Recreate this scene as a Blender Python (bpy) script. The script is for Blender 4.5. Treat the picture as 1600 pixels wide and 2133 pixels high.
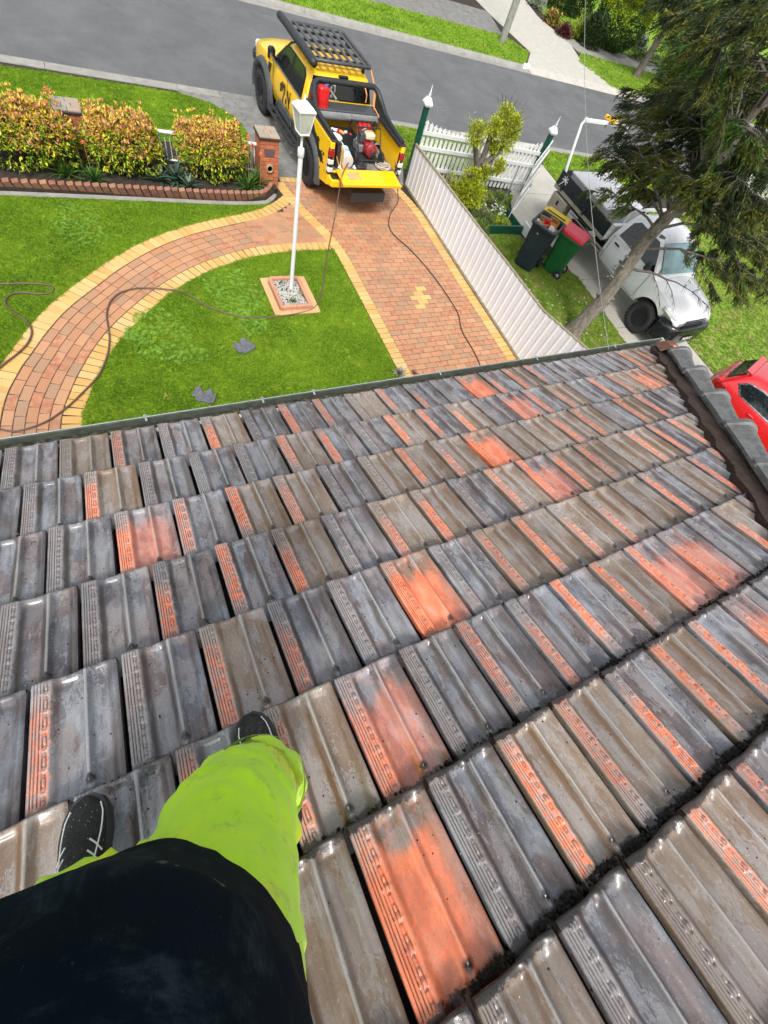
import bpy, math, random
from mathutils import Vector, Matrix, noise
R_=math.radians
random.seed(7)
scene=bpy.context.scene
COL=scene.collection
for _o in list(bpy.data.objects): bpy.data.objects.remove(_o)
# ------------------------------------------------------------ camera
CAM_C=Vector((0.5525,-1.638,6.25))
CR=Vector((0.88195679,-0.39151567,0.26242658)); CD=Vector((-0.26091949,-0.86923994,-0.41993208)); CF=Vector((0.39252165,0.30188974,-0.86878613))
cam_d=bpy.data.cameras.new('camera'); cam=bpy.data.objects.new('camera',cam_d); COL.objects.link(cam)
cam_d.sensor_fit='VERTICAL'; cam_d.sensor_height=36; cam_d.lens=850.16/2133*36; cam_d.clip_start=0.02; cam_d.clip_end=600
cam.matrix_world=Matrix(((CR.x,-CD.x,-CF.x,CAM_C.x),(CR.y,-CD.y,-CF.y,CAM_C.y),(CR.z,-CD.z,-CF.z,CAM_C.z),(0,0,0,1)))
scene.camera=cam
# ------------------------------------------------------------ overcast sky and soft sun
W=bpy.data.worlds.new('World'); scene.world=W; W.use_nodes=True
nt=W.node_tree; nt.nodes.clear()
SUN_EL,SUN_ROT=R_(54),R_(207)
sk=nt.nodes.new('ShaderNodeTexSky'); sk.sky_type='NISHITA'; sk.sun_disc=False; sk.sun_elevation=SUN_EL; sk.sun_rotation=SUN_ROT; sk.dust_density=4; sk.air_density=1.2; sk.ozone_density=1.0
hs=nt.nodes.new('ShaderNodeHueSaturation'); hs.inputs['Saturation'].default_value=0.32
bg=nt.nodes.new('ShaderNodeBackground'); bg.inputs[1].default_value=0.15
wo=nt.nodes.new('ShaderNodeOutputWorld')
nt.links.new(sk.outputs[0],hs.inputs['Color']); nt.links.new(hs.outputs[0],bg.inputs[0]); nt.links.new(bg.outputs[0],wo.inputs[0])
sd=bpy.data.lights.new('sun','SUN'); sd.energy=1.5; sd.angle=R_(11); sd.color=(1,0.97,0.92)
so=bpy.data.objects.new('sun',sd); COL.objects.link(so)
# direction towards the sun: azimuth matches the sky (rotation measured from +Y, clockwise)
sx,sy,sz=math.sin(SUN_ROT)*math.cos(SUN_EL),math.cos(SUN_ROT)*math.cos(SUN_EL),math.sin(SUN_EL)
so.rotation_euler=Vector((sx,sy,sz)).to_track_quat('Z','Y').to_euler()
vs=scene.view_settings; vs.view_transform='Standard'; vs.look='None'; vs.exposure=0.66; vs.gamma=1; vs.use_curve_mapping=False
scene.cycles.max_bounces=5; scene.cycles.transparent_max_bounces=12
# ------------------------------------------------------------ survey helper: picture measurements back to places on a level at height z
def G(px,py,z=0.0):
    x=(px-800)/850.16; y=(py-1066.5)/850.16
    d=CR*x+CD*y+CF; t=(z-CAM_C.z)/d.z
    return CAM_C+d*t
def GY(px,py,Y):
    x=(px-800)/850.16; y=(py-1066.5)/850.16
    d=CR*x+CD*y+CF; return CAM_C+d*((Y-CAM_C.y)/d.y)
def GX(px,py,X):
    x=(px-800)/850.16; y=(py-1066.5)/850.16
    d=CR*x+CD*y+CF; return CAM_C+d*((X-CAM_C.x)/d.x)
def PJ(P):
    q=Vector(P)-CAM_C; z=q.dot(CF); return (800+850.16*q.dot(CR)/z,1066.5+850.16*q.dot(CD)/z,z)
# ------------------------------------------------------------ mesh builder
def BM(*a):
    M=Matrix.Identity(4)
    for m in a: M=M@m
    return M
def T(x,y,z=0): return Matrix.Translation((x,y,z))
def RZ(a): return Matrix.Rotation(a,4,'Z')
def RX(a): return Matrix.Rotation(a,4,'X')
def RY(a): return Matrix.Rotation(a,4,'Y')
class MB:
    def __init__(s): s.v=[]; s.f=[]; s.sm=[]
    def add(s,vs,fs,M=None,smooth=False):
        o=len(s.v)
        if M is not None: vs=[M@Vector(v) for v in vs]
        s.v+= [tuple(v) for v in vs]; s.f+=[tuple(i+o for i in f) for f in fs]; s.sm+=[smooth]*len(fs); return s
    def box(s,c,d,M=None,b=0):
        x,y,z=d[0]/2,d[1]/2,d[2]/2; cx,cy,cz=c
        if b<=0:
            vs=[(cx+i*x,cy+j*y,cz+k*z) for i in(-1,1) for j in(-1,1) for k in(-1,1)]
            return s.add(vs,[(0,1,3,2),(4,6,7,5),(0,4,5,1),(2,3,7,6),(0,2,6,4),(1,5,7,3)],M)
        vs=[];fs=[]
        for i in(-1,1):
            for j in(-1,1):
                for k in(-1,1):
                    vs+=[(cx+i*x,cy+j*(y-b),cz+k*(z-b)),(cx+i*(x-b),cy+j*y,cz+k*(z-b)),(cx+i*(x-b),cy+j*(y-b),cz+k*z)]
        def I(i,j,k,a): return ((i>0)*4+(j>0)*2+(k>0))*3+a
        fs+=[tuple(I(-1,j,k,0) for j,k in((-1,-1),(-1,1),(1,1),(1,-1))),tuple(I(1,j,k,0) for j,k in((-1,-1),(1,-1),(1,1),(-1,1)))]
        fs+=[tuple(I(i,-1,k,1) for i,k in((-1,-1),(1,-1),(1,1),(-1,1))),tuple(I(i,1,k,1) for i,k in((-1,-1),(-1,1),(1,1),(1,-1)))]
        fs+=[tuple(I(i,j,-1,2) for i,j in((-1,-1),(-1,1),(1,1),(1,-1))),tuple(I(i,j,1,2) for i,j in((-1,-1),(1,-1),(1,1),(-1,1)))]
        for j in(-1,1):
            for k in(-1,1):
                fs.append((I(-1,j,k,1),I(1,j,k,1),I(1,j,k,2),I(-1,j,k,2)))
        for i in(-1,1):
            for k in(-1,1): fs.append((I(i,-1,k,0),I(i,1,k,0),I(i,1,k,2),I(i,-1,k,2)))
            for j in(-1,1): fs.append((I(i,j,-1,0),I(i,j,1,0),I(i,j,1,1),I(i,j,-1,1)))
            for j in(-1,1):
                for k in(-1,1): fs.append((I(i,j,k,0),I(i,j,k,1),I(i,j,k,2)))
        return s.add(vs,fs,M)
    def tube(s,P,r,n=8,M=None,cap=True,closed=False):
        P=[Vector(p) for p in P]; k=len(P); rr=r if hasattr(r,'__len__') else [r]*k
        vs=[];fs=[];up=None
        for i,p in enumerate(P):
            if closed: t=(P[(i+1)%k]-P[i-1])
            else: t=(P[min(i+1,k-1)]-P[max(i-1,0)])
            t=t.normalized() if t.length>1e-9 else Vector((0,0,1))
            if up is None: up=Vector((0,0,1)) if abs(t.z)<.9 else Vector((1,0,0))
            a=t.cross(up)
            if a.length<1e-6: a=t.orthogonal()
            a.normalize(); b=a.cross(t).normalized(); up=b
            for j in range(n):
                q=2*math.pi*j/n; vs.append(p+a*(math.cos(q)*rr[i])+b*(math.sin(q)*rr[i]))
        for i in range(k if closed else k-1):
            for j in range(n):
                a0=i*n+j;a1=i*n+(j+1)%n;b0=((i+1)%k)*n+j;b1=((i+1)%k)*n+(j+1)%n
                fs.append((a0,a1,b1,b0))
        s.add(vs,fs,M,True)
        if cap and not closed:
            s.add(vs[:n],[tuple(range(n))[::-1]],M); s.add(vs[-n:],[tuple(range(n))],M)
        return s
    def lathe(s,prof,n=20,M=None,smooth=True):
        vs=[];fs=[];m=len(prof)
        for r,z in prof:
            for j in range(n):
                a=2*math.pi*j/n; vs.append((r*math.cos(a),r*math.sin(a),z))
        for i in range(m-1):
            for j in range(n): fs.append((i*n+j,i*n+(j+1)%n,(i+1)*n+(j+1)%n,(i+1)*n+j))
        s.add(vs,fs,M,smooth)
        if prof[0][0]>1e-4: s.add(vs[:n],[tuple(range(n))[::-1]],M)
        if prof[-1][0]>1e-4: s.add(vs[-n:],[tuple(range(n))],M)
        return s
    def prism(s,poly,z0,z1,M=None):
        n=len(poly); vs=[(x,y,z0) for x,y in poly]+[(x,y,z1) for x,y in poly]
        a=sum(poly[i][0]*poly[(i+1)%n][1]-poly[(i+1)%n][0]*poly[i][1] for i in range(n))
        fs=[tuple(range(n))[::-1],tuple(range(n,2*n))]+[(i,(i+1)%n,n+(i+1)%n,n+i) for i in range(n)]
        if a<0: fs=[f[::-1] for f in fs]
        return s.add(vs,fs,M)
    def loft(s,rings,M=None,smooth=True,cap=True,closed=True):
        n=len(rings[0]); vs=[v for r in rings for v in r]; fs=[]
        for i in range(len(rings)-1):
            for j in range(n if closed else n-1): fs.append((i*n+j,i*n+(j+1)%n,(i+1)*n+(j+1)%n,(i+1)*n+j))
        s.add(vs,fs,M,smooth)
        if cap: s.add(rings[0],[tuple(range(n))[::-1]],M); s.add(rings[-1],[tuple(range(n))],M)
        return s
    def mesh(s,name):
        me=bpy.data.meshes.new(name); me.from_pydata(s.v,[],s.f)
        me.polygons.foreach_set('use_smooth',s.sm); me.update(); return me
    def build(s,name,mat,parent=None,world=False,bevel=0,recalc=False,seg=2):
        me=s.mesh(name); me.materials.append(mat); o=link(name,me,parent,world)
        if recalc: fixn(me)
        if bevel:
            m=o.modifiers.new('b','BEVEL'); m.width=bevel; m.segments=seg; m.limit_method='ANGLE'; m.angle_limit=R_(35)
            m.harden_normals=False
            for p in me.polygons: p.use_smooth=True
            me.set_sharp_from_angle(angle=R_(50))
        return o
def fixn(me):
    import bmesh
    b=bmesh.new(); b.from_mesh(me); bmesh.ops.remove_doubles(b,verts=b.verts,dist=1e-5); bmesh.ops.recalc_face_normals(b,faces=b.faces); b.to_mesh(me); b.free()
def link(name,me,parent=None,world=False):
    o=bpy.data.objects.new(name,me); COL.objects.link(o)
    if parent is not None:
        o.parent=parent
        if world: o.matrix_parent_inverse=wm(parent).inverted()
    return o
def wm(o):
    m=o.matrix_basis.copy()
    if o.parent is not None: m=wm(o.parent)@o.matrix_parent_inverse@m
    return m
def tag(o,label=None,cat=None,group=None,kind=None):
    if label: o['label']=label
    if cat: o['category']=cat
    if group: o['group']=group
    if kind: o['kind']=kind
    return o
def thing(name,label,cat,loc=(0,0,0),rz=0,group=None):
    o=bpy.data.objects.new(name,None); COL.objects.link(o); o.empty_display_size=.2
    o.location=loc; o.rotation_euler=(0,0,rz); return tag(o,label,cat,group)
def struct(o): o['kind']='structure'; return o
def children(o): return [c for c in COL.objects if c.parent==o]
# ------------------------------------------------------------ materials
class NT:
    def __init__(s,name):
        s.m=bpy.data.materials.new(name); s.m.use_nodes=True; s.t=s.m.node_tree; s.t.nodes.clear()
        s.out=s.n('ShaderNodeOutputMaterial'); s.b=s.n('ShaderNodeBsdfPrincipled'); s.t.links.new(s.b.outputs[0],s.out.inputs[0])
    def n(s,ty,props=None,**inp):
        nd=s.t.nodes.new(ty)
        for k,v in (props or {}).items(): setattr(nd,k,v)
        for k,v in inp.items():
            key=int(k[1:]) if k[0]=='_' else k.replace('_',' ')
            s.set(nd.inputs[key],v)
        return nd
    def set(s,sock,v):
        if isinstance(v,bpy.types.NodeSocket): s.t.links.new(v,sock)
        elif isinstance(v,bpy.types.Node): s.t.links.new(v.outputs[0],sock)
        elif isinstance(v,(tuple,list)) and len(v)==3 and sock.type=='RGBA': sock.default_value=(*v,1)
        else: sock.default_value=v
    def math(s,op,a,b=0.0,c=None,clamp=False):
        nd=s.t.nodes.new('ShaderNodeMath'); nd.operation=op; nd.use_clamp=clamp; s.set(nd.inputs[0],a); s.set(nd.inputs[1],b)
        if c is not None: s.set(nd.inputs[2],c)
        return nd.outputs[0]
    def mix(s,f,a,b,mode='MIX'):
        nd=s.t.nodes.new('ShaderNodeMix'); nd.data_type='RGBA'; nd.blend_type=mode; s.set(nd.inputs[0],f); s.set(nd.inputs[6],a); s.set(nd.inputs[7],b); return nd.outputs[2]
    def ss(s,x,lo,hi,a=0.0,b=1.0):
        nd=s.t.nodes.new('ShaderNodeMapRange'); nd.interpolation_type='SMOOTHSTEP'; s.set(nd.inputs[0],x); s.set(nd.inputs[1],lo); s.set(nd.inputs[2],hi); s.set(nd.inputs[3],a); s.set(nd.inputs[4],b); return nd.outputs[0]
    def noise(s,vec,scale,detail=4,rough=.55,dist=0):
        nd=s.t.nodes.new('ShaderNodeTexNoise'); 
        if vec is not None: s.t.links.new(vec,nd.inputs['Vector'])
        nd.inputs['Scale'].default_value=scale; nd.inputs['Detail'].default_value=detail; nd.inputs['Roughness'].default_value=rough; nd.inputs['Distortion'].default_value=dist; return nd.outputs[0]
    def coord(s,which='Object'):
        return s.n('ShaderNodeTexCoord').outputs[which]
    def ramp(s,f,*st):
        nd=s.t.nodes.new('ShaderNodeValToRGB'); cr=nd.color_ramp
        while len(cr.elements)<len(st): cr.elements.new(.5)
        for e,(p,c) in zip(cr.elements,st): e.position=p; e.color=(*c,1)
        s.set(nd.inputs[0],f); return nd.outputs[0]
    def bump(s,h,strength=.3,dist=.01):
        nd=s.n('ShaderNodeBump'); s.set(nd.inputs['Height'],h); nd.inputs['Strength'].default_value=strength; nd.inputs['Distance'].default_value=dist
        s.t.links.new(nd.outputs[0],s.b.inputs['Normal']); return nd
    def done(s,col=None,rough=None,metal=None,**k):
        if col is not None: s.set(s.b.inputs['Base Color'],col)
        if rough is not None: s.set(s.b.inputs['Roughness'],rough)
        if metal is not None: s.set(s.b.inputs['Metallic'],metal)
        for a,v in k.items(): s.set(s.b.inputs[a.replace('_',' ')],v)
        return s.m
    def rnd(s):
        a=s.n('ShaderNodeObjectInfo').outputs['Random']; b=s.n('ShaderNodeNewGeometry').outputs['Random Per Island']
        return s.math('FRACT',s.math('ADD',a,b))
def simple(name,col,rough=.5,metal=0,var=.12,scale=8,bump=.0,bscale=60,dirt=0,dirtcol=(.12,.1,.07),**k):
    n=NT(name); co=n.coord()
    a=n.noise(co,scale,5)
    lo=tuple(c*(1-var) for c in col); hi=tuple(min(1,c*(1+var)) for c in col)
    c=n.ramp(a,(.3,lo),(.7,hi))
    if dirt: c=n.mix(n.math('MULTIPLY',n.ss(n.noise(co,scale*.4+1.3,8,.65),.5,.72),dirt),c,dirtcol)
    if bump: n.bump(n.noise(co,bscale,4),bump,.004)
    r=n.ss(n.noise(co,scale*2.3,4),.3,.7,max(0,rough-.08),min(1,rough+.08))
    return n.done(c,r,metal,**k)
def prop(n,name):
    return n.n('ShaderNodeAttribute',dict(attribute_type='OBJECT',attribute_name=name)).outputs['Fac']
# ============================================================ HOUSE with tiled roof
PIT=R_(25.213); TW=0.23; TG=0.36323; Z0=4.108
cP,sP=math.cos(PIT),math.sin(PIT)
RF=Matrix(((1,0,0,0),(0,cP,sP,0),(0,-sP,cP,Z0),(0,0,0,1)))   # roof frame: x along eave, y down the slope, z out of the roof
RFI=RF.inverted()
def RP(px,py,off=0.0):
    nrm=Vector((0,sP,cP)); d=CR*((px-800)/850.16)+CD*((py-1066.5)/850.16)+CF
    o=Vector((0,0,Z0))+nrm*off; t=(o-CAM_C).dot(nrm)/d.dot(nrm); return RFI@(CAM_C+d*t)
def tile_material():
    n=NT('weathered_terracotta'); co=n.coord(); geo=n.n('ShaderNodeNewGeometry')
    sep=n.n('ShaderNodeSeparateXYZ',Vector=co); x,y=sep.outputs[0],sep.outputs[1]
    rnd=n.n('ShaderNodeObjectInfo').outputs['Random']
    off=n.n('ShaderNodeCombineXYZ'); n.set(off.inputs[0],n.math('MULTIPLY',rnd,37.0)); n.set(off.inputs[1],n.math('MULTIPLY',rnd,91.0)); n.set(off.inputs[2],n.math('MULTIPLY',rnd,11.0))
    v=n.n('ShaderNodeVectorMath',dict(operation='ADD')); n.set(v.inputs[0],co); n.set(v.inputs[1],off.outputs[0]); P=v.outputs[0]
    st=n.n('ShaderNodeVectorMath',dict(operation='MULTIPLY')); n.set(st.inputs[0],P); st.inputs[1].default_value=(1,.42,1); PS=st.outputs[0]
    def ap(nm): return prop(n,nm)
    br=ap('brown'); so_=ap('strip'); bo=ap('body'); r2=ap('shade')
    grey=n.ramp(n.noise(PS,9,6,.6),(.34,(.055,.051,.056)),(.5,(.105,.106,.118)),(.62,(.185,.20,.22)))
    purple=n.ramp(n.noise(PS,14,6,.6,.4),(.35,(.075,.050,.046)),(.66,(.175,.14,.135)))
    tan=n.ramp(n.noise(PS,7,6,.6),(.3,(.125,.083,.055)),(.68,(.235,.185,.14)))
    c=n.mix(n.ss(n.noise(PS,11,3,.5,.6),.46,.58),grey,purple)
    bm=n.math('MULTIPLY',n.ss(n.math('ADD',n.noise(PS,5,4,.6,.5),n.math('MULTIPLY_ADD',br,.6,-.35)),.44,.56),1.0)
    c=n.mix(bm,c,tan)
    c=n.mix(n.ss(n.noise(P,130,5,.7),.56,.68),c,n.mix(.5,c,(.35,.36,.38)))
    # worn contour lines of the old coating, washing back along each pan
    con=n.noise(PS,13,4,.6,.15)
    band=n.math('MULTIPLY',n.ss(con,.49,.50),n.ss(con,.53,.515))
    c=n.mix(n.math('MULTIPLY',band,.35),c,(.3,.3,.31))
    band2=n.ss(con,.53,.54)
    c=n.mix(n.math('MULTIPLY',band2,.42),c,(.27,.265,.27)); con2=n.ss(n.noise(PS,8,4,.6,.3),.44,.43); c=n.mix(n.math('MULTIPLY',con2,.38),c,n.mix(n.ss(br,.3,.7),(.07,.055,.055),(.13,.085,.055)))
    # dark brown streaks beside the centre rib and the strip
    w1=n.math('ADD',x,n.math('MULTIPLY_ADD',n.noise(PS,30,4),.016,-.008))
    streak=n.math('MAXIMUM',n.math('MULTIPLY',n.ss(w1,.112,.124),n.ss(w1,.134,.13)),n.math('MULTIPLY',n.ss(w1,.054,.062),n.ss(w1,.079,.069)))
    streak=n.math('MAXIMUM',streak,n.math('MULTIPLY',n.ss(w1,.183,.205),.8))
    streak=n.math('MULTIPLY',streak,n.ss(n.noise(PS,6,3),.42,.56))
    c=n.mix(n.math('MULTIPLY',streak,.8),c,n.mix(n.ss(br,.3,.7),(.045,.032,.028),(.10,.052,.022)))
    rib=n.math('MULTIPLY',n.ss(x,.136,.1385),n.ss(x,.1455,.143)); c=n.mix(n.math('MULTIPLY',rib,.5),c,(.36,.36,.35))
    sv=n.n('ShaderNodeVectorMath',dict(operation='MULTIPLY')); n.set(sv.inputs[0],P); sv.inputs[1].default_value=(1,.06,1); SV=sv.outputs[0]
    sk_=n.noise(SV,75,4,.65); c=n.mix(n.math('MULTIPLY',n.ss(sk_,.54,.70),.16),c,(.30,.305,.31)); c=n.mix(n.math('MULTIPLY',n.ss(sk_,.46,.32),.28),c,(.045,.036,.032))
    # crazing
    vo=n.n('ShaderNodeTexVoronoi',dict(feature='DISTANCE_TO_EDGE')); n.set(vo.inputs['Vector'],P); vo.inputs['Scale'].default_value=75
    cr=n.math('MULTIPLY',n.ss(vo.outputs[0],.05,.0),n.ss(n.noise(P,4,2),.56,.64)); c=n.mix(n.math('MULTIPLY',cr,.4),c,(.09,.09,.09))
    # clay showing on the embossed strip
    clay=n.ramp(n.noise(PS,26,5,.6),(.3,(.46,.11,.05)),(.6,(.74,.21,.095)),(.75,(.56,.29,.20)))
    sm=n.math('MULTIPLY',n.ss(x,.007,.013),n.ss(n.math('ADD',x,n.math('MULTIPLY_ADD',n.noise(P,60,3),.02,-.01)),.058,.05))
    ph=ap('smid'); yy=n.math('ADD',y,n.math('MULTIPLY_ADD',n.noise(P,22,5,.7),.16,-.08))
    wy=n.ss(n.math('ABSOLUTE',n.math('SUBTRACT',yy,ph)),.17,.10)
    pale=n.ramp(n.noise(P,34,4,.6),(.35,(.36,.21,.17)),(.65,(.50,.30,.24)))
    wide=n.math('MULTIPLY',n.math('MULTIPLY',sm,n.ss(n.math('ABSOLUTE',n.math('SUBTRACT',yy,ph)),.22,.12)),n.math('MULTIPLY',so_,.75,clamp=True),clamp=True)
    smk=n.math('MULTIPLY',n.math('MULTIPLY',sm,wy),n.math('MULTIPLY',so_,n.ss(n.noise(P,38,7,.85),.45,.53),clamp=True),clamp=True)
    c=n.mix(n.math('MULTIPLY',sm,.42),c,(.30,.265,.25))
    c=n.mix(wide,c,pale); c=n.mix(smk,c,clay)
    # grime packed in the embossed grooves
    per=n.math('FRACT',n.math('MULTIPLY',y,-1/.0535)); 
    def near(v_,c0,w_): return n.ss(n.math('ABSOLUTE',n.math('SUBTRACT',v_,c0)),w_*1.25,w_*.55)
    gl=n.math('MAXIMUM',n.math('MAXIMUM',near(x,.0150,.0017),near(x,.0225,.0017)),near(x,.0305,.0017))
    c=c
    # clay showing on the whole tile
    by=n.math('ADD',n.math('MULTIPLY',y,-1.0),n.math('MULTIPLY_ADD',n.noise(PS,9,5,.7),.30,-.15))
    bmk=n.math('MULTIPLY',n.math('MULTIPLY',bo,n.math('MULTIPLY_ADD',n.ss(by,.07,.13),.75,n.math('MULTIPLY',n.ss(n.noise(P,30,6,.8),.45,.6),.25))),n.ss(x,.21,.17,.35,1.0),clamp=True)
    c=n.mix(bmk,c,clay)
    bx1=n.math('MULTIPLY',n.math('MAXIMUM',near(x,.0385,.0019),near(x,.0473,.0019)),near(per,.525,.34))
    bx2=n.math('MULTIPLY',near(x,.0430,.0052),n.math('MAXIMUM',near(per,.20,.045),near(per,.85,.045)))
    gr=n.math('MULTIPLY',n.math('MAXIMUM',n.math('MAXIMUM',gl,bx1),bx2),n.math('MULTIPLY',n.ss(y,-.345,-.335),n.ss(n.noise(P,55,3),.25,.45)))
    c=n.mix(n.math('MULTIPLY',gr,.62),c,(.05,.035,.028))
    dots=n.ss(n.noise(P,330,2,.5),.67,.72); c=n.mix(n.math('MULTIPLY',dots,.75),c,(.035,.03,.028))
    wdt=n.ss(n.noise(P,240,2,.5),.74,.77); c=n.mix(n.math('MULTIPLY',wdt,.6),c,(.62,.60,.55))
    # black moss and silt at the foot of each tile and behind the rib
    ty=n.math('ADD',n.math('MULTIPLY',y,-1.0),n.math('MULTIPLY_ADD',n.noise(P,30,6,.8),.07,-.035))
    moss=ap('moss'); mk=n.math('MULTIPLY',n.ss(ty,.341,.349),moss)
    dx=n.math('SUBTRACT',x,.142); dy=n.math('ADD',y,.325); rr=n.math('SQRT',n.math('ADD',n.math('MULTIPLY',dx,dx),n.math('MULTIPLY',dy,dy)))
    spot=n.ss(n.math('ADD',rr,n.math('MULTIPLY_ADD',n.noise(P,60,6,.8),.024,-.012)),.017,.006)
    nose=n.math('MULTIPLY',n.ss(n.math('ADD',y,n.math('MULTIPLY_ADD',n.noise(P,60,6,.8),.016,-.008)),-.012,.001),n.math('MULTIPLY_ADD',moss,.6,.3))
    nose=n.math('MAXIMUM',nose,n.math('MULTIPLY',n.ss(n.math('ADD',y,n.math('MULTIPLY_ADD',n.noise(P,42,6,.8),.05,-.025)),-.020,-.013),n.ss(moss,.94,1.0)))
    k=n.math('MAXIMUM',n.math('MAXIMUM',mk,spot),nose)
    c=n.mix(n.math('MULTIPLY',k,.93),c,(.014,.010,.008))
    lich=n.math('MULTIPLY',n.ss(n.noise(P,210,3,.6),.66,.70),n.ss(n.noise(P,9,3),.5,.6)); c=n.mix(n.math('MULTIPLY',lich,.7),c,(.04,.036,.03))
    # broad shade differences between tiles
    hv=n.n('ShaderNodeHueSaturation',dict(),Color=c); n.set(hv.inputs['Value'],n.math('MULTIPLY_ADD',r2,.5,1.0))
    rough=n.ss(n.noise(PS,12,4),.35,.65,.16,.42)
    h=n.math('ADD',n.math('MULTIPLY',n.noise(P,150,6,.7),.5),n.math('MULTIPLY',band2,.35)); h=n.math('ADD',h,n.math('MULTIPLY',k,-.3))
    n.bump(h,.35,.0018)
    return n.done(hv.outputs[0],rough,Specular_IOR_Level=.6,Coat_Weight=.25,Coat_Roughness=.12)
M_TILE=tile_material()
STEP=.030
def tile_mesh(name,NX=58,NY=118,seed=0):
    rnd=random.Random(seed)
    x0,x1=.006,TW-.007
    def ss(t,a,b):
        t=max(0,min(1,(t-a)/(b-a))); return t*t*(3-2*t)
    xs=[x0+.0011*i for i in range(45)]+[.0560+(x1-.0560)*i/36 for i in range(37)]
    NX=len(xs)
    ys=[-(TG+.045)*j/(NY-1) for j in range(NY)]
    ys=[0,-.0015,-.004,-.008]+[y for y in ys if y<-.011]
    wob=rnd.random()*9
    def H(x,y):
        a=x/TW; v=-y
        D=ss(v,.004,.035)*(1-ss(v,.335,.355))
        Dn=ss(v,-.002,.03+.02*abs(a-.6))
        base=.0105
        # pans
        p1=ss(a,.235,.33)*(1-ss(a,.50,.60)*.8)
        p2=ss(a,.62,.70)*(1-ss(a,.80,.93)*.85)
        pan=-.0175*p1*Dn-.0165*p2*Dn-.004*ss(a,.25,.4)*(1-ss(a,.85,.93))
        z=base+pan
        rw=.0042+.018*math.exp(-v/.022)
        if v<.335: z+= .0095*math.exp(-((x-.1405)/rw)**2)*(1-ss(v,.320,.333))*(.25+.75*Dn)
        # embossed strip
        if a<.232:
            per=.0535; t=(v+.012*0+wob*.01)%per/per
            if .018<v<.345:
                if abs(x-.0150)<.0011 or abs(x-.0225)<.0011 or abs(x-.0305)<.0011:
                    if abs(t-.04)>.035 or x<.029: z-=.0034
                if .0370<x<.0490 and .17<t<.88 and not (.0400<x<.0455 and .25<t<.80): z-=.0034
                if abs(t-.02)<.05 and x>.029: z+=.0014
        if a<.035: z-=.006*(1-ss(a,.02,.035))
        if a>.945: z-=.005*ss(a,.945,.98)
        z+=.0006*math.sin(y*40+wob)*math.sin(x*50)
        # nose rounding
        if v<.009: z-=.009-math.sqrt(max(0,.009**2-(.009-v)**2))
        return z+STEP*(y/TG)-.008
    vs=[];fs=[];n=len(xs);m=len(ys)
    for y in ys:
        for x in xs:
            # slight scallop of the nose in plan
            yy=y+ (.0025*math.sin(x/TW*9+1) if y>-.02 else 0)
            vs.append((x,yy,H(x,y)))
    for j in range(m-1):
        for i in range(n-1): fs.append((j*n+i,(j+1)*n+i,(j+1)*n+i+1,j*n+i+1))
    mb=MB(); mb.add(vs,fs,None,True)
    # nose face, sides
    top=[vs[i] for i in range(n)]; bot=[(p[0],p[1]-.003,p[2]-.019) for p in top]
    mb.add(top+bot,[(i,i+1,n+i+1,n+i) for i in range(n-1)])
    for i in (0,n-1):
        e=[vs[j*n+i] for j in range(0,m,6)]+[vs[(m-1)*n+i]]; b=[(p[0],p[1],p[2]-.024) for p in e]; k=len(e)
        F=[(j,k+j,k+j+1,j+1) for j in range(k-1)]
        mb.add(e+b,F if i==n-1 else [f[::-1] for f in F])
    me=mb.mesh(name); me.materials.append(M_TILE); return me
TILES=[tile_mesh('roof_tile_mesh',seed=s) for s in (1,2,3)]
HIPA=Vector((4.86,-.131)); HIPD=Vector((3.135-4.86,-1.945+.131)).normalized()
def hipx(d): return HIPA.x+HIPD.x*(d-HIPA.y)/HIPD.y
house=thing('house','house with a weathered grey and orange clay tile roof the worker stands on','house',(0,-4,0))
M_BLACK=simple('bitumen_sarking',(.012,.011,.01),.9)
M_MORTAR=simple('brown_pointing',(.045,.026,.019),.85,bump=.6,bscale=90,var=.35,scale=30)
M_CAP=simple('grey_ridge_cap',(.125,.128,.126),.55,bump=.5,bscale=120,var=.35,scale=24,dirt=.5)
M_CREAM=simple('cream_paint',(.55,.53,.45),.5)
M_GUT=simple('weathered_gutter',(.07,.08,.065),.4,var=.3,scale=20,dirt=.7,dirtcol=(.05,.05,.04))
M_GUTL=simple('gutter_lip',(.27,.31,.30),.35,var=.2,scale=30,dirt=.4)
M_SILT=simple('gutter_moss_silt',(.035,.036,.020),.95,bump=1.0,bscale=120,var=.8,scale=45,dirt=.8,dirtcol=(.16,.15,.11))
_rowS=[-.0516,-.583,-.098,.394,-.123,.358,2.852,3.334,3.83,3.32,3.80]
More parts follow.
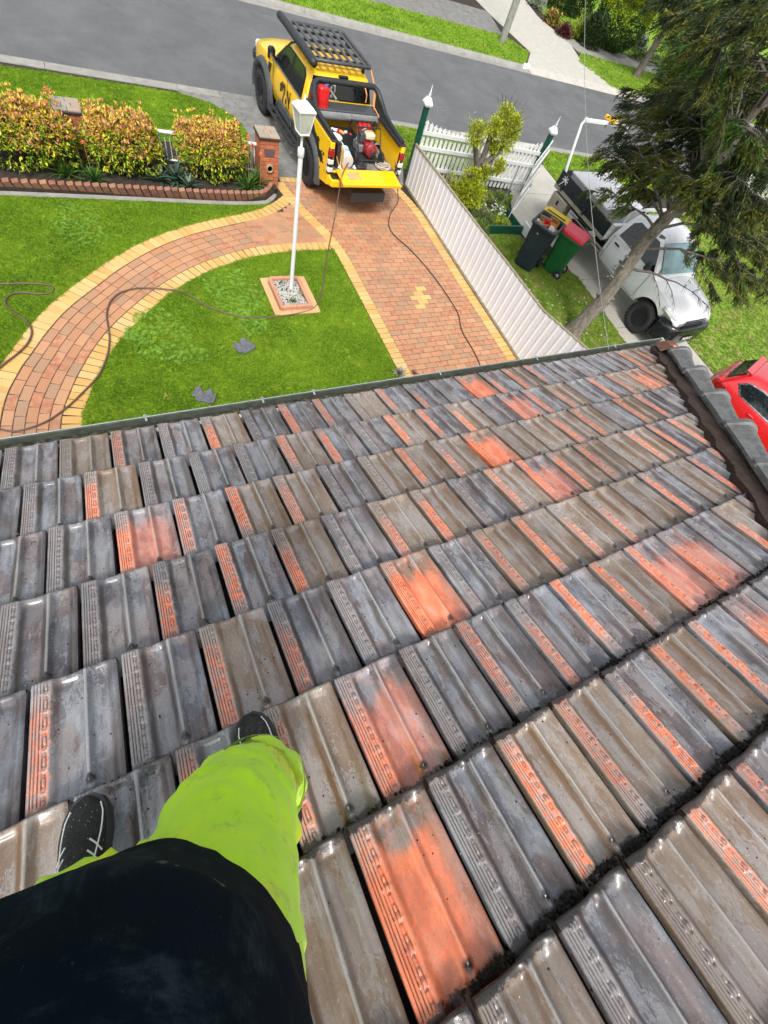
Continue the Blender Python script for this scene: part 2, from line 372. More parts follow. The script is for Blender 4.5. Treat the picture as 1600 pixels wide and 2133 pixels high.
# strip / body wear read from the photograph: s strong strip, p pale strip, O whole tile bare clay, o pale clay body, b brown, g grey
ROWS={1:(0,'b p g sb g s p gb p gp g O s sb p g g g g sb sb'),
2:(0,'g sb g g g sb s g sb s sb g po s bp g s bp ob sb'),
3:(0,'g so p sb pb g b sb bp O gb b sb sb g sb s g s'),
4:(0,'g s s sb g bp sb g bp so sb sb b sb s sb'),
5:(0,'p g sb gp g O g pb sb pb pb b s b s'),
6:(0,'g p pb po g gp p s sb so so g sb s'),
7:(0,'O g sb pb s sb s so g s'),
8:(0,'pb g b sb pg g'),9:(0,'g g b g s b'),}
rt=random.Random(11)
def add_tile(r,u,code,idx):
    d=-TG*(r-1); x=u*TW
    o=bpy.data.objects.new('roof_tile',TILES[idx%3]); COL.objects.link(o)
    hx=hipx(d-.30); hx0=hipx(d)
    if x>hx0-.03: COL.objects.unlink(o); bpy.data.objects.remove(o); return
    if x+TW>hx-.03:   # cut along the hip
        import bmesh
        me=TILES[idx%3].copy(); b=bmesh.new(); b.from_mesh(me)
        p=Vector((HIPA.x-x-.01,HIPA.y-d,0)); nrm=Vector((-HIPD.y,HIPD.x,0)); 
        if nrm.x<0: nrm=-nrm
        for q in b.verts: q.co.x+=0
        bmesh.ops.bisect_plane(b,geom=b.verts[:]+b.edges[:]+b.faces[:],plane_co=p,plane_no=nrm,clear_outer=True)
        b.to_mesh(me); b.free(); o.data=me
    o.parent=house; o.matrix_parent_inverse=T(0,4,0)
    o.matrix_basis=RF@T(x+rt.uniform(-.0015,.0015),d+rt.uniform(-.003,.003),rt.uniform(-.001,.0015))@RZ(rt.gauss(0,.0045))@RX(rt.uniform(-.006,.004))
    o['strip']=rt.choice([.75,.95,1.15,1.35,1.35]) if 's' in code else (.62 if 'p' in code else 0.0)
    o['smid']=rt.uniform(-.30,-.12)
    if 'O' in code: o['strip']=1.6
    o['body']=1.0 if 'O' in code else (.5 if 'o' in code else 0.0)
    o['brown']=1.0 if 'b' in code else rt.choice([0,0,.15,.3])
    o['shade']=rt.random(); o['moss']=1.0 if r>=7 else min(.9,max(.15,(r-3.2)/3))
    if 'O' in code: o['smid']=-.2; o['brown']=.9
_cnt=0
for r in range(1,12):
    s=_rowS[r-1]; codes=(ROWS[r][1].split() if r in ROWS else [])
    i0=math.ceil((-1.2/TW)-s); 
    for i in range(i0,26):
        if r<=6 and i<0: code=rt.choice(['g','g','b','p','s'])
        elif 0<=i<len(codes): code=codes[i]
        else: code=rt.choice(['g','b','g','pb','s'])
        if (i+s)*TW>5.2: break
        add_tile(r,i+s,code,_cnt); _cnt+=1
# the orange tile above and left of frame centre joins row 7's run to the left of its first read joint
for r in (): pass
# under-roof
mb=MB(); mb.box((-1.6,-3.6,-.060),(13.6,7.3,.02),RF); 
P=[RF@Vector(q) for q in ((-8,.03,-.085),(4.98,.03,-.085),(hipx(-7.5),-7.5,-.085),(-8,-7.5,-.085))]
mb=MB(); mb.add(P,[(3,2,1,0)]); mb.build('sarking',M_BLACK,house,True)
# plain far part of the roof, left of the counted tiles and up the slope
mb=MB(); 
def low_tile(mb,x,d):
    prof=[(.006,.004),(.05,.004),(.065,-.006),(.125,-.006),(.14,.002),(.155,-.006),(.21,-.004),(.223,.004)]
    k=len(prof); vs=[(px,0,pz-.02) for px,pz in prof]+[(px,0,pz) for px,pz in prof]+[(px,-TG-.03,pz-STEP) for px,pz in prof]
    fs=[(i,i+1,k+i+1,k+i)[::-1] for i in range(k-1)]+[(k+i,k+i+1,2*k+i+1,2*k+i)[::-1] for i in range(k-1)]
    mb.add(vs,[f[::-1] for f in fs[:k-1]]+[f[::-1] for f in fs[k-1:]],RF@T(x,d))
for r in range(1,21):
    s=_rowS[(r-1)%6] if r<12 else (0 if r%2 else .5)
    hi=-1.2/TW if r<12 else 40
    for i in range(-34,40):
        u=i+(s%1)
        if r<12 and (u+1)*TW>math.ceil((-1.2/TW)-_rowS[r-1])*TW+_rowS[r-1]*TW+.01: break
        if (u+1)*TW>hipx(-TG*(r-1)-.3): break
        low_tile(mb,u*TW,-TG*(r-1))
o=mb.build('roof_tile',M_TILE,house,True); o['kind']='stuff'; o['label']='plain grey tiles of the outer roof'
# side slope beyond the hip (falls to the right)
hip3=Vector((HIPD.x,HIPD.y*cP,-HIPD.y*sP)) # up the hip
A=RF@Vector((HIPA.x+.13,HIPA.y+.14,-.02)); 
Bq=A+hip3*7
side=MB(); nrow=14
for k in range(nrow):
    t0=k/nrow; t1=(k+1)/nrow
    a0=A+hip3*(7*t0); a1=A+hip3*(7*t1+.02)
    # courses run parallel to +Y wall direction (backwards), dropping to the right
    b0=Vector((a0.x,-9,a0.z)); b1=Vector((a1.x,-9,a1.z-.03))
    side.add([a0,b0,b1,a1+Vector((0,0,-.03)),a0+Vector((0,0,-.03)),b0+Vector((0,0,-.03))],[(0,1,2,3),(0,4,5,1)])
side.build('side_slope',M_TILE,house,True)
# mortar bedding and hip caps
mb=MB(); rm=random.Random(3); NS=64; ring=[]
for k in range(NS+1):
    t=-.06+k/NS*7.0; c=HIPA+HIPD*t; nr=Vector((-HIPD.y,HIPD.x)); nr=nr if nr.x>0 else -nr
    tooth=(abs(((t*3.1)%1)-.5)*.07)
    ring.append([(c.x+nr.x*w,c.y+nr.y*w,z) for w,z in ((-.035-tooth+rm.uniform(-.01,.01),-.03),(-.028-tooth+rm.uniform(-.008,.008),.012+rm.uniform(0,.006)),(.03,.028+rm.uniform(-.004,.006)),(.085,.045+rm.uniform(-.004,.005)),(.12,.035),(.14,-.05))])
mb.loft(ring,RF,smooth=False,closed=False,cap=False); mb.build('mortar_bedding',M_MORTAR,house,True)
def cap_mesh():
    mb=MB(); rings=[]
    for y,w,ap,lo,rd in ((0,.120,.078,.012,.05),(.010,.126,.086,.012,.05),(.055,.126,.084,.010,.05),(.066,.116,.068,.006,.045),(.30,.112,.042,.002,.04),(.56,.112,.016,-.008,.035)):
        t=[(-w,lo-.014),(-w,lo),(-rd,ap-.016),(-rd*.45,ap-.003),(0,ap),(rd*.45,ap-.003),(rd,ap-.018),(w,lo-.02),(w,lo-.034)]
        bb=[(a,z-.018) for a,z in reversed(t)]; rings.append([(a,y,z) for a,z in t+bb])
    mb.loft(rings,None,smooth=False); return mb
capmb=cap_mesh(); capme=capmb.mesh('hip_cap_mesh'); capme.materials.append(M_CAP); fixn(capme)
hip_plan=Vector((hip3.x,hip3.y,hip3.z)).normalized()
# frame for caps: Y up the hip, X to the right, Z up-ish
Yv=hip_plan; Xv=Yv.cross(Vector((0,0,1))).normalized(); 
if Xv.x<0: Xv=-Xv
Zv=Xv.cross(Yv).normalized()
if Zv.z<0: Zv=-Zv; 
CF_=Matrix(((Xv.x,Yv.x,Zv.x,0),(Xv.y,Yv.y,Zv.y,0),(Xv.z,Yv.z,Zv.z,0),(0,0,0,1)))
base3=RF@Vector((HIPA.x+.135,HIPA.y+.005,.0))
for k in range(12):
    o=bpy.data.objects.new('hip_cap',capme); COL.objects.link(o); o.parent=house; o.matrix_parent_inverse=T(0,4,0)
    p=base3+Yv*(.26+.49*k)+Zv*.048+Xv*.038
    o.matrix_basis=T(p.x,p.y,p.z)@CF_@RZ(rm.uniform(-.03,.03))
# broken starter at the corner: brown bedded piece
mb=MB(); mb.loft([[(a,y,z) for a,z in ((-.13,-.05),(-.06,.02),(0,.04),(.06,.02),(.13,-.07))] for y in (0,.1,.24)],T(*(base3+Yv*.02+Zv*.05))@CF_,smooth=False,closed=False,cap=False)
mb.build('broken_cap',simple('worn_brown_clay',(.16,.07,.045),.7,bump=.5,var=.4,scale=20),house,True)
mb=MB(); mb.box((0,0,0),(.13,.10,.02),T(*(base3+Yv*.20+Zv*.075))@CF_@RX(.2),b=.004); mb.build('clay_shard',simple('bare_clay',(.70,.24,.12),.7),house,True)
# gutter along the eave
GL=MB(); yl=.102
def gp(y,z): return y,z
x0,x1=-8.0,5.20
prof=[(-.022,-.085),(.060,-.085),(.064,-.035),(.066,-.018),(.068,-.018),(.068,-.013),(.060,-.013),(.058,-.035),(.052,-.080),(-.020,-.080)]
gm=MB(); gm.loft([[(x,cP*0+y,z) for y,z in prof] for x in (x0,x1)],T(0,0,Z0),smooth=False); gm.build('gutter_trough',M_GUT,house,True,recalc=True)
lm=MB(); lm.tube([(x0,.070,Z0-.010),(x1,.070,Z0-.010)],.0032,8); lm.build('gutter_lip',M_GUTL,house,True)
sm_=MB(); ring=[]
for k in range(900):
    x=x0+(x1-x0)*k/899; ring.append([(x,-.012,Z0-.040+rm.uniform(0,.014)),(x,.010,Z0-.026+rm.uniform(-.012,.012)),(x,.030,Z0-.030+rm.uniform(-.012,.010)),(x,.046,Z0-.044+rm.uniform(-.008,.008)),(x,.057,Z0-.062)])
sm_.loft(ring,None,closed=False,cap=False); sm_.build('gutter_silt',M_SILT,house,True)
for px,py in ((305,870),(545,836),(650,820),(910,780),(1108,748),(1272,724)):
    x=RP(px,py,-.01).x
    b=MB(); b.box((x,.055,Z0-.010),(.012,.03,.003)); b.box((x,.074,Z0-.010),(.022,.010,.022),b=.003); b.tube([(x,.072,Z0-.008),(x,.072,Z0+.006)],.005,8); b.build('gutter_bracket',M_GUTL,house,True)
b=MB(); b.box((5.205,.026,Z0-.048),(.012,.10,.085)); b.build('gutter_end',M_CREAM,house,True)
b=MB(); b.box((-1.4,-.025,Z0-.10),(13.1,.025,.17)); b.build('fascia_board',M_CREAM,house,True)
b=MB(); b.box((-1.5,-.29,Z0-.20),(13.0,.5,.02)); b.build('soffit',M_CREAM,house,True)
M_WALLB=simple('cream_brick',(.40,.30,.2),.8,bump=.3)
b=MB(); b.box((-1.6,-4.6,1.95),(12.6,8,3.9)); b.build('wall',M_WALLB,house,True)

# black moss and silt clods packed under the noses of the upper courses, and grit scattered over the tiles
M_GUNK=simple('black_moss',(.013,.011,.009),.95,bump=1.0,bscale=300,var=.6,scale=80)
gk=MB(); rg_=random.Random(77)
ICO=[(0,0,1),(.9,0,.35),(.28,.85,.35),(-.72,.53,.35),(-.72,-.53,.35),(.28,-.85,.35),(.72,.53,-.35),(-.28,.85,-.35),(-.9,0,-.35),(-.28,-.85,-.35),(.72,-.53,-.35)]
ICF=[(0,1,2),(0,2,3),(0,3,4),(0,4,5),(0,5,1),(1,6,2),(2,7,3),(3,8,4),(4,9,5),(5,10,1),(6,7,2),(7,8,3),(8,9,4),(9,10,5),(10,6,1)]
def clod(mb,x,y,z,s,fl=.6):
    mb.add([(a*rg_.uniform(.7,1.3),b_*rg_.uniform(.7,1.3),c*fl) for a,b_,c in ICO],ICF,RF@T(x,y,z)@RZ(rg_.uniform(0,6))@Matrix.Diagonal((s,s,s,1)),True)
for r in range(5,11):
    d=-TG*(r-1); den={5:30,6:120,7:300,8:560,9:420,10:300}[r]; x=-.3
    while x<hipx(d):
        lump=max(0,noise.noise(Vector((x*6,r*3.3,0)))+.35)
        if rg_.random()<min(1,lump*1.6): clod(gk,x,d+rg_.uniform(.000,.008+.014*lump*(r>=7)),-.036+rg_.uniform(0,.010)+.010*lump*rg_.random(),rg_.uniform(.0018,.0048)*(1+.35*(r>=7)))
        x+=rg_.expovariate(den)
o=gk.build('moss_clods',M_GUNK,house,True); o['kind']='stuff'
gr_=MB(); gw=MB()
for k in range(2600):
    x=rg_.uniform(-.6,4.8); d=rg_.uniform(-3.1,-.02)
    if x>hipx(d)-.05: continue
    v=(-d)%TG; z=-.008-STEP*(v/TG)-.002; mb=gr_ if rg_.random()<.88 else gw; clod(mb,x,d,z+.002,rg_.uniform(.0009,.0024)*(1.3 if mb is gr_ else 1.0),.5)
o=gr_.build('tile_grit',M_GUNK,house,True); o['kind']='stuff'; o=gw.build('pale_chips',simple('pale_chip',(.55,.52,.42),.8),house,True); o['kind']='stuff'
# ============================================================ GROUND, ROAD, PAVING, LAWNS
def spline(P,n=8):
    P=[Vector((p[0],p[1],0)) for p in P]; out=[]
    for i in range(len(P)-1):
        a=P[max(i-1,0)];b=P[i];c=P[i+1];d=P[min(i+2,len(P)-1)]
        for k in range(n):
            t=k/n; out.append(.5*((2*b)+(c-a)*t+(2*a-5*b+4*c-d)*t*t+(3*b-a-3*c+d)*t**3))
    out.append(P[-1]); return out
def plen(P): return sum((P[i+1]-P[i]).length for i in range(len(P)-1))
def at_len(P,s):
    for i in range(len(P)-1):
        l=(P[i+1]-P[i]).length
        if s<=l or i==len(P)-2:
            d=(P[i+1]-P[i]).normalized(); return P[i]+d*s,d
        s-=l
def offset(P,w):
    out=[]
    for i,p in enumerate(P):
        t=(P[min(i+1,len(P)-1)]-P[max(i-1,0)]).normalized(); out.append(p+Vector((-t.y,t.x,0))*w)
    return out
def slab(name,poly,z1,mat,z0=None,kind='structure',parent=None,world=False):
    z0=z1-.3 if z0 is None else z0
    mb=MB(); mb.prism([(p[0],p[1]) for p in poly],z0,z1); o=mb.build(name,mat,parent,world)
    if kind: o['kind']=kind
    return o
RA=-.062
def road_y(x,y0): return y0+RA*x
def grass_mat(name,c1,c2,c3,dry=.0):
    n=NT(name); pos=n.n('ShaderNodeNewGeometry').outputs['Position']
    a=n.noise(pos,1.1,5,.6); b=n.noise(pos,26,3); r=n.rnd()
    c=n.ramp(a,(.32,c1),(.5,c2),(.68,c3)); c=n.mix(n.math('MULTIPLY',n.ss(n.noise(pos,7,5,.7),.5,.66),.45),c,tuple(q*.55 for q in c1)); c=n.mix(n.math('MULTIPLY',n.ss(n.noise(pos,2.7,5,.65),.54,.66),.5),c,(c3[0]*1.35,c3[1]*1.05,c3[2]*1.5))
    c=n.mix(n.math('MULTIPLY',n.ss(b,.4,.65),.45),c,tuple(min(1,q*1.9) for q in c3))
    c=n.mix(n.math('MULTIPLY',n.ss(r,.6,1),.35),c,(.28,.36,.05))
    if dry: c=n.mix(n.math('MULTIPLY',n.ss(n.noise(pos,2.2,5,.7),.5,.62),dry),c,(.30,.27,.10))
    return n.done(c,.65,Specular_IOR_Level=.08)
M_GR=grass_mat('short_grass',(.062,.14,.008),(.105,.205,.011),(.175,.285,.018))
M_GR2=grass_mat('verge_grass',(.08,.17,.015),(.14,.26,.02),(.21,.34,.03),.3)
M_GR3=grass_mat('dry_grass',(.08,.15,.02),(.14,.23,.03),(.2,.30,.04),.75)
M_EARTH=simple('dark_earth',(.035,.026,.018),.95,var=.4,bump=.8,bscale=40)
def asphalt():
    n=NT('old_asphalt'); co=n.coord()
    c=n.ramp(n.noise(co,.8,7,.7),(.3,(.085,.087,.089)),(.7,(.128,.13,.13)))
    vo=n.n('ShaderNodeTexVoronoi',dict(feature='F1')); n.set(vo.inputs['Vector'],co); vo.inputs['Scale'].default_value=55
    c=n.mix(n.math('MULTIPLY',n.ss(vo.outputs['Distance'],.35,.1),.35),c,(.3,.3,.29))
    st=n.ss(n.noise(co,.45,4,.6,.8),.5,.62); c=n.mix(n.math('MULTIPLY',st,.08),c,(.22,.225,.225)); c=n.mix(n.math('MULTIPLY',n.ss(n.noise(co,60,5,.8),.52,.66),.55),c,(.26,.262,.258)); c=n.mix(n.math('MULTIPLY',n.ss(n.noise(co,45,4,.8),.47,.34),.45),c,(.04,.04,.042))
    gl=n.math('MULTIPLY',n.ss(n.noise(co,38,4,.75),.6,.68),n.ss(n.noise(co,.8,4),.45,.6)); c=n.mix(n.math('MULTIPLY',gl,.6),c,(.42,.42,.4))
    n.bump(n.noise(co,110,3),.6,.01); return n.done(c,n.ss(n.noise(co,2,4),.3,.7,.55,.85))
M_ASPH=asphalt()
def concrete(name,c1,c2,stain=.5,mossc=(.06,.07,.03)):
    n=NT(name); co=n.coord()
    c=n.ramp(n.noise(co,3,7,.65),(.3,c1),(.7,c2))
    c=n.mix(n.math('MULTIPLY',n.ss(n.noise(co,5.5,7,.75,.6),.5,.68),stain),c,mossc)
    c=n.mix(n.math('MULTIPLY',n.ss(n.noise(co,140,2,.6),.55,.7),.3),c,(.5,.49,.45))
    n.bump(n.noise(co,90,5),.4,.004); return n.done(c,.8)
M_CON=concrete('old_concrete',(.22,.215,.19),(.33,.32,.29),.3)
M_CON2=concrete('pale_concrete',(.40,.385,.33),(.50,.48,.42),.12,(.2,.19,.15))
M_CON3=concrete('dark_stained_concrete',(.13,.13,.12),(.24,.24,.225),.55,(.05,.052,.045))
# one big sheet to the horizon, below everything
b=MB(); b.add([(-300,-300,-.17),(300,-300,-.17),(300,300,-.17),(-300,300,-.17)],[(0,1,2,3)]); struct(b.build('ground',M_GR2))
YN,YF=14.5,21.05
def rq(name,x0,x1,a,bb,z,mat,**k): return slab(name,[(x0,road_y(x0,a)),(x1,road_y(x1,a)),(x1,road_y(x1,bb)),(x0,road_y(x0,bb))],z,mat,**k)
rq('road',-60,120,YN,YF,-.10,M_ASPH,z0=-.16)
def kerb(name,x0,x1,y_in,sgn,seg=3.0):
    # channel then raised kerb with a rolled top, in cast lengths with open joints
    mb=MB(); x=x0
    while x<x1-.01:
        e=min(x+seg,x1)-.012
        prof=[(0,-.16),(0,-.092),(.38,-.105),(.42,-.03),(.46,0.0),(.56,.004),(.57,-.16)]
        mb.loft([[(q,road_y(q,y_in)+sgn*py,pz) for py,pz in (prof if sgn>0 else prof)] for q in (x,e)],None,smooth=False)
        x+=seg
    o=mb.build(name,M_CON,recalc=True); return struct(o)
kerb('kerb',-30,4.1,YN,-1)
kerb('kerb',9.3,12.4,YN,-1); kerb('kerb',15.9,60,YN,-1)
kerb('kerb',-30,20.0,YF,1); kerb('kerb',26.2,60,YF,1)
# crossovers (layback) where drives meet the channel
rq('driveway_crossover',4.1,9.3,YN,YN-.56,-.09,M_CON3)
rq('driveway_crossover',12.4,15.9,YN,YN-.56,-.09,M_CON2)
mb=MB(); mb.loft([[(q,road_y(q,YF)+py,pz) for py,pz in ((0,-.2),(0,-.092),(.57,.001),(.62,.001),(.62,-.2))] for q in (20.0,26.2)],None,smooth=False); struct(mb.build('driveway_crossover',M_CON2,recalc=True))
# soil slabs that carry the gardens and lawns
ys=lambda x:road_y(x,YN-.56)
slab('front_yard_soil',[(-30,-12),(8.35,-12),(8.35,ys(8.35)),(-30,ys(-30))],-.012,M_EARTH)
slab('neighbour_yard_soil',[(8.35,-12),(60,-12),(60,ys(60)),(8.35,ys(8.35))],-.012,M_EARTH)
yf=lambda x:road_y(x,YF+.56)
slab('far_yard_soil',[(-30,yf(-30)),(60,yf(60)),(60,60),(-30,60)],-.012,M_EARTH)
slab('concrete_apron',[(4.15,10.16),(8.3,10.16),(9.36,12.5),(9.4,ys(9.4)),(2.9,ys(2.9)),(3.4,13.2),(4.0,12.6),(4.15,11.2)],-.004,M_CON3)
# ---- bricks -----------------------------------------------------------------------------
def paver_mat(name,cols,hot=None,speck=.5):
    n=NT(name); co=n.coord(); pos=n.n('ShaderNodeNewGeometry').outputs['Position']; r=n.rnd()
    c=n.ramp(r,*[((i+.5)/len(cols),q) for i,q in enumerate(cols)])
    if hot:
        r2=n.math('FRACT',n.math('MULTIPLY',r,7.31)); c=n.mix(n.math('MULTIPLY',n.ss(r2,.70,.82,0,.75),n.ss(n.noise(pos,9,3),.42,.6)),c,hot)
    c=n.mix(n.math('MULTIPLY',n.ss(n.noise(pos,70,4,.7),.5,.62),.22),c,(.20,.12,.07))
    c=n.mix(n.math('MULTIPLY',n.ss(n.noise(pos,150,2,.6),.63,.68),speck),c,(.10,.06,.035))
    c=n.mix(n.math('MULTIPLY',n.ss(n.noise(pos,.9,5,.6),.5,.68),.22),c,(.22,.15,.10))
    n.bump(n.noise(pos,160,4,.7),.35,.003)
    return n.done(c,n.ss(n.noise(pos,1.6,4),.35,.65,.42,.7))
M_PV=paver_mat('clay_paver',[(.46,.225,.115),(.52,.27,.14),(.43,.24,.135),(.53,.28,.15),(.49,.235,.12),(.39,.235,.14)],(.42,.14,.08),.35)
M_YL=paver_mat('yellow_paver',[(.62,.40,.13),(.66,.44,.155),(.67,.46,.19),(.60,.36,.11)],None,.4)
M_JOINT=simple('joint_sand',(.06,.04,.025),.95,var=.3)
BC=.1478; BL=.2790
def brick_me(name,l,w,h,mat,bv=.004):
    m=MB(); m.box((0,0,-h/2),(l,w,h),b=bv); me=m.mesh(name); me.materials.append(mat); return me
GUT=lambda px,py: py<915-.148*px+2
class Bricks:
    def __init__(s): s.L=[]
    def add(s,x,y,a,kind,sc=(1,1),z=0.0): s.L.append((x,y,a,kind,sc,z))
    def flush(s,parent,pieces,name='brick',cap=290):
        # pieces: kind -> mesh. the nearest in view become objects, the rest one joined part
        vis=[]
        for q in s.L:
            px,py,d=PJ((q[0],q[1],q[5])); ok=d>0 and -20<px<1620 and -20<py<2150 and GUT(px,py)
            vis.append((0 if ok else 1,d,q))
        vis.sort(key=lambda t:(t[0],t[1])); rb=random.Random(5)
        rest={}
        for i,(h,d,q) in enumerate(vis):
            x,y,a,kind,sc,z=q; me=pieces[kind]
            M=T(x,y,z+rb.uniform(-.0015,.0015))@RZ(a+rb.uniform(-.006,.006))@RX(rb.uniform(-.006,.006))@Matrix.Diagonal((sc[0],sc[1],1,1))
            if h==0 and i<cap:
                o=bpy.data.objects.new(name,me); COL.objects.link(o); o.parent=parent; o.matrix_basis=M
            else:
                rest.setdefault(kind,MB())
                rest[kind].add([v.co[:] for v in me.vertices],[tuple(p.vertices) for p in me.polygons],M)
        for kind,mb in rest.items():
            o=mb.build(name,pieces[kind].materials[0],parent); o['kind']='stuff'
PM={'p':brick_me('paver_mesh',BL+.0080,BC-.0100,.05,M_PV,.005),'y':brick_me('yellow_paver_mesh',.268,.110*1.05,.05,M_YL),'yd':brick_me('yellow_paver_flat_mesh',BL+.0104,BC-.0064,.05,M_YL)}
def soldiers(B,P,wid=.274,side=1,pitch=BC,z=.002,kind='y',s0=0):
    Lg=plen(P); k=int((Lg-s0)/pitch)
    for i in range(k):
        p,d=at_len(P,s0+(i+.5)*pitch); nrm=Vector((-d.y,d.x,0))*side
        c=p+nrm*wid/2; B.add(c.x,c.y,math.atan2(nrm.y,nrm.x),kind,(wid/.274,pitch/.1225*.985*(1.0)),z)
# straight and flared drive
LI=[(4.61,9.99),(4.7,9.5),(4.8,9.07),(4.93,8.67),(5.06,8.3),(5.18,7.94),(5.25,7.6),(5.31,7.2),(5.32,6.4),(5.32,3.0),(5.32,-.6)]
RI=[(7.80,9.99),(7.95,9.4),(8.03,8.9),(8.04,8.2),(8.03,7.4),(8.02,5.5),(8.03,3.3),(8.04,-.6)]
LIs=spline(LI); RIs=spline(RI)
def x_at(P,y):
    for i in range(len(P)-1):
        if (P[i].y-y)*(P[i+1].y-y)<=0: 
            t=(P[i].y-y)/((P[i].y-P[i+1].y) or 1e-9); return P[i].x+(P[i+1].x-P[i].x)*t
    return P[0].x if y>P[0].y else P[-1].x
drive=struct(thing('paved_driveway',None,None)); 
o=slab('joint_sand',[(4.3,10.16)]+[(p.x-.27,p.y) for p in LIs[::4]]+[(p.x+.28,p.y) for p in RIs[::-4]]+[(8.1,10.16)],-.006,M_JOINT,z0=-.05,kind=None,parent=drive)
B=Bricks()
Y0=9.97; k=0
while True:
    y=Y0-(k+.5)*BC
    if y<-.5: break
    xl,xr=x_at(LIs,y),x_at(RIs,y); x=5.32-4*BC*2+(BC if k%2 else 0)
    while x<xr:
        a,bb=max(x,xl),min(x+2*BC,xr)
        if bb-a>.03: B.add((a+bb)/2,y,0,'p',((bb-a-.006)/(BL+.0104),1),0)
        x+=2*BC
    k+=1
# the five pale bricks let into the field as a small cross
cx_,cy_=6.62,5.6
for q in list(B.L):
    pass
YK=[(868,600),(868,608),(856,617),(877,617),(876,626),(880,634)]
for (px,py) in ((870,598),(866,607),(858,617),(880,616),(880,626),(880,634)):
    g=G(px,py); best=min(range(len(B.L)),key=lambda i:(B.L[i][0]-g.x)**2+(B.L[i][1]-g.y)**2*4 if B.L[i][3]!='y' else 9)
    q=B.L[best]; B.L[best]=(q[0],q[1],q[2],'yd',q[4],q[5]+.0005)
soldiers(B,LIs,side=-1,s0=.02); soldiers(B,RIs,side=1,s0=.02)
for i in range(23): B.add(4.55+(i+.5)*BC,10.07,math.pi/2,'y',(.66,1.19),.001)
B.flush(drive,PM)
# curved path
QO=[(-2.3,-1.2),(-2.25,1.0),(-2.13,3.0),(-1.95,4.05),(-1.68,4.71),(-1.48,5.06),(-1.21,5.52),(-.82,6.06),(-.26,6.64),(.28,7.16),(1.02,7.72),(1.8,8.14),(2.42,8.38),(3.04,8.59),(3.57,8.79),(4.01,9.05),(4.34,9.32),(4.5,9.5)]
PI_=[(-.98,-1.2),(-.93,1.0),(-.85,2.6),(-.74,3.44),(-.56,3.94),(-.38,4.32),(-.08,4.84),(.27,5.3),(.79,5.84),(1.25,6.24),(1.81,6.63),(2.4,6.92),(2.99,7.14),(3.6,7.27),(4.32,7.34),(5.05,7.36)]
QOs=spline(QO,10); PIs=spline(PI_,10)
QIs=offset(QOs,-.282); POs=offset(PIs,.282)
path=struct(thing('garden_path',None,None))
B=Bricks()
soldiers(B,QOs[:-6],wid=.274,side=-1,z=.002); soldiers(B,PIs,wid=.274,side=1,z=.002)
# running courses follow both edges
def resamp(P,n):
    L=plen(P); return [at_len(P,L*i/n)[0] for i in range(n+1)]
def nearest_on(P,p):
    return min(P,key=lambda q:(q-p).length)
N_=400; QR=resamp(QIs,N_)
PR=[]
for q in resamp(POs,N_): PR.append(q)
# walk the inner edge and pair each of its points with the outer edge along the normal
pairs=[]
fine=resamp(POs,600); qf=resamp(QIs,900)
for i,p in enumerate(fine):
    t=(fine[min(i+3,600)]-fine[max(i-3,0)]).normalized(); nr=Vector((-t.y,t.x,0))
    best=min(qf,key=lambda q:abs((q-p).cross(nr).z)+(0 if (q-p).dot(nr)>0 else 9)+(.15*(q-p).length))
    pairs.append((p,best))
NC=5
for j in range(NC+5):
    if j<NC: line=[a.lerp(b_,(j+.5)/NC) if (b_-a).length<1.15 else a+(b_-a).normalized()*(j+.5)*.158 for a,b_ in pairs]
    else: line=[a+(b_-a).normalized()*(j+.5)*.158 for a,b_ in pairs if (b_-a).length>(j+1)*.158-.1]
    # smooth
    for _ in range(6): line=[line[0]]+[(line[i-1]+line[i]*2+line[i+1])/4 for i in range(1,len(line)-1)]+[line[-1]] if len(line)>3 else line
    if len(line)<8: continue
    L=plen(line); s=.15 if j%2 else 0.0
    while s<L-.1:
        p,d=at_len(line,s+BC)
        x_lim=x_at(LIs,p.y)-.20
        if p.x<x_lim: 
            wq=1.0
            i=min(range(0,len(fine),5),key=lambda i:(fine[i]-p).length); gap=(pairs[i][1]-pairs[i][0]).length
            wd=gap/NC if gap<1.15 else .158
            B.add(p.x,p.y,math.atan2(d.y,d.x),'p',(1,(wd-.010)/(BC-.0100)),-.0005*j)
        s+=2*BC
for j in range(12):
    for i in range(8):
        xx=3.35+i*2*BC+(BC if j%2 else 0); yy_=7.5+j*BC
        q=min(QIs,key=lambda p_:abs(p_.x-xx))
        if xx<x_at(LIs,yy_)-.1 and yy_<q.y+.02 and xx>3.3: B.add(xx,yy_,.0,'p',(1,1),-.0035)
B.flush(path,PM)
poly=[(p.x,p.y) for p in QOs]+[(4.95,8.0),(5.05,7.45)]+[(p.x,p.y) for p in PIs[::-1]]
slab('joint_sand',poly,-.0065,M_JOINT,z0=-.06,kind=None,parent=path)
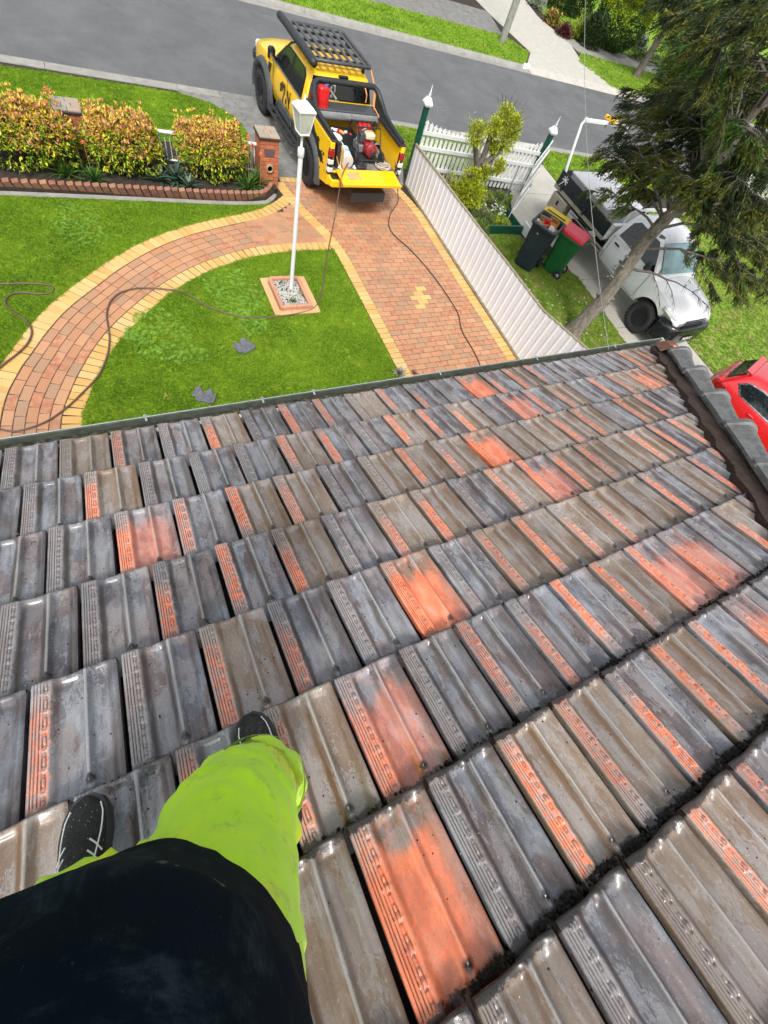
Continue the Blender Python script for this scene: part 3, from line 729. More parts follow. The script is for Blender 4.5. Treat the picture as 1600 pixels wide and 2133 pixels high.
# ---- grass that grows in tufts ---------------------------------------------------------
def tuft_obj(name,mat,blades=14,h=.035,r=.035,seed=1,w=.0028):
    rb=random.Random(seed); mb=MB()
    for _ in range(blades):
        a=rb.uniform(0,6.28); rr=r*math.sqrt(rb.random()); x,y=rr*math.cos(a),rr*math.sin(a); b2=rb.uniform(0,6.28); l=h*rb.uniform(.5,1.1); tl=rb.uniform(.1,.9)*l
        dx,dy=math.cos(b2),math.sin(b2); ux,uy=-dy*w,dx*w
        mb.add([(x-ux,y-uy,0),(x+ux,y+uy,0),(x+ux*.8+dx*tl*.4,y+uy*.8+dy*tl*.4,l*.6),(x-ux*.8+dx*tl*.4,y-uy*.8+dy*tl*.4,l*.6),(x+dx*tl,y+dy*tl,l*.85)],[(0,1,2,3),(3,2,4)])
    me=mb.mesh(name); me.materials.append(mat); return me
def leafy_me(name,mat,n=5,r=.03,l=.012,z=.02,seed=3):
    rb=random.Random(seed); mb=MB()
    for _ in range(n):
        x,y=rb.uniform(-r,r),rb.uniform(-r,r); zz=rb.uniform(.5,1)*z; a0=rb.uniform(0,6)
        for k in range(3):
            a=a0+k*2.09; c,s=math.cos(a),math.sin(a)
            mb.add([(x,y,zz),(x+c*l-s*l*.6,y+s*l+c*l*.6,zz+.003),(x+c*l*1.5,y+s*l*1.5,zz+.001),(x+c*l+s*l*.6,y+s*l-c*l*.6,zz+.003)],[(0,1,2,3)])
    me=mb.mesh(name); me.materials.append(mat); return me
def scatter(name,poly,z,me,density,mat,smin=.7,smax=1.3,seed=0,label=None,base=True,holes=None):
    """stuff: one object whose nodes spread copies of one tuft over a patch of ground"""
    mb=MB(); mb.add([(p[0],p[1],z) for p in poly],[tuple(range(len(poly)))]); o=mb.build(name,mat)
    if sum(poly[i][0]*poly[(i+1)%len(poly)][1]-poly[(i+1)%len(poly)][0]*poly[i][1] for i in range(len(poly)))<0:
        o.data.flip_normals()
    ng=bpy.data.node_groups.new(name+'_nodes','GeometryNodeTree')
    ng.interface.new_socket('Geometry',in_out='INPUT',socket_type='NodeSocketGeometry'); ng.interface.new_socket('Geometry',in_out='OUTPUT',socket_type='NodeSocketGeometry')
    N=ng.nodes; Lk=ng.links.new; gi=N.new('NodeGroupInput'); go=N.new('NodeGroupOutput')
    dp=N.new('GeometryNodeDistributePointsOnFaces'); dp.inputs['Density'].default_value=density; dp.inputs['Seed'].default_value=seed
    ip=N.new('GeometryNodeInstanceOnPoints'); 
    # the tuft mesh is carried by an object kept out of the scene collection
    to=bpy.data.objects.new(name+'_tuft',me); oi=N.new('GeometryNodeObjectInfo'); oi.inputs['Object'].default_value=to
    rv=N.new('FunctionNodeRandomValue'); rv.data_type='FLOAT_VECTOR'; rv.inputs[0].default_value=(-.1,-.1,0); rv.inputs[1].default_value=(.1,.1,6.28)
    rs=N.new('FunctionNodeRandomValue'); rs.data_type='FLOAT'; rs.inputs[2].default_value=smin; rs.inputs[3].default_value=smax
    jg=N.new('GeometryNodeJoinGeometry')
    Lk(gi.outputs[0],dp.inputs[0]); Lk(dp.outputs[0],ip.inputs[0]); Lk(oi.outputs['Geometry'],ip.inputs['Instance']); Lk(rv.outputs[0],ip.inputs['Rotation']); Lk(rs.outputs[1],ip.inputs['Scale'])
    Lk(ip.outputs[0],jg.inputs[0]); 
    if base: Lk(gi.outputs[0],jg.inputs[0])
    Lk(jg.outputs[0],go.inputs[0])
    m=o.modifiers.new('grow','NODES'); m.node_group=ng
    tag(o,label,None,None,'stuff'); return o
TF=tuft_obj('grass_tuft',M_GR,26,.028,.05,1,.0026); TF2=tuft_obj('verge_tuft',M_GR2,16,.055,.05,2,.004); TF3=tuft_obj('dry_tuft',M_GR3,16,.045,.05,5,.004); TF4=tuft_obj('far_tuft',M_GR2,10,.07,.08,8,.009)
xy=lambda p:(p.x,p.y)
bedE=[(-9,9.0),(-1.3,9.0),(1.22,8.99),(2.9,8.95),(3.8,9.0),(4.05,9.12)]
scatter('lawn_grass',bedE+[xy(p) for p in QOs[::-5] if p.y<9.06]+[(-9,-1.2)],0.0,TF,900,M_GR,seed=1,label='thick green lawn left of the curved brick path')
semi=[xy(p) for p in PIs[::5]]+[(5.02,7.3),(5.03,-.6),(-.9,-.6)]
scatter('lawn_grass',semi,0.0,TF,900,M_GR,seed=2,label='half-round green lawn between path and driveway')
VG=[(-9,13.9+.4)]+[(-.9,13.80),(1.7,13.70),(3.0,13.62),(3.6,13.35),(4.05,12.95),(4.25,12.45),(4.3,12.0),(4.1,11.25),(2.4,11.3),(-9,11.5)]
VG[0]=(-9,ys(-9)); 
scatter('verge_grass',VG,0.0,TF,600,M_GR,seed=3,label='bright green grass strip between hedge and kerb')
scatter('verge_grass',[(9.35,12.5),(9.35,ys(9.35)),(12.35,ys(12.4)),(12.3,10.6),(8.6,11.0)],0.0,TF2,500,M_GR2,seed=4,label='grass strip behind the white picket fence')
nv=[(15.15,ys(15.2)-.02),(40,ys(40)),(40,10.3),(16.5,10.45),(15.2,10.4)]
scatter('verge_grass',nv,0.0,TF2,320,M_GR2,seed=5,label='rough verge grass by the neighbouring driveway')
# neighbour lawn either side of the drive
CL=12.45
scatter('neighbour_grass',[(8.42,-3),(12.35,-3),(12.4,3.2),(12.5,6.0),(11.5,7.5),(11.3,8.3),(9.9,8.0),(9.2,6.9),(8.42,6.6)],0.0,TF3,420,M_GR3,seed=6,label='patchy grass with small daisies beside the white panel fence')
scatter('neighbour_grass',[(15.05,-6),(36,-6),(36,9.5),(15.05,9.5)],0.0,TF3,200,M_GR3,seed=7,label='bright rough lawn right of the parked white truck')
# neighbour drive
ndr=struct(thing('neighbour_driveway',None,None))
def pour(poly): slab('concrete_slab',poly,.0,M_CON2,z0=-.1,kind=None,parent=ndr)
for y0,y1 in ((-6,-2.8),(-2.78,.8),(.82,3.9),(3.92,5.9),(5.92,8.2)):
    pour([(12.4,y0),(15.02,y0),(15.02,y1),(12.4,y1)])
pour([(12.4,8.22),(15.06,8.22),(15.1,10.1),(12.4,10.1),(11.5,8.5)]); pour([(12.5,10.12),(15.12,10.12),(15.14,11.8),(12.45,11.8)]); pour([(12.45,11.82),(15.14,11.82),(15.8,ys(15.8)),(12.4,ys(12.4))])
# ---- far side of the street
g=lambda *a:(G(*a).x,G(*a).y)
scatter('far_verge_grass',[(-12,yf(-12)),(19.9,yf(19.9)+.02),(21.2,21.95),(20.35,23.2),(12.5,23.3),(-12,23.6)],0.0,TF4,90,M_GR,seed=8,label='green verge grass across the street')
rq('footpath',-12,20.3,23.9+.7,23.9+1.9+.9,.0,M_CON3,z0=-.1) if False else slab('footpath',[(-12,23.62),(20.3,23.25),(21.0,26.0),(-12,26.2)],.0,M_CON3,z0=-.1)
slab('far_driveway',[(20.0,yf(20)),(21.35,22.0),(20.9,25.8),(20.8,30),(20.5,40),(26.5,40),(26.0,29.5),(25.6,27.5),(26.1,24.4),(25.4,22.4),(26.2,yf(26.2))],.004,M_CON2,z0=-.1)
slab('footpath',[(26.15,23.6),(26.0,25.4),(45,24.6),(45,22.9)],.0,M_CON,z0=-.1)
scatter('far_verge_grass',[(25.1,22.3),(25.9,yf(26.3)+.02),(45,yf(45)),(45,22.9),(26.15,23.55)],0.0,TF4,110,M_GR3,seed=9,label='worn verge grass around the far tree trunk')
# clover in the lawns
M_CLOV=grass_mat('clover_leaf',(.08,.20,.02),(.13,.28,.035),(.17,.33,.05))
CLV=leafy_me('clover_tuft',M_CLOV)
for i,(pts) in enumerate((((285,650),(345,640),(400,700),(380,760),(300,745),(255,700)),((420,585),(500,560),(545,600),(560,690),(520,700),(450,640)),((400,720),(440,740),(430,760),(380,755)),((130,420),(200,440),(230,500),(160,520),(100,470)))):
    scatter('clover_patch',[g(*q) for q in pts],.008,CLV,150,M_CLOV,seed=20+i,base=False,label='pale clover leaves spreading through the lawn, patch %s'%('nearest the path bend','near the lamp planter','by the first broken tile','in the left lawn')[i])
DAI=MB()
for k in range(7):
    a=k*.9; DAI.add([(0,0,.07),(.016*math.cos(a)-.004*math.sin(a),.016*math.sin(a)+.004*math.cos(a),.072),(.02*math.cos(a),.02*math.sin(a),.07),(.016*math.cos(a)+.004*math.sin(a),.016*math.sin(a)-.004*math.cos(a),.072)],[(0,1,2,3)])
M_WHT=simple('petal_white',(.85,.85,.82),.6,var=.03); dm=DAI.mesh('daisy'); dm.materials.append(M_WHT)
scatter('daisies',[(8.6,1),(11.8,1),(12.2,5),(11,6),(8.6,6.2)],.0,dm,9,M_WHT,.8,1.5,seed=31,base=False,label='small white daisies dotted in the neighbouring grass')
# ============================================================ VEHICLES
def paint(name,col,rough=.25,dirt=.15,dcol=(.3,.25,.15),coat=.6):
    n=NT(name); co=n.coord()
    c=n.mix(n.math('MULTIPLY',n.ss(n.noise(co,3,6,.65),.5,.7),dirt),col,dcol)
    c=n.mix(n.math('MULTIPLY',n.ss(n.noise(co,90,4,.8),.66,.72),dirt),c,(.06,.05,.04))
    return n.done(c,n.ss(n.noise(co,5,4),.3,.7,rough,rough+.15),0,Coat_Weight=coat,Coat_Roughness=.08)
M_YEL=paint('yellow_car_paint',(.90,.53,.002),.3,.10,(.65,.38,.08))
M_WPT=paint('white_car_paint',(.80,.81,.81),.25,.10,(.5,.5,.46))
M_RED=paint('red_car_paint',(.62,.006,.012),.2,.06,(.3,.02,.02),1.0)
M_BLK=simple('black_plastic',(.022,.024,.026),.5,var=.3,scale=20)
M_BLKG=simple('black_gloss',(.012,.013,.015),.15,var=.2)
M_RUB=simple('tyre_rubber',(.018,.018,.019),.75,var=.3,scale=30,bump=.3)
M_GLS=simple('dark_car_glass',(.008,.012,.014),.05,var=.1,Specular_IOR_Level=.8)
M_GLT=simple('windscreen_glass',(.22,.36,.37),.06,var=.25,scale=2,Specular_IOR_Level=.9)
M_CHR=simple('chrome',(.7,.7,.7),.12,1,var=.05)
M_GRY=simple('grey_metal',(.25,.26,.27),.45,.3,var=.2,scale=15,dirt=.3)
M_DGR=simple('dark_grey_coat',(.055,.06,.065),.5,var=.25,scale=20,dirt=.2,dirtcol=(.15,.14,.12))
M_ALU=simple('checker_aluminium',(.66,.66,.66),.35,.35,var=.08,scale=10)
M_LRED=simple('tail_lens_red',(.30,.008,.01),.12,var=.1)
M_LCLR=simple('lens_clear',(.62,.63,.62),.1,var=.15,scale=60)
M_ORS=simple('orange_strap',(.75,.30,.08),.7,var=.15,scale=30)
M_RED2=simple('red_plastic',(.62,.012,.015),.3,var=.1)
M_WPL=simple('white_plastic',(.70,.70,.68),.4,var=.1,dirt=.2)
M_DRT=simple('tray_dirt',(.16,.15,.135),.8,var=.5,scale=12,bump=.6)
M_TXK=simple('black_print',(.015,.014,.013),.4); M_TXB=simple('brown_print',(.22,.09,.02),.4); M_TXW=simple('white_print',(.75,.75,.73),.5); M_TXG=simple('grey_print',(.16,.17,.17),.5)
def cut(o,cutter):
    c=cutter.build('tmp_cut',M_BLK); 
    m=o.modifiers.new('c','BOOLEAN'); m.object=c; m.operation='DIFFERENCE'; m.solver='EXACT'
    bpy.context.view_layer.update(); dg=bpy.context.evaluated_depsgraph_get(); me=bpy.data.meshes.new_from_object(o.evaluated_get(dg))
    o.modifiers.clear(); o.data=me; bpy.data.objects.remove(c)
def hull(stn,n=4):
    rings=[]
    for y,w,zb,zt,cr in stn:
        L=[(-w*.86,zb),(-w*.97,zb+.10),(-w,(zb+zt)/2-.02),(-w*.985,zt-.14),(-w*.955,zt-.035),(-w*.88,zt),(-w*.5,zt+cr*.75),(0,zt+cr)]
        full=L+[(-x,z) for x,z in L[-2::-1]]
        rings.append([(x,y,z) for x,z in full])
    return rings
def wheel(parent,x,y,r,w,side,rim=M_BLKG,spokes=8,name='wheel'):
    e=bpy.data.objects.new(name,None); COL.objects.link(e); e.parent=parent
    M=T(x,y,r)@RY(math.pi/2*side)
    t=MB(); h=w/2
    prof=[(r*.58,-h*.9),(r*.60,-h),(r*.86,-h*1.02),(r*.965,-h*.86),(r,-h*.6),(r,h*.6),(r*.965,h*.86),(r*.86,h*1.02),(r*.60,h),(r*.58,h*.9)]
    t.lathe(prof,40,M)
    for k in range(30):  # tread lugs
        a=2*math.pi*k/30
        for q in (-1,1): t.box((r+.004,0,q*h*.62),(.02,r*.12,h*.62),M@RZ(a+q*.05))
    t.build('tyre',M_RUB,e)
    b=MB(); b.lathe([(r*.60,h*.9),(r*.57,h*.80),(r*.52,h*.3),(r*.50,-h*.5),(r*.30,-h*.55)],32,M)
    for k in range(spokes): b.box((r*.33,0,h*.25),(r*.42,r*.11,h*.22),M@RZ(2*math.pi*k/spokes),b=.006)
    b.lathe([(0,h*.48),(r*.12,h*.46),(r*.17,h*.38),(r*.2,h*.1)],16,M)
    for k in range(6): b.box((r*.10,0,h*.47),(.02,.02,.02),M@RZ(k*math.pi/3))
    b.build('rim',rim,e)
    return e
def flat_poly(name,pts,mat,parent,th=.004,nrm=None):
    """thin solid panel from a list of 3-D points lying in one plane"""
    P=[Vector(p) for p in pts]; n=nrm or (P[1]-P[0]).cross(P[2]-P[0]).normalized()
    k=len(P); mb=MB(); mb.add([p-n*th for p in P]+[p+n*.001 for p in P],[tuple(range(k))[::-1],tuple(range(k,2*k))]+[(i,(i+1)%k,k+(i+1)%k,k+i) for i in range(k)]); return mb.build(name,mat,parent)
def text_obj(name,s,M,size,mat,parent,ext=.002,bold=False):
    c=bpy.data.curves.new(name,'FONT'); c.body=s; c.size=size; c.extrude=ext; c.align_x='CENTER'; c.align_y='CENTER'
    if bold: c.offset=size*.02
    o=bpy.data.objects.new('tmp_text',c); COL.objects.link(o); bpy.context.view_layer.update()
    me=bpy.data.meshes.new_from_object(o.evaluated_get(bpy.context.evaluated_depsgraph_get())); bpy.data.objects.remove(o)
    me.materials.clear(); me.materials.append(mat); q=link(name,me,parent); q.matrix_basis=M; return q
def root(name,label,cat,ox,oy,deg,s,z=0,group=None):
    e=thing(name,label,cat,(ox,oy,z),R_(deg),group); e.scale=(s,s,s); return e
# ---------------- yellow ute -------------------------------------------------------------
U=root('pickup_truck','bright yellow lifted utility truck with roof rack and lowered tailgate parked across the drive','truck',6.24,10.0,2.9,1.05)
rings=hull([(.58,.925,.50,1.30,0),(1.0,.93,.50,1.30,0),(1.8,.935,.50,1.29,0),(2.45,.93,.50,1.27,.0),(2.75,.93,.50,1.25,.05),(3.1,.925,.52,1.22,.09),(3.6,.90,.55,1.17,.10),(3.95,.85,.56,1.10,.08),(4.10,.80,.58,1.0,.05),(4.16,.74,.62,.80,.0)])
b=MB(); b.loft(rings); body=b.build('body_shell',M_YEL,U)
wc=MB(); wc.lathe([(.52,-1.2),(.52,1.2)],40,T(0,3.1,.42)@RY(math.pi/2)); 
def uc(mb): # cutter must live in the truck's own frame
    mb2=MB(); mw=wm(U); mb2.v=[tuple(mw@Vector(v)) for v in mb.v]; mb2.f=mb.f; mb2.sm=mb.sm; return mb2
cut(body,uc(wc)); body.data.set_sharp_from_angle(angle=R_(40))
b=MB(); b.box((0,3.1,.78),(1.5,.98,.5)); b.build('wheel_well',M_BLK,U)
# greenhouse
def gh(z,y0,y1,hw,rr=.10): # rounded rectangle ring
    pts=[]
    for cx,cy,a0 in ((hw-rr,y1-rr,0),(-(hw-rr),y1-rr,90),(-(hw-rr),y0+rr,180),(hw-rr,y0+rr,270)):
        for k in range(5):
            a=R_(a0+k*22.5); pts.append((cx+rr*math.cos(a),cy+rr*math.sin(a),z))
    return pts
b=MB(); b.loft([gh(1.24,.60,2.62,.895,.06),gh(1.32,.61,2.52,.88,.07),gh(1.60,.66,2.20,.79,.09),gh(1.78,.71,1.98,.725,.12),gh(1.835,.80,1.88,.66,.16),gh(1.85,.95,1.75,.5,.2)])
b.build('cab_roof',M_YEL,U)
sx=lambda z: .888-(z-1.30)*.335
def sidewin(name,yz,mat,s,o_=.006,parent=U):
    P=[(s*(sx(z)+o_),y,z) for y,z in yz]
    if s<0: P=P[::-1]
    return flat_poly(name,P,mat,parent)
for s in (-1,1):
    fr=sidewin('window_frame',[(.80,1.285),(2.50,1.285),(2.46,1.36),(2.12,1.68),(1.98,1.745),(1.0,1.745),(.88,1.66)],M_BLKG,s,.004)
    sidewin('window',[(1.60,1.32),(2.40,1.32),(2.08,1.64),(1.95,1.715),(1.60,1.72)],M_GLS,s,.010,fr)
    sidewin('window',[(.86,1.33),(1.50,1.32),(1.50,1.72),(1.03,1.72),(.93,1.64)],M_GLS,s,.010,fr)
    # chrome-grey weather strip under the glass
    b=MB(); b.box((s*.900,1.65,1.275),(.02,1.75,.02)); b.build('belt_strip',M_GRY,U)
    # flare, cladding, step
    fb=MB(); ringf=[]
    for k in range(19):
        a=math.pi*(k/18)*1.10-.16; cy,cz=math.cos(a),math.sin(a)
        ringf.append([(s*.90,3.1+.50*cy,.42+.50*cz),(s*1.035,3.1+.52*cy,.42+.52*cz),(s*1.04,3.1+.60*cy,.42+.62*cz),(s*.93,3.1+.66*cy,.42+.66*cz)])
    fb.loft(ringf,None,closed=False,cap=False); fb.build('wheel_flare',M_DGR,U)
    fb=MB(); ringf=[]
    for k in range(19):
        a=math.pi*(k/18)*1.10-.16; cy,cz=math.cos(a),math.sin(a)
        ringf.append([(s*.90,.50*cy,.42+.50*cz),(s*1.035,.52*cy,.42+.52*cz),(s*1.04,.60*cy,.42+.62*cz),(s*.93,.66*cy,.42+.66*cz)])
    fb.loft(ringf,None,closed=False,cap=False); fb.build('wheel_flare',M_DGR,U)
    b=MB(); b.box((s*.945,1.60,.66),(.05,.86,.20),b=.02); b.box((s*.945,.82,.68),(.05,.46,.22),b=.02); b.build('door_cladding',M_DGR,U)
    b=MB(); b.tube([(s*.98,.62,.44),(s*1.06,.75,.42),(s*1.08,1.0,.42),(s*1.08,2.3,.42),(s*1.02,2.5,.44)],.035,8); b.tube([(s*.97,.7,.47),(s*.97,2.4,.47)],.03,8)
    for k in range(5): b.box((s*1.02,.85+k*.36,.455),(.11,.16,.02),b=.004)
    b.build('side_step',M_BLK,U)
    b=MB(); b.box((s*1.04,2.32,1.44),(.17,.14,.24),b=.04); b.box((s*.94,2.36,1.36),(.14,.06,.05)); mir=b.build('mirror',M_BLKG,U)
    b=MB(); b.box((s*1.04,2.245,1.44),(.13,.008,.19)); b.build('mirror_glass',M_CHR,mir)
    for y in (1.02,1.80):
        b=MB(); b.box((s*.940,y,1.10),(.035,.19,.04),b=.012); b.build('door_handle',M_BLKG,U)
    for y,z0,z1 in ((1.56,.55,1.29),(.74,.62,1.28),(2.47,.58,1.27)):
        b=MB(); b.box((s*.934,y,(z0+z1)/2),(.006,.012,z1-z0)); b.build('door_gap',M_TXK,U)
    b=MB(); b.prism([(2.62,1.16),(2.78,1.14),(2.80,.94),(2.70,.96)],-.008,.008,T(s*.932,0,0)@Matrix(((0,0,1,0),(1,0,0,0),(0,1,0,0),(0,0,0,1)))); b.build('fender_vent',M_BLKG,U)
wn=[wheel(U,s*.90,y,.42,.28,s) for s in (-1,1) for y in (0,3.1)]
# windscreen, rear glass
flat_poly('windscreen',[(-.80,2.54,1.345),(.80,2.54,1.345),(.69,2.025,1.79),(-.69,2.025,1.79)],M_GLT,U)
rg=flat_poly('rear_window',[(.80,.575,1.33),(-.80,.575,1.33),(-.71,.675,1.765),(.71,.675,1.765)],M_GLS,U,nrm=Vector((0,-1,.22)).normalized())
Mr=T(0,.570,1.33)@RX(math.pi/2-.225)   # local x right (seen from behind), y up the glass
def bars(name,segs,M,mat,parent,th=.003):
    b=MB()
    for x0,y0,x1,y1,w in segs:
        d=Vector((x1-x0,y1-y0)); l=d.length; b.box((l/2,0,0),(l,w,th),M@T(x0,y0,0)@RZ(math.atan2(d.y,d.x)))
    return b.build(name,mat,parent)
lg=bars('roof_logo',[(-.44,.13,-.24,.30,.035),(-.38,.16,-.16,.16,.0),(-.30,.27,-.12,.11,.035),(-.40,.22,-.40,.33,.03),(-.38,.33,-.30,.36,.03),(-.17,.22,-.17,.35,.03),(-.23,.33,-.17,.35,.025),(-.27,.13,-.27,.17,.02),(-.24,.13,-.24,.18,.015)],Mr,M_TXW,rg)
text_obj('logo_text','K PRO RESTORATIONS',Mr@T(-.27,.075,.003),.042,M_TXW,rg)
# bonnet scoop and cowl
b=MB(); b.box((.22,3.05,1.36),(.42,.46,.07),b=.03); b.build('bonnet_scoop',M_DGR,U)
b=MB(); b.box((0,2.58,1.305),(1.5,.14,.02)); b.build('cowl',M_GRY,U)
b=MB(); b.box((0,4.19,.72),(1.66,.22,.26),b=.06); b.box((0,4.14,.96),(1.1,.08,.16),b=.02); b.build('bull_bar',M_BLK,U)
for s in (-1,1):
    b=MB(); b.box((s*.68,4.06,.98),(.26,.14,.16),b=.04); b.build('headlight',M_LCLR,U)
# tray: outer sides, inner liner
b=MB()
arch=[(.50*math.cos(a)+0,.42+.50*math.sin(a)) for a in [math.pi*(k/14) for k in range(15)]]
side_=[(.56,.56),(.56,1.385),(-1.05,1.385),(-1.07,1.1),(-1.05,.56)]+[(-x,z) for x,z in arch]
for s in (-1,1):
    b.prism(side_,.85,.955,Matrix(((0,0,s,0),(1,0,0,0),(0,1,0,0),(0,0,0,1))))
b.box((0,.55,1.0),(1.7,.05,.74)); b.box((0,-.25,.82),(1.68,1.6,.05))
tub=b.build('tray',M_YEL,U,recalc=True,bevel=.03,seg=3)
b=MB(); b.box((0,-.25,.852),(1.66,1.55,.012)); b.build('tray_floor',M_DRT,U)
for s in (-1,1):
    b=MB(); b.box((s*.885,-.25,1.40),(.13,1.62,.035),b=.012); b.box((s*.865,-.30,1.435),(.05,1.40,.04),b=.01); b.box((s*.80,-.30,1.375),(.03,1.45,.05)); b.build('tray_rail',M_BLK,U)
# black splash print over the rear quarter
rb=random.Random(9)
for s in (-1,):
    b=MB()
    base=[(-.74,.92),(-.68,.95),(-.62,1.0),(-.50,.98),(-.42,1.18),(-.30,1.12),(-.10,1.26),(.10,1.22),(.30,1.33),(.52,1.33),(.50,1.25),(.30,1.20),(.22,1.08),(.02,1.12),(-.08,.98),(-.30,.98),(-.40,.82),(-.55,.84),(-.60,.80),(-.70,.84)]
    P=[(s*.9575,y,z) for y,z in base]; k=len(P); b.add(P,[tuple(range(k))],None)
    for _ in range(46):
        y=rb.uniform(-1.0,.5); z=1.02+.32*(y+.2)+rb.gauss(0,.11); z=min(1.22,max(.66,z)); r=rb.uniform(.008,.035)
        m=7; b.add([(s*.958,y+r*math.cos(a)*rb.uniform(.6,1.6),z+r*math.sin(a)*rb.uniform(.6,1.3)) for a in [6.283*i/m for i in range(m)]],[tuple(range(m))])
    b.build('splash_print',M_TXK,U)
# door lettering: roof-and-hammer mark
Md=Matrix(((0,0,-1,-.9385),(-1,0,0,0),(0,1,0,0),(0,0,0,1)))   # x runs rearwards, y up, on the left side
bars('door_logo',[(-1.98,1.02,-1.80,1.14,.06),(-1.93,.93,-1.86,1.10,.035),(-1.84,.98,-1.76,1.13,.03),(-1.98,.93,-1.94,1.03,.03),(-1.72,1.16,-1.66,1.06,.05),(-1.52,1.12,-1.40,.83,.065),(-1.43,.86,-1.36,1.08,.045),(-1.37,1.10,-1.33,1.16,.03),(-1.62,.84,-1.62,.93,.03),(-1.58,.84,-1.58,.93,.03)],Md,M_TXK,U)
bars('door_logo',[(-1.86,.74,-1.68,1.06,.06)],Md,M_TXB,U)
text_obj('door_text','K PRO',Md@T(-1.50,.755,0),.075,M_TXK,U); text_obj('door_text','RESTORATIONS',Md@T(-1.30,.67,0),.07,M_TXK,U); text_obj('door_text','0400 000 000',Md@T(-1.24,.60,0),.0,M_TXK,U) if False else None
# lamps
for s in (-1,1):
    b=MB(); b.box((s*.905,-1.02,1.02),(.13,.10,.52),b=.03); tl=b.build('tail_light',M_BLKG,U)
    b=MB(); b.box((s*.912,-1.03,1.18),(.14,.11,.16),b=.03); b.build('red_lens',M_LRED,tl)
    for z in (1.02,.87):
        b=MB(); b.box((s*.912,-1.03,z),(.135,.108,.115),b=.025); b.build('clear_lens',M_LCLR,tl)
# tailgate folded down, bumper, hitch
b=MB(); Mt=T(0,-1.06,.90)@RX(R_(7)); b.box((0,-.25,-.03),(1.54,.50,.06),Mt,b=.02); b.box((0,-.25,.004),(1.30,.34,.012),Mt,b=.004); b.box((0,-.49,.0),(1.54,.03,.03),Mt,b=.008)
tg=b.build('tailgate',M_YEL,U)
M_SCUFF=simple('scuffed_paint',(.62,.36,.12),.7,var=.5,scale=25)
b=MB(); b.box((-.42,-.22,.0125),(.32,.24,.002),Mt); b.build('worn_patch',M_SCUFF,tg)
for s in (-1,1):
    b=MB(); b.tube([(s*.76,-1.0,1.10),(s*.765,-1.42,.86)],.008,6); b.build('tailgate_cable',M_ORS if s<0 else M_BLK,U)
b=MB(); b.loft([[(x*1.0,y,z) for x,z in ((-.95,.56),(-.95,.76),(.95,.76),(.95,.56))] for y in (-.62,-1.0)]+[[(x*.93,-1.2,z) for x,z in ((-.95,.58),(-.95,.73),(.95,.73),(.95,.58))]],smooth=False); b.build('rear_bumper',M_YEL,U,recalc=True,bevel=.03)
for s in (-1,1):
    b=MB(); b.box((s*.76,-1.10,.765),(.26,.16,.015),b=.004); b.build('bumper_step',M_BLK,U)
b=MB(); b.box((0,-.85,.46),(.9,.4,.12),b=.03); b.box((0,-.3,.5),(.9,2.2,.2)); b.box((0,2,.48),(1.3,2.6,.2)); b.build('underbody',M_BLK,U)
b=MB(); b.box((0,-1.25,.42),(.06,.3,.06)); b.build('tow_bar',M_BLK,U); b=MB(); b.lathe([(.0,.12),(.018,.115),(.026,.095),(.018,.075),(.012,.06),(.012,0)],12,T(0,-1.36,.44)); b.build('tow_ball',M_CHR,U)
# sports bar: hoop behind the cab sweeping down both rails
for s in (-1,1):
    b=MB(); b.tube([(s*.70,.42,1.80),(s*.80,.38,1.74),(s*.86,.22,1.62),(s*.885,-.02,1.50),(s*.885,-.35,1.46),(s*.885,-.98,1.44)],[.05,.055,.055,.05,.045,.04],10); b.build('sports_bar_leg',M_BLK,U)
    fl=flat_poly('sail_panel',[(s*.88,.50,1.40),(s*.84,.46,1.74),(s*.86,.24,1.62),(s*.885,-.02,1.44)][::s],M_DGR,U,.02); b=MB(); b.box((s*.895,.30,1.56),(.02,.07,.10)); b.build('side_reflector',M_LRED,fl)
b=MB(); b.tube([(-.70,.42,1.80),(.70,.42,1.80)],.055,10); b.box((0,.46,1.79),(1.25,.16,.06),b=.02); b.build('sports_bar_hoop',M_BLK,U)
b=MB(); b.box((.0,.62,1.815),(.24,.07,.05),b=.015); b.build('brake_light',M_BLKG,U)
# half-open tonneau
b=MB(); b.box((0,.30,1.41),(1.66,.36,.05),b=.015); b.build('tonneau_lid',M_DGR,U)
b=MB(); b.box((0,.50,1.42),(1.66,.03,.03)); b.build('tonneau_seal',M_YEL,U)
b=MB(); b.loft([[(x,y,z) for y,z in ((.12,1.40),(.07,1.33),(.10,1.25),(.16,1.24))] for x in (-.8,-.4,0,.4,.8)],closed=False,cap=False); b.build('rolled_cover',M_GRY,U)
# roof rack
b=MB(); fr=[(-.66,.66),(.66,.66),(.68,.72),(.68,2.16),(.62,2.24),(-.62,2.24),(-.68,2.16),(-.68,.72)]; b.tube([(x,y,2.02) for x,y in fr],.035,8,closed=True); rk=b.build('rack_frame',M_DGR,U)
for k in range(7):
    x=-.54+k*.18; b=MB(); b.box((x,1.45,2.035),(.065,1.54,.022),b=.004); b.build('rack_slat',M_DGR,rk)
for y in (.85,1.22,1.60,1.98):
    b=MB(); b.box((0,y,1.99),(1.32,.05,.035)); b.build('rack_crossbar',M_BLK,rk)
for x in (-.62,.62):
    for y in (.9,1.85):
        b=MB(); b.box((x,y,1.90),(.05,.07,.18)); b.build('rack_foot',M_BLK,rk)
b=MB(); rr=[.02,.075,.078,.076,.080,.075,.079,.076,.075,.02]; ys_=[.44,.46,.7,.95,1.2,1.5,1.8,2.1,2.48,2.5]; b.tube([(-.80,y,2.03+.006*math.sin(y*7)) for y in ys_],rr,12); aw=b.build('rolled_awning',M_BLK,U)
for y in (.9,1.95):
    b=MB(); b.box((-.74,y,2.02),(.12,.04,.05)); b.build('awning_bracket',M_GRY,aw)
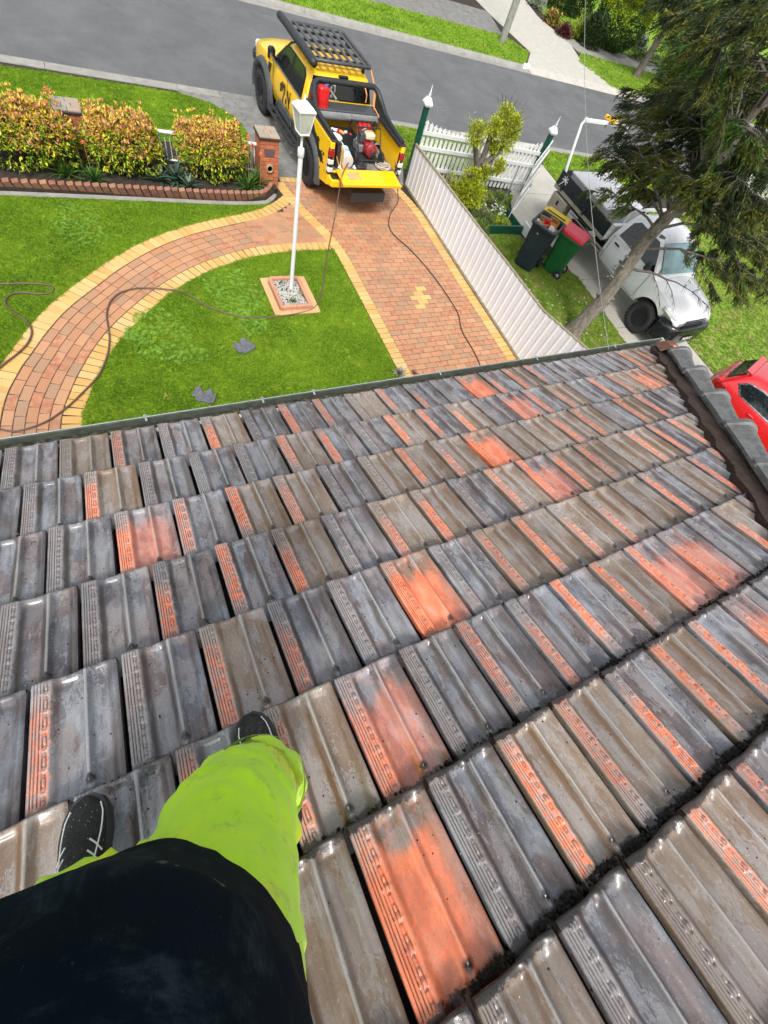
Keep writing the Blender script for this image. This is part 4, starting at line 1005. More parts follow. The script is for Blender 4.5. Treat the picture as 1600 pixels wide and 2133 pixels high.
# straps over the hoop
def uthing(name,label,cat,x,y,z,group=None,rz=0,s=1.0):
    p=wm(U)@Vector((x,y,z)); e=thing(name,label,cat,tuple(p),R_(2.9)+rz,group); e.scale=(s,s,s); return e
st=uthing('tie_down_strap','frayed orange tie-down straps hanging from the rack to the right tray rail','strap',.72,.3,1.4)
b=MB()
for pts in ([(-.02,.42,.62),(.0,.12,.42),(-.02,.0,.12),(.05,-.25,.02)],[(.0,.45,.60),(.03,.10,.30),(.02,.0,.05)],[(-.30,.10,.44),(-.24,.02,.30),(-.23,.03,.15)]):
    for i in range(len(pts)-1):
        a,c=Vector(pts[i]),Vector(pts[i+1]); b.add([a+Vector((-.014,0,0)),a+Vector((.014,0,0)),c+Vector((.014,0,0)),c+Vector((-.014,0,0))],[(0,1,2,3)]); b.add([a+Vector((-.014,0,-.003)),a+Vector((.014,0,-.003)),c+Vector((.014,0,-.003)),c+Vector((-.014,0,-.003))],[(3,2,1,0)])
b.build('webbing',M_ORS,st); b=MB(); b.box((.06,-.16,.05),(.06,.22,.03),RX(.2),b=.006); b.build('ratchet',M_CHR,st)
# jerry can standing on the left rail behind the cab
jc=uthing('jerry_can','upright red fuel can with a blue cap strapped behind the cab','fuel can',-.64,.22,1.39)
b=MB(); b.loft([[(x*sx_,y*sy_,z) for x,y in ((-.12,-.07),(-.12,.07),(-.08,.09),(.08,.09),(.12,.07),(.12,-.07),(.08,-.09),(-.08,-.09))] for z,sx_,sy_ in ((0,.92,.92),(.02,1,1),(.08,1.0,1.0),(.09,.97,.97),(.11,1,1),(.30,1,1),(.31,.97,.97),(.33,1,1),(.38,.98,.95),(.41,.75,.7))],smooth=False); b.build('can_body',M_RED2,jc,bevel=.01)
b=MB(); b.lathe([(.03,0),(.03,.03),(.0,.032)],12,T(.05,0,.41)); b.build('cap',simple('blue_cap',(.03,.12,.5),.4),jc)
# load in the tray ----------------------------------------------------------------------
pw=uthing('pressure_washer','petrol pressure washer with red and white motor in a black tube frame in the tray','pressure washer',.22,-.45,.86)
b=MB(); 
for s in (-1,1):
    b.tube([(s*.32,.30,.05),(s*.32,.30,.50),(s*.32,.26,.60),(s*.32,-.02,.60),(s*.32,-.10,.52),(s*.30,-.34,.10),(s*.30,-.34,.05),(s*.32,.30,.05)],.016,8)
b.tube([(-.32,.28,.58),(.32,.28,.58)],.016,8); b.tube([(-.32,-.02,.60),(.32,-.02,.60)],.016,8); b.tube([(-.30,-.34,.08),(.30,-.34,.08)],.016,8)
b.box((0,0,.07),(.62,.60,.02),b=.004); b.build('tube_frame',M_BLK,pw)
b=MB(); b.lathe([(.0,.0),(.13,.01),(.15,.04),(.15,.10),(.12,.13),(0,.13)],20,T(.06,-.22,.24)@RX(math.pi/2)@T(0,0,-.06)); b.box((.06,-.06,.22),(.24,.22,.24),b=.04); eng=b.build('motor',simple('engine_red',(.28,.02,.03),.45,dirt=.5),pw)
b=MB(); b.lathe([(.0,.0),(.055,.005),(.06,.02),(.03,.025)],16,T(.06,-.35,.24)@RX(math.pi/2)); b.build('pull_starter',M_BLK,eng)
b=MB(); b.box((.08,.0,.44),(.26,.22,.14),b=.04); b.build('fuel_tank',simple('cream_tank',(.62,.56,.36),.5,dirt=.3),pw)
b=MB(); b.box((-.12,.02,.40),(.14,.18,.18),b=.02); b.build('air_filter',M_DGR,pw)
b=MB(); b.box((-.14,.08,.18),(.16,.3,.16),b=.02); b.tube([(-.22,.1,.28),(-.1,.2,.40),(.1,.2,.5)],.02,8); b.build('pump',M_GRY,pw)
for x in (-.38,.38):
    w=MB(); w.lathe([(.06,-.03),(.11,-.035),(.12,-.02),(.12,.02),(.11,.035),(.06,.03)],20,T(x,-.26,.11)@RY(math.pi/2)); ww=w.build('wheel',M_RUB,pw)
    w=MB(); w.lathe([(.065,-.025),(.02,-.03),(.0,-.03)],16,T(x,-.26,.11)@RY(math.pi/2)); w.lathe([(.065,.025),(.02,.03),(0,.03)],16,T(x,-.26,.11)@RY(math.pi/2)); w.build('hub',simple('hub_red',(.4,.01,.04),.4),ww)
bk=uthing('bucket','white bucket with orange gear inside, beside the left tray wall','bucket',-.56,-.42,.86)
b=MB(); b.lathe([(.13,0),(.135,.01),(.165,.34),(.175,.345),(.175,.36),(.155,.36),(.125,.03),(0,.03)],24); b.build('pail',M_WPL,bk); b=MB(); b.lathe([(0,.20),(.10,.19),(.14,.16)],12); b.build('contents',M_ORS,bk)
bk=uthing('bucket','white tub with a blue band lying on its side near the tailgate','bucket',-.42,-.74,1.0)
b=MB(); b.lathe([(.14,0),(.145,.3),(.15,.31),(0,.31)],24,RX(R_(-80))@T(0,0,-.2)); b.build('pail',M_WPL,bk); b=MB(); b.lathe([(.1445,.16),(.1455,.22)],24,RX(R_(-80))@T(0,0,-.2)); b.build('band',simple('blue_band',(.15,.42,.65),.5),bk)
bx=uthing('tool_case','black ribbed case with yellow planks standing against the left tray wall','case',-.70,-.70,.86)
b=MB(); b.box((0,0,.22),(.10,.56,.44),b=.01)
for k in range(9): b.box((0,-.24+k*.06,.445),(.11,.03,.02))
b.build('case_shell',M_BLK,bx)
for k in (0,1):
    b=MB(); b.box((.085+k*.05,-.06,.19),(.022,.44,.36),b=.004); b.build('plank',simple('pale_yellow_board',(.62,.48,.2),.6),bx)
bx=uthing('crate','dark crate of hand tools at the front of the tray','crate',-.15,-.02,.86)
b=MB(); b.box((0,0,.015),(.6,.34,.03)); 
for x,y,dx,dy in ((0,.165,.6,.02),(0,-.165,.6,.02),(.29,0,.02,.34),(-.29,0,.02,.34)): b.box((x,y,.15),(dx,dy,.27))
b.build('crate_box',M_BLK,bx)
rb=random.Random(4)
for k in range(12):
    b=MB(); x,y=rb.uniform(-.24,.24),rb.uniform(-.12,.12); b.box((0,0,0),(rb.uniform(.05,.2),rb.uniform(.03,.07),.05),T(x,y,rb.uniform(.16,.3))@RZ(rb.uniform(0,3))@RX(rb.uniform(-.5,.5)),b=.006); b.build('hand_tool',rb.choice([M_RED2,M_GRY,M_WPL,M_DGR,M_ORS]),bx)
bx=uthing('fuel_can','pair of red cans behind the motor in the tray','fuel can',.38,.02,.86)
for k in range(3): b=MB(); b.box((k*.12-.1,0,.22),(.09,.14,.44),b=.02); b.build('can_body',M_RED2,bx)
def coil(name,label,x,y,z,mat,turns,r,seed,rr=.012):
    e=uthing(name,label,'rope',x,y,z); q=random.Random(seed); P=[]
    for k in range(turns*12):
        a=k/12*6.283; rad=r*(1+.35*math.sin(a*.37+seed)+q.uniform(-.06,.06)); P.append((rad*math.cos(a)*1.2,rad*math.sin(a),.015+.05*k/(turns*12)+q.uniform(0,.012)))
    b=MB(); b.tube(P,rr,6); b.build('rope_strand',mat,e); return e
coil('rope','loosely coiled cream rope by the right side of the tailgate',.56,-.88,.86,simple('cream_rope',(.55,.47,.38),.8),7,.13,2,.009)
coil('coiled_cable','tangled black cable beside the white tub',-.08,-.90,.86,M_BLK,5,.11,5,.010)
rag=uthing('rags','crumpled orange and grey rags along the tailgate hinge','rags',-.55,-.93,.87)
rb=random.Random(6)
for k in range(9):
    b=MB(); m=7; x0=rb.uniform(-.2,.42); y0=rb.uniform(-.10,.06); s=rb.uniform(.03,.07)
    b.loft([[(x0+s*(1-j*.35)*math.cos(6.283*i/m)*rb.uniform(.6,1.4),y0+s*(1-j*.35)*math.sin(6.283*i/m)*rb.uniform(.5,1.3),j*.022) for i in range(m)] for j in range(3)],smooth=True); b.build('rag',rb.choice([M_ORS,M_ORS,M_DGR,M_WPL]),rag)
bs=uthing('lance','white spray lance leaning over the tools','lance',-.28,-.8,.95); b=MB(); b.tube([(0,0,0),(-.16,.42,.22)],.014,8); b.build('pipe',M_WPL,bs); b=MB(); b.box((.0,-.03,0),(.05,.12,.04),b=.01); b.build('grip',M_BLK,bs)
# ---------------- white tray truck -------------------------------------------------------
Hx=root('tray_truck','white single-cab tray truck with aluminium tool box parked nose-in under the conifer','truck',13.75,7.35,182,1.13)
def gh2(z,y0,y1,hw,rr=.10): return gh(z,y0,y1,hw,rr)
b=MB(); b.loft(hull([(1.02,.83,.48,1.12,0),(1.25,.87,.46,1.14,0),(2.0,.88,.44,1.13,0),(2.6,.88,.46,1.12,.03),(2.95,.875,.5,1.08,.08),(3.36,.86,.52,1.03,.10),(3.46,.85,.70,1.01,.10),(3.68,.80,.72,.95,.08),(3.82,.74,.72,.88,.04),(3.88,.68,.72,.82,0)]))
hb=b.build('body_shell',M_WPT,Hx)
def hc(mb):
    mb2=MB(); mw=wm(Hx); mb2.v=[tuple(mw@Vector(v)) for v in mb.v]; mb2.f=mb.f; mb2.sm=mb.sm; return mb2
wc=MB(); wc.lathe([(.46,-1.2),(.46,1.2)],40,T(0,3.085,.36)@RY(math.pi/2)); cut(hb,hc(wc)); hb.data.set_sharp_from_angle(angle=R_(40))
b=MB(); b.box((0,3.085,.70),(1.36,.88,.42)); b.build('wheel_well',M_BLK,Hx)
b=MB(); b.loft([gh(1.10,1.03,2.78,.85,.07),gh(1.20,1.05,2.68,.835,.08),gh(1.48,1.12,2.38,.75,.10),gh(1.64,1.18,2.16,.69,.14),gh(1.70,1.28,2.02,.62,.18),gh(1.715,1.45,1.85,.4,.18)]); b.build('cab_roof',M_WPT,Hx)
sx2=lambda z:.843-(z-1.18)*.33
for s in (-1,1):
    P=[(s*(sx2(z)+.006),y,z) for y,z in ((1.22,1.17),(2.60,1.17),(2.52,1.24),(2.24,1.52),(2.12,1.60),(1.42,1.60),(1.28,1.50))]
    wf=flat_poly('side_window',P if s>0 else P[::-1],M_GLS,Hx)
    b=MB(); b.box((s*.885,1.34,1.02),(.035,.17,.04),b=.012); b.build('door_handle',M_BLK,Hx)
    b=MB(); b.box((s*1.0,2.42,1.24),(.16,.12,.2),b=.04); b.box((s*.92,2.45,1.2),(.1,.05,.05)); b.build('mirror',M_BLK,Hx)
    for y,z0,z1 in ((1.14,.52,1.12),(2.56,.55,1.12)):
        b=MB(); b.box((s*.882,y,(z0+z1)/2),(.006,.010,z1-z0)); b.build('door_gap',M_TXG,Hx)
    b=MB(); b.box((s*.876,1.85,.535),(.008,1.4,.010)); b.build('door_gap',M_TXG,Hx)
    b=MB(); b.box((0,0,0),(.17,.50,.15),T(s*.735,3.60,.865)@RZ(s*.52)@RX(R_(-14)),b=.05); hl=b.build('headlight',M_LCLR,Hx,bevel=.01)
    for y in (0,3.085): wheel(Hx,s*.76,y,.36,.24,s,M_DGR,12)
    b=MB(); b.box((s*.80,0,.80),(.3,.95,.03),b=.01); b.build('mudguard',M_BLK,Hx)
flat_poly('windscreen',[(-.745,2.71,1.225),(.745,2.71,1.225),(.645,2.225,1.64),(-.645,2.225,1.64)],M_GLT,Hx)
b=MB(); b.tube([(-.2,2.68,1.235),(.35,2.63,1.26)],.01,6); b.tube([(.1,2.68,1.235),(.62,2.62,1.26)],.01,6); b.build('wiper',M_BLK,Hx)
flat_poly('rear_window',[(.70,1.07,1.24),(-.70,1.07,1.24),(-.62,1.16,1.58),(.62,1.16,1.58)],M_GLS,Hx,nrm=Vector((0,-1,.25)).normalized())
b=MB(); b.loft([[(x,y,z) for x,z in ((-w,.27),(-w,.66),(-w*.93,.745),(w*.93,.745),(w,.66),(w,.27))] for y,w in ((3.50,.89),(3.72,.88),(3.90,.80),(4.03,.62))],smooth=False); hbm=b.build('front_bumper',M_BLKG,Hx,recalc=True,bevel=.04,seg=3)
b=MB(); 
for k in range(3): b.box((0,3.915-k*.015,.765+k*.045),(.92-k*.04,.03,.022),b=.005)
b.build('grille',M_BLKG,Hx)
b=MB(); b.box((0,4.045,.46),(.38,.012,.13),b=.003); pl=b.build('number_plate',M_TXK,hbm)
text_obj('plate_text','TROPC 2',T(0,4.0535,.46)@RZ(math.pi)@RX(math.pi/2),.105,M_TXW,hbm,bold=True)
# palm mark on the near door
Mh=Matrix(((0,0,1,.889),(1,0,0,0),(0,1,0,0),(0,0,0,1)))   # x forward, y up, right-hand side of the truck
segs=[(1.72,.78,1.84,.96,.012)]
for a in range(8): 
    an=R_(a*45+10); segs.append((1.84,.96,1.84+.10*math.cos(an),.96+.10*math.sin(an),.012))
segs+=[(1.64,.70,1.80,.70,.01),(1.66,.64,1.78,.64,.01)]
for a in range(8):
    a0,a1=R_(a*45),R_(a*45+45); segs.append((1.72+.07*math.cos(a0),.69+.07*math.sin(a0),1.72+.07*math.cos(a1),.69+.07*math.sin(a1),.008))
bars('palm_logo',segs,Mh,M_TXG,Hx)
text_obj('door_text','TROPIC',Mh@T(2.0,.78,0),.10,M_TXG,Hx); text_obj('door_text','SCAPES',Mh@T(2.02,.66,0),.085,M_TXG,Hx)
# tray
M_KHA=simple('khaki_steel',(.36,.33,.26),.5,.1,var=.1,dirt=.2)
b=MB(); b.box((0,-.18,.86),(1.84,2.16,.05)); b.box((0,-.18,.76),(.9,2.2,.14)); b.build('tray_deck',M_GRY,Hx)
for s in (-1,1):
    b=MB(); b.box((s*.93,-.18,.89),(.045,2.20,.085),b=.006); b.build('tray_rail',M_KHA,Hx)
    b=MB(); b.box((s*.945,-.18,1.09),(.03,2.18,.31),b=.006); ds=b.build('drop_side',simple('navy_black_steel',(.012,.018,.026),.35),Hx)
    for y in (-1.0,0.0): 
        b=MB(); b.box((s*.975,y,.97),(.035,.07,.14),b=.01); b.build('latch',M_BLK,ds)
    b=MB(); b.box((s*.82,-.88,.62),(.28,.62,.36),b=.02); tb=b.build('under_tray_box',M_KHA,Hx)
    b=MB(); b.box((s*.965,-.88,.66),(.012,.07,.10)); b.build('box_latch',M_BLK,tb)
    b=MB(); b.box((s*.90,.36,.72),(.04,1.5,.03)); b.box((s*.90,.70,.64),(.04,.7,.03)); b.build('tie_rail',M_KHA,Hx)
b=MB(); b.box((0,-1.27,1.06),(1.84,.035,.36),b=.006); b.build('tail_board',M_DGR,Hx)
b=MB(); b.box((0,.915,1.06),(1.84,.035,.36),b=.006); b.box((0,.95,1.24),(1.84,.08,.05),b=.01); 
for x in (-.6,0,.6): b.box((x,.95,1.42),(.03,.03,.36))
b.box((0,.95,1.60),(1.5,.05,.05)); b.build('head_board',M_WPT,Hx)
Mp=Matrix(((0,0,1,.9625),(1,0,0,0),(0,1,0,0),(0,0,0,1)))
bars('palm_logo',[(-1.14,.96,-1.02,1.12,.018)]+[(-1.02,1.12,-1.02+.11*math.cos(R_(q)),1.12+.10*math.sin(R_(q)),.02) for q in (0,45,90,140,185,230,320)],Mp,M_TXW,Hx)
tbx=thing('tool_box','large checker-plate aluminium tool box sitting in the tray of the white truck','tool box',tuple(wm(Hx)@Vector((.08,-.28,.89))),R_(182)); tbx.scale=(1.13,)*3
b=MB(); b.box((0,0,.20),(1.5,1.5,.40),b=.012); b.build('box_body',simple('grey_alloy',(.42,.43,.43),.4,.2,var=.08),tbx)
b=MB(); b.box((0,0,.425),(1.54,1.54,.05),b=.012); lid=b.build('lid',M_ALU,tbx)
b=MB(); rb=random.Random(2)
for i in range(22):
    for j in range(22): b.box((-.72+i*.0685,-.72+j*.0685,.4515),(.034,.009,.003),T(-.72+i*.0685,-.72+j*.0685,0)@RZ(math.pi/4*(1 if (i+j)%2 else -1))@T(.72-i*.0685,.72-j*.0685,0))
o=b.build('tread_pattern',M_ALU,lid); o['kind']='stuff'
for y in (-.5,.5):
    b=MB(); b.box((.758,y,.22),(.012,.13,.09),b=.004); b.box((.765,y,.22),(.012,.05,.03)); b.build('paddle_latch',M_BLK,tbx)
b=MB(); b.box((.755,0,.04),(.03,1.5,.03)); b.build('trim_rail',M_GRY,tbx)
# ladder rack over the tail
lr=thing('ladder_rack','white bent-tube ladder rack rising over the tail of the tray truck','ladder rack',tuple(wm(Hx)@Vector((0,-1.2,1.22))),R_(182)); lr.scale=(1.13,)*3
b=MB()
for s in (-1,1): b.tube([(s*.90,0,0),(s*.90,-.06,.14),(s*.86,-.34,.86),(s*.82,-.30,1.0)],.035,8)
b.build('upright',M_WPT,lr)
b=MB(); b.box((0,-.34,.94),(1.70,.05,.08),b=.01); b.build('crossbar',M_WPT,lr)
lv=thing('spirit_level','yellow tool clipped on the white ladder rack','tool',tuple(wm(lr)@Vector((-.05,-.34,.985)))); b=MB(); b.box((0,0,.05),(.12,.34,.08),RZ(.5),b=.01); b.build('casing',simple('tool_yellow',(.8,.45,.01),.4),lv)
b=MB(); b.box((.20,.05,.05),(.08,.22,.06),RZ(-.2),b=.01); b.build('handle',simple('tool_yellow2',(.8,.45,.01),.4),lv)
# ---------------- red hatch (only its near corner shows past the roof) --------------------
# ---------------- red hatch ---------------------------------------------------------------
Rc=root('parked_car','glossy red hatchback whose rear corner shows behind the hip of the roof','car',13.80,.58,195,1.0)
def small_car(Rt,mat,tail=True):
    b=MB(); b.loft(hull([(-.78,.70,.40,.92,.0),(-.70,.80,.32,1.0,.0),(-.3,.87,.25,1.02,.0),(.6,.89,.22,.99,.0),(1.8,.89,.22,.97,.0),(2.5,.88,.24,.96,.05),(3.0,.84,.26,.88,.08),(3.35,.74,.30,.74,.05),(3.42,.66,.34,.6,0)])); b.build('body_shell',mat,Rt).data.set_sharp_from_angle(angle=R_(42))
    b=MB(); b.loft([gh(.96,-.66,2.15,.83,.10),gh(1.10,-.58,1.95,.79,.12),gh(1.32,-.40,1.55,.69,.14),gh(1.43,-.22,1.30,.60,.18),gh(1.46,.05,1.05,.45,.2)]); b.build('cabin',mat,Rt)
    sxx=lambda z:.835-(z-.96)*.37
    for s in (-1,1):
        def sp(nm,yz,m,o,par): 
            P=[(s*(sxx(z)+o),y,z) for y,z in yz]; return flat_poly(nm,P if s>0 else P[::-1],m,par)
        fr=sp('window_trim',[(-.36,1.16),(-.10,1.01),(1.95,1.0),(1.55,1.27),(1.30,1.35),(.15,1.37),(-.20,1.31)],M_CHR,.012,Rt)
        sp('side_window',[(-.30,1.17),(-.08,1.035),(.80,1.03),(.80,1.335),(.15,1.345),(-.17,1.285)],M_GLS,.018,fr); sp('side_window',[(.86,1.03),(1.85,1.025),(1.50,1.25),(1.28,1.325),(.86,1.335)],M_GLS,.018,fr)
        b=MB(); b.box((s*.885,.45,.88),(.03,.16,.035),b=.01); b.build('door_handle',mat,Rt)
        b=MB(); b.box((s*.96,1.7,1.02),(.16,.12,.12),b=.04); b.build('mirror',mat,Rt)
        b=MB(); b.loft([[(s*x,y,z) for x,y,z in ((.80,-.70,.90),(.84,-.62,.96),(.86,-.42,.97),(.875,-.38,.92),(.87,-.45,.84),(.82,-.66,.80))],[(s*(x+.012),y-.006,z) for x,y,z in ((.80,-.70,.89),(.84,-.62,.95),(.86,-.43,.96),(.875,-.39,.92),(.87,-.45,.85),(.82,-.66,.81))]],smooth=False); b.build('tail_light',M_LRED,Rt,recalc=True)
        for y in (0,2.6): wheel(Rt,s*.78,y,.32,.2,s,M_GRY,10)
    flat_poly('rear_window',[(.62,-.640,1.06),(-.62,-.640,1.06),(-.54,-.44,1.34),(.54,-.44,1.34)],M_GLS,Rt,nrm=Vector((0,-1,.6)).normalized(),th=.02)
    flat_poly('windscreen',[(-.70,2.10,1.03),(.70,2.10,1.03),(.58,1.50,1.37),(-.58,1.50,1.37)],M_GLS,Rt,th=.02)
    b=MB(); b.box((0,-.40,1.40),(1.15,.16,.03),b=.01); b.build('roof_spoiler',mat,Rt)
    b=MB(); b.tube([(.02,-.67,1.05),(.3,-.60,1.12)],.012,6); b.build('wiper',M_BLK,Rt)
    b=MB(); b.box((0,-.76,.44),(1.5,.16,.26),b=.05); b.build('rear_bumper',mat,Rt)
small_car(Rc,M_RED)
Wc=root('parked_car','white car glimpsed through the conifer beyond the far picket fence','car',32.2,13.2,80,1.05)
small_car(Wc,M_WPT)
# ============================================================ FENCES
M_COL=simple('offwhite_steel_sheet',(.75,.785,.82),.4,var=.03,scale=3,dirt=.12,dirtcol=(.6,.56,.48))
M_CAPR=simple('tan_fence_capping',(.30,.27,.19),.5,var=.2)
fx=[(8.33,10.12,1.02),(8.34,7.9,1.08),(8.35,6.34,1.12),(8.35,5.29,1.17),(8.35,3.57,1.22),(8.35,2.17,1.50),(8.36,.6,1.85),(8.36,-3,1.85)]
fence=thing('panel_fence','long off-white ribbed steel panel fence along the right side of the paved drive','fence',(8.34,5,0))
def fh(y):
    for i in range(len(fx)-1):
        if fx[i][1]>=y>=fx[i+1][1]:
            t=(fx[i][1]-y)/(fx[i][1]-fx[i+1][1]); return fx[i][2]+(fx[i+1][2]-fx[i][2])*t
    return fx[0][2] if y>fx[0][1] else fx[-1][2]
# ribbed sheets: shallow trapezoid profile, one object per sheet
y=10.12; 
while y>-2.9:
    e=y-.82; ys_=[];xs_=[]
    k=0; yy=y
    pat=[(0,0),(.085,0),(.105,.018),(.135,.018),(.155,0)]
    while yy>e+.001:
        for dy,dx in ((0,0),(.100,0),(.130,.013),(.160,.013),(.190,0)):
            q=yy-dy*(.205/.205)
            if q>=e: ys_.append(q); xs_.append(8.325-dx)
        yy-=.205
    ys_.append(e);xs_.append(8.325)
    mb=MB(); n=len(ys_)
    top=[(xs_[i],ys_[i],fh(ys_[i])-.01) for i in range(n)]; bot=[(xs_[i],ys_[i],.02) for i in range(n)]
    mb.add(bot+top,[(i,i+1,n+i+1,n+i) for i in range(n-1)]); b2=[(x+.004,yv,z) for x,yv,z in bot]; t2=[(x+.004,yv,z) for x,yv,z in top]
    mb.add(b2+t2,[(n+i,n+i+1,i+1,i) for i in range(n-1)]); mb.build('fence_sheet',M_COL,fence,True); y=e
mb=MB(); pts=[(a,b_,c) for a,b_,c in fx]
mb.loft([[(x-.03,yv,z-.02),(x-.03,yv,z+.012),(x+.025,yv,z+.012),(x+.025,yv,z-.02)] for x,yv,z in pts],smooth=False); mb.build('top_rail',M_CAPR,fence,True,recalc=True)
mb=MB(); mb.loft([[(8.30,yv,.01),(8.30,yv,.07),(8.36,yv,.07),(8.36,yv,.01)] for yv in (10.12,-3)],smooth=False); mb.build('bottom_rail',M_CAPR,fence,True,recalc=True)
for yv in (10.13,7.8,5.3,2.9,.5):
    mb=MB(); mb.box((8.36,yv,fh(yv)/2),(.05,.06,fh(yv)-.01)); mb.build('post',M_CAPR,fence,True)
# picket fence across the neighbour's front
M_PIC=simple('white_picket_paint',(.70,.71,.70),.5,var=.05,dirt=.12,dirtcol=(.4,.4,.33))
M_GRN=simple('heritage_green',(.008,.075,.045),.35,var=.2)
def picket_panel(name,label,A,B_,ht,n,rails,group=None,sag=.18,side=1,cat='fence'):
    A=Vector(A);B_=Vector(B_); L=(B_-A).length; ang=math.atan2(B_.y-A.y,B_.x-A.x)
    e=thing(name,label,cat,tuple(A),ang,group)
    for i in range(n):
        x=L*(i+.5)/n; u=2*(i+.5)/n-1; h=ht-sag*(1-u*u*u*u) ; w=L/n*(.58 if cat=='fence' else .93)
        m=MB(); m.add([(x-w/2,-.01,.06),(x+w/2,-.01,.06),(x+w/2,-.01,h-.10),(x+w*.72,-.01,h-.07),(x+w*.3,-.01,h-.04),(x,-.01,h),(x-w*.3,-.01,h-.04),(x-w*.72,-.01,h-.07),(x-w/2,-.01,h-.10)],[tuple(range(9))])
        P=[v for v in m.v]; m=MB(); k=9; m.add([(a,-.010,c) for a,_,c in P]+[(a,.010,c) for a,_,c in P],[tuple(range(k)),tuple(range(k,2*k))[::-1]]+[(j,k+j,k+(j+1)%k,(j+1)%k) for j in range(k)]); m.build('picket',M_PIC,e)
    for z in rails:
        m=MB(); m.box((L/2,-.035*side,z),(L,.04,.09),b=.004); m.build('rail',M_PIC,e)
    return e
PA=(8.62,10.55); PB=(12.92,10.12)
PF=picket_panel('picket_fence','white picket fence with a dipped top between two green posts',(PA[0]+.08,PA[1]-.01,0),(PB[0]-.08,PB[1]+.01,0),1.42,28,(.30,.78,1.12),side=1)
def fpost(x,y,h,label):
    e=thing('gate_post',label,'post',(x,y,0),-.1,'green posts with white finials')
    m=MB(); m.box((0,0,h/2),(.125,.125,h),b=.006); m.build('shaft',M_GRN,e)
    m=MB(); m.loft([[(a*s,b_*s,z) for a,b_ in ((-1,-1),(1,-1),(1,1),(-1,1))] for s,z in ((.075,h),(.10,h+.02),(.115,h+.06),(.115,h+.08),(.10,h+.10),(.05,h+.19),(.028,h+.20))],smooth=False); cp=m.build('cap',M_PIC,e,bevel=.008)
    m=MB(); m.lathe([(.012,0),(.034,.02),(.036,.05),(.02,.075),(.026,.09),(.016,.12),(.006,.22),(.0,.25)],12,T(0,0,h+.195)); m.build('finial',M_PIC,cp); return e
fpost(PA[0],PA[1],1.66,'green post with white pointed finial at the left end of the picket fence')
fpost(PB[0]+.02,PB[1],1.62,'green post with white pointed finial beside the open gate')
GA=Vector((12.60,9.95,0)); GB=Vector((11.42,8.42,0))
gate=picket_panel('picket_gate','white picket gate swung open beside the green post',(12.95,9.95,.03),(11.32,8.62,.03),1.55,12,(.25,.75,1.25),cat='gate',sag=-.0,side=-1)
m=MB(); m.box((.9,-.045,.55),(1.9,.03,.08),T(0,0,0)@RY(-.45)); m.build('brace',M_PIC,gate)
for z in (.3,.95):
    m=MB(); m.box((.05,.03,z),(.16,.02,.05)); m.build('hinge',M_BLK,gate)
# the second picket fence far to the right
q0=G(1512,410); q1=G(1562,440)
d=(Vector((q1.x,q1.y,0))-Vector((q0.x,q0.y,0)))
F2=picket_panel('picket_fence','white picket fence at the far right behind the conifer',(q0.x,q0.y,0),(q0.x+d.x*1.9,q0.y+d.y*1.9,0),1.45,30,(.3,1.15),sag=.06)
m=thing('gate_post','plain green square post at the start of the far right picket fence','post',(q0.x-.1,q0.y+.05,0)); b=MB(); b.box((0,0,.85),(.14,.14,1.7),b=.01); b.build('shaft',M_GRN,m)
# steel stake
e=thing('steel_stake','thin grey steel stake standing in the garden bed behind the fence','stake',(11.15,8.95,0)); b=MB(); b.tube([(0,0,0),(-.03,0,1.3)],.018,6); b.build('rod',M_GRY,e)
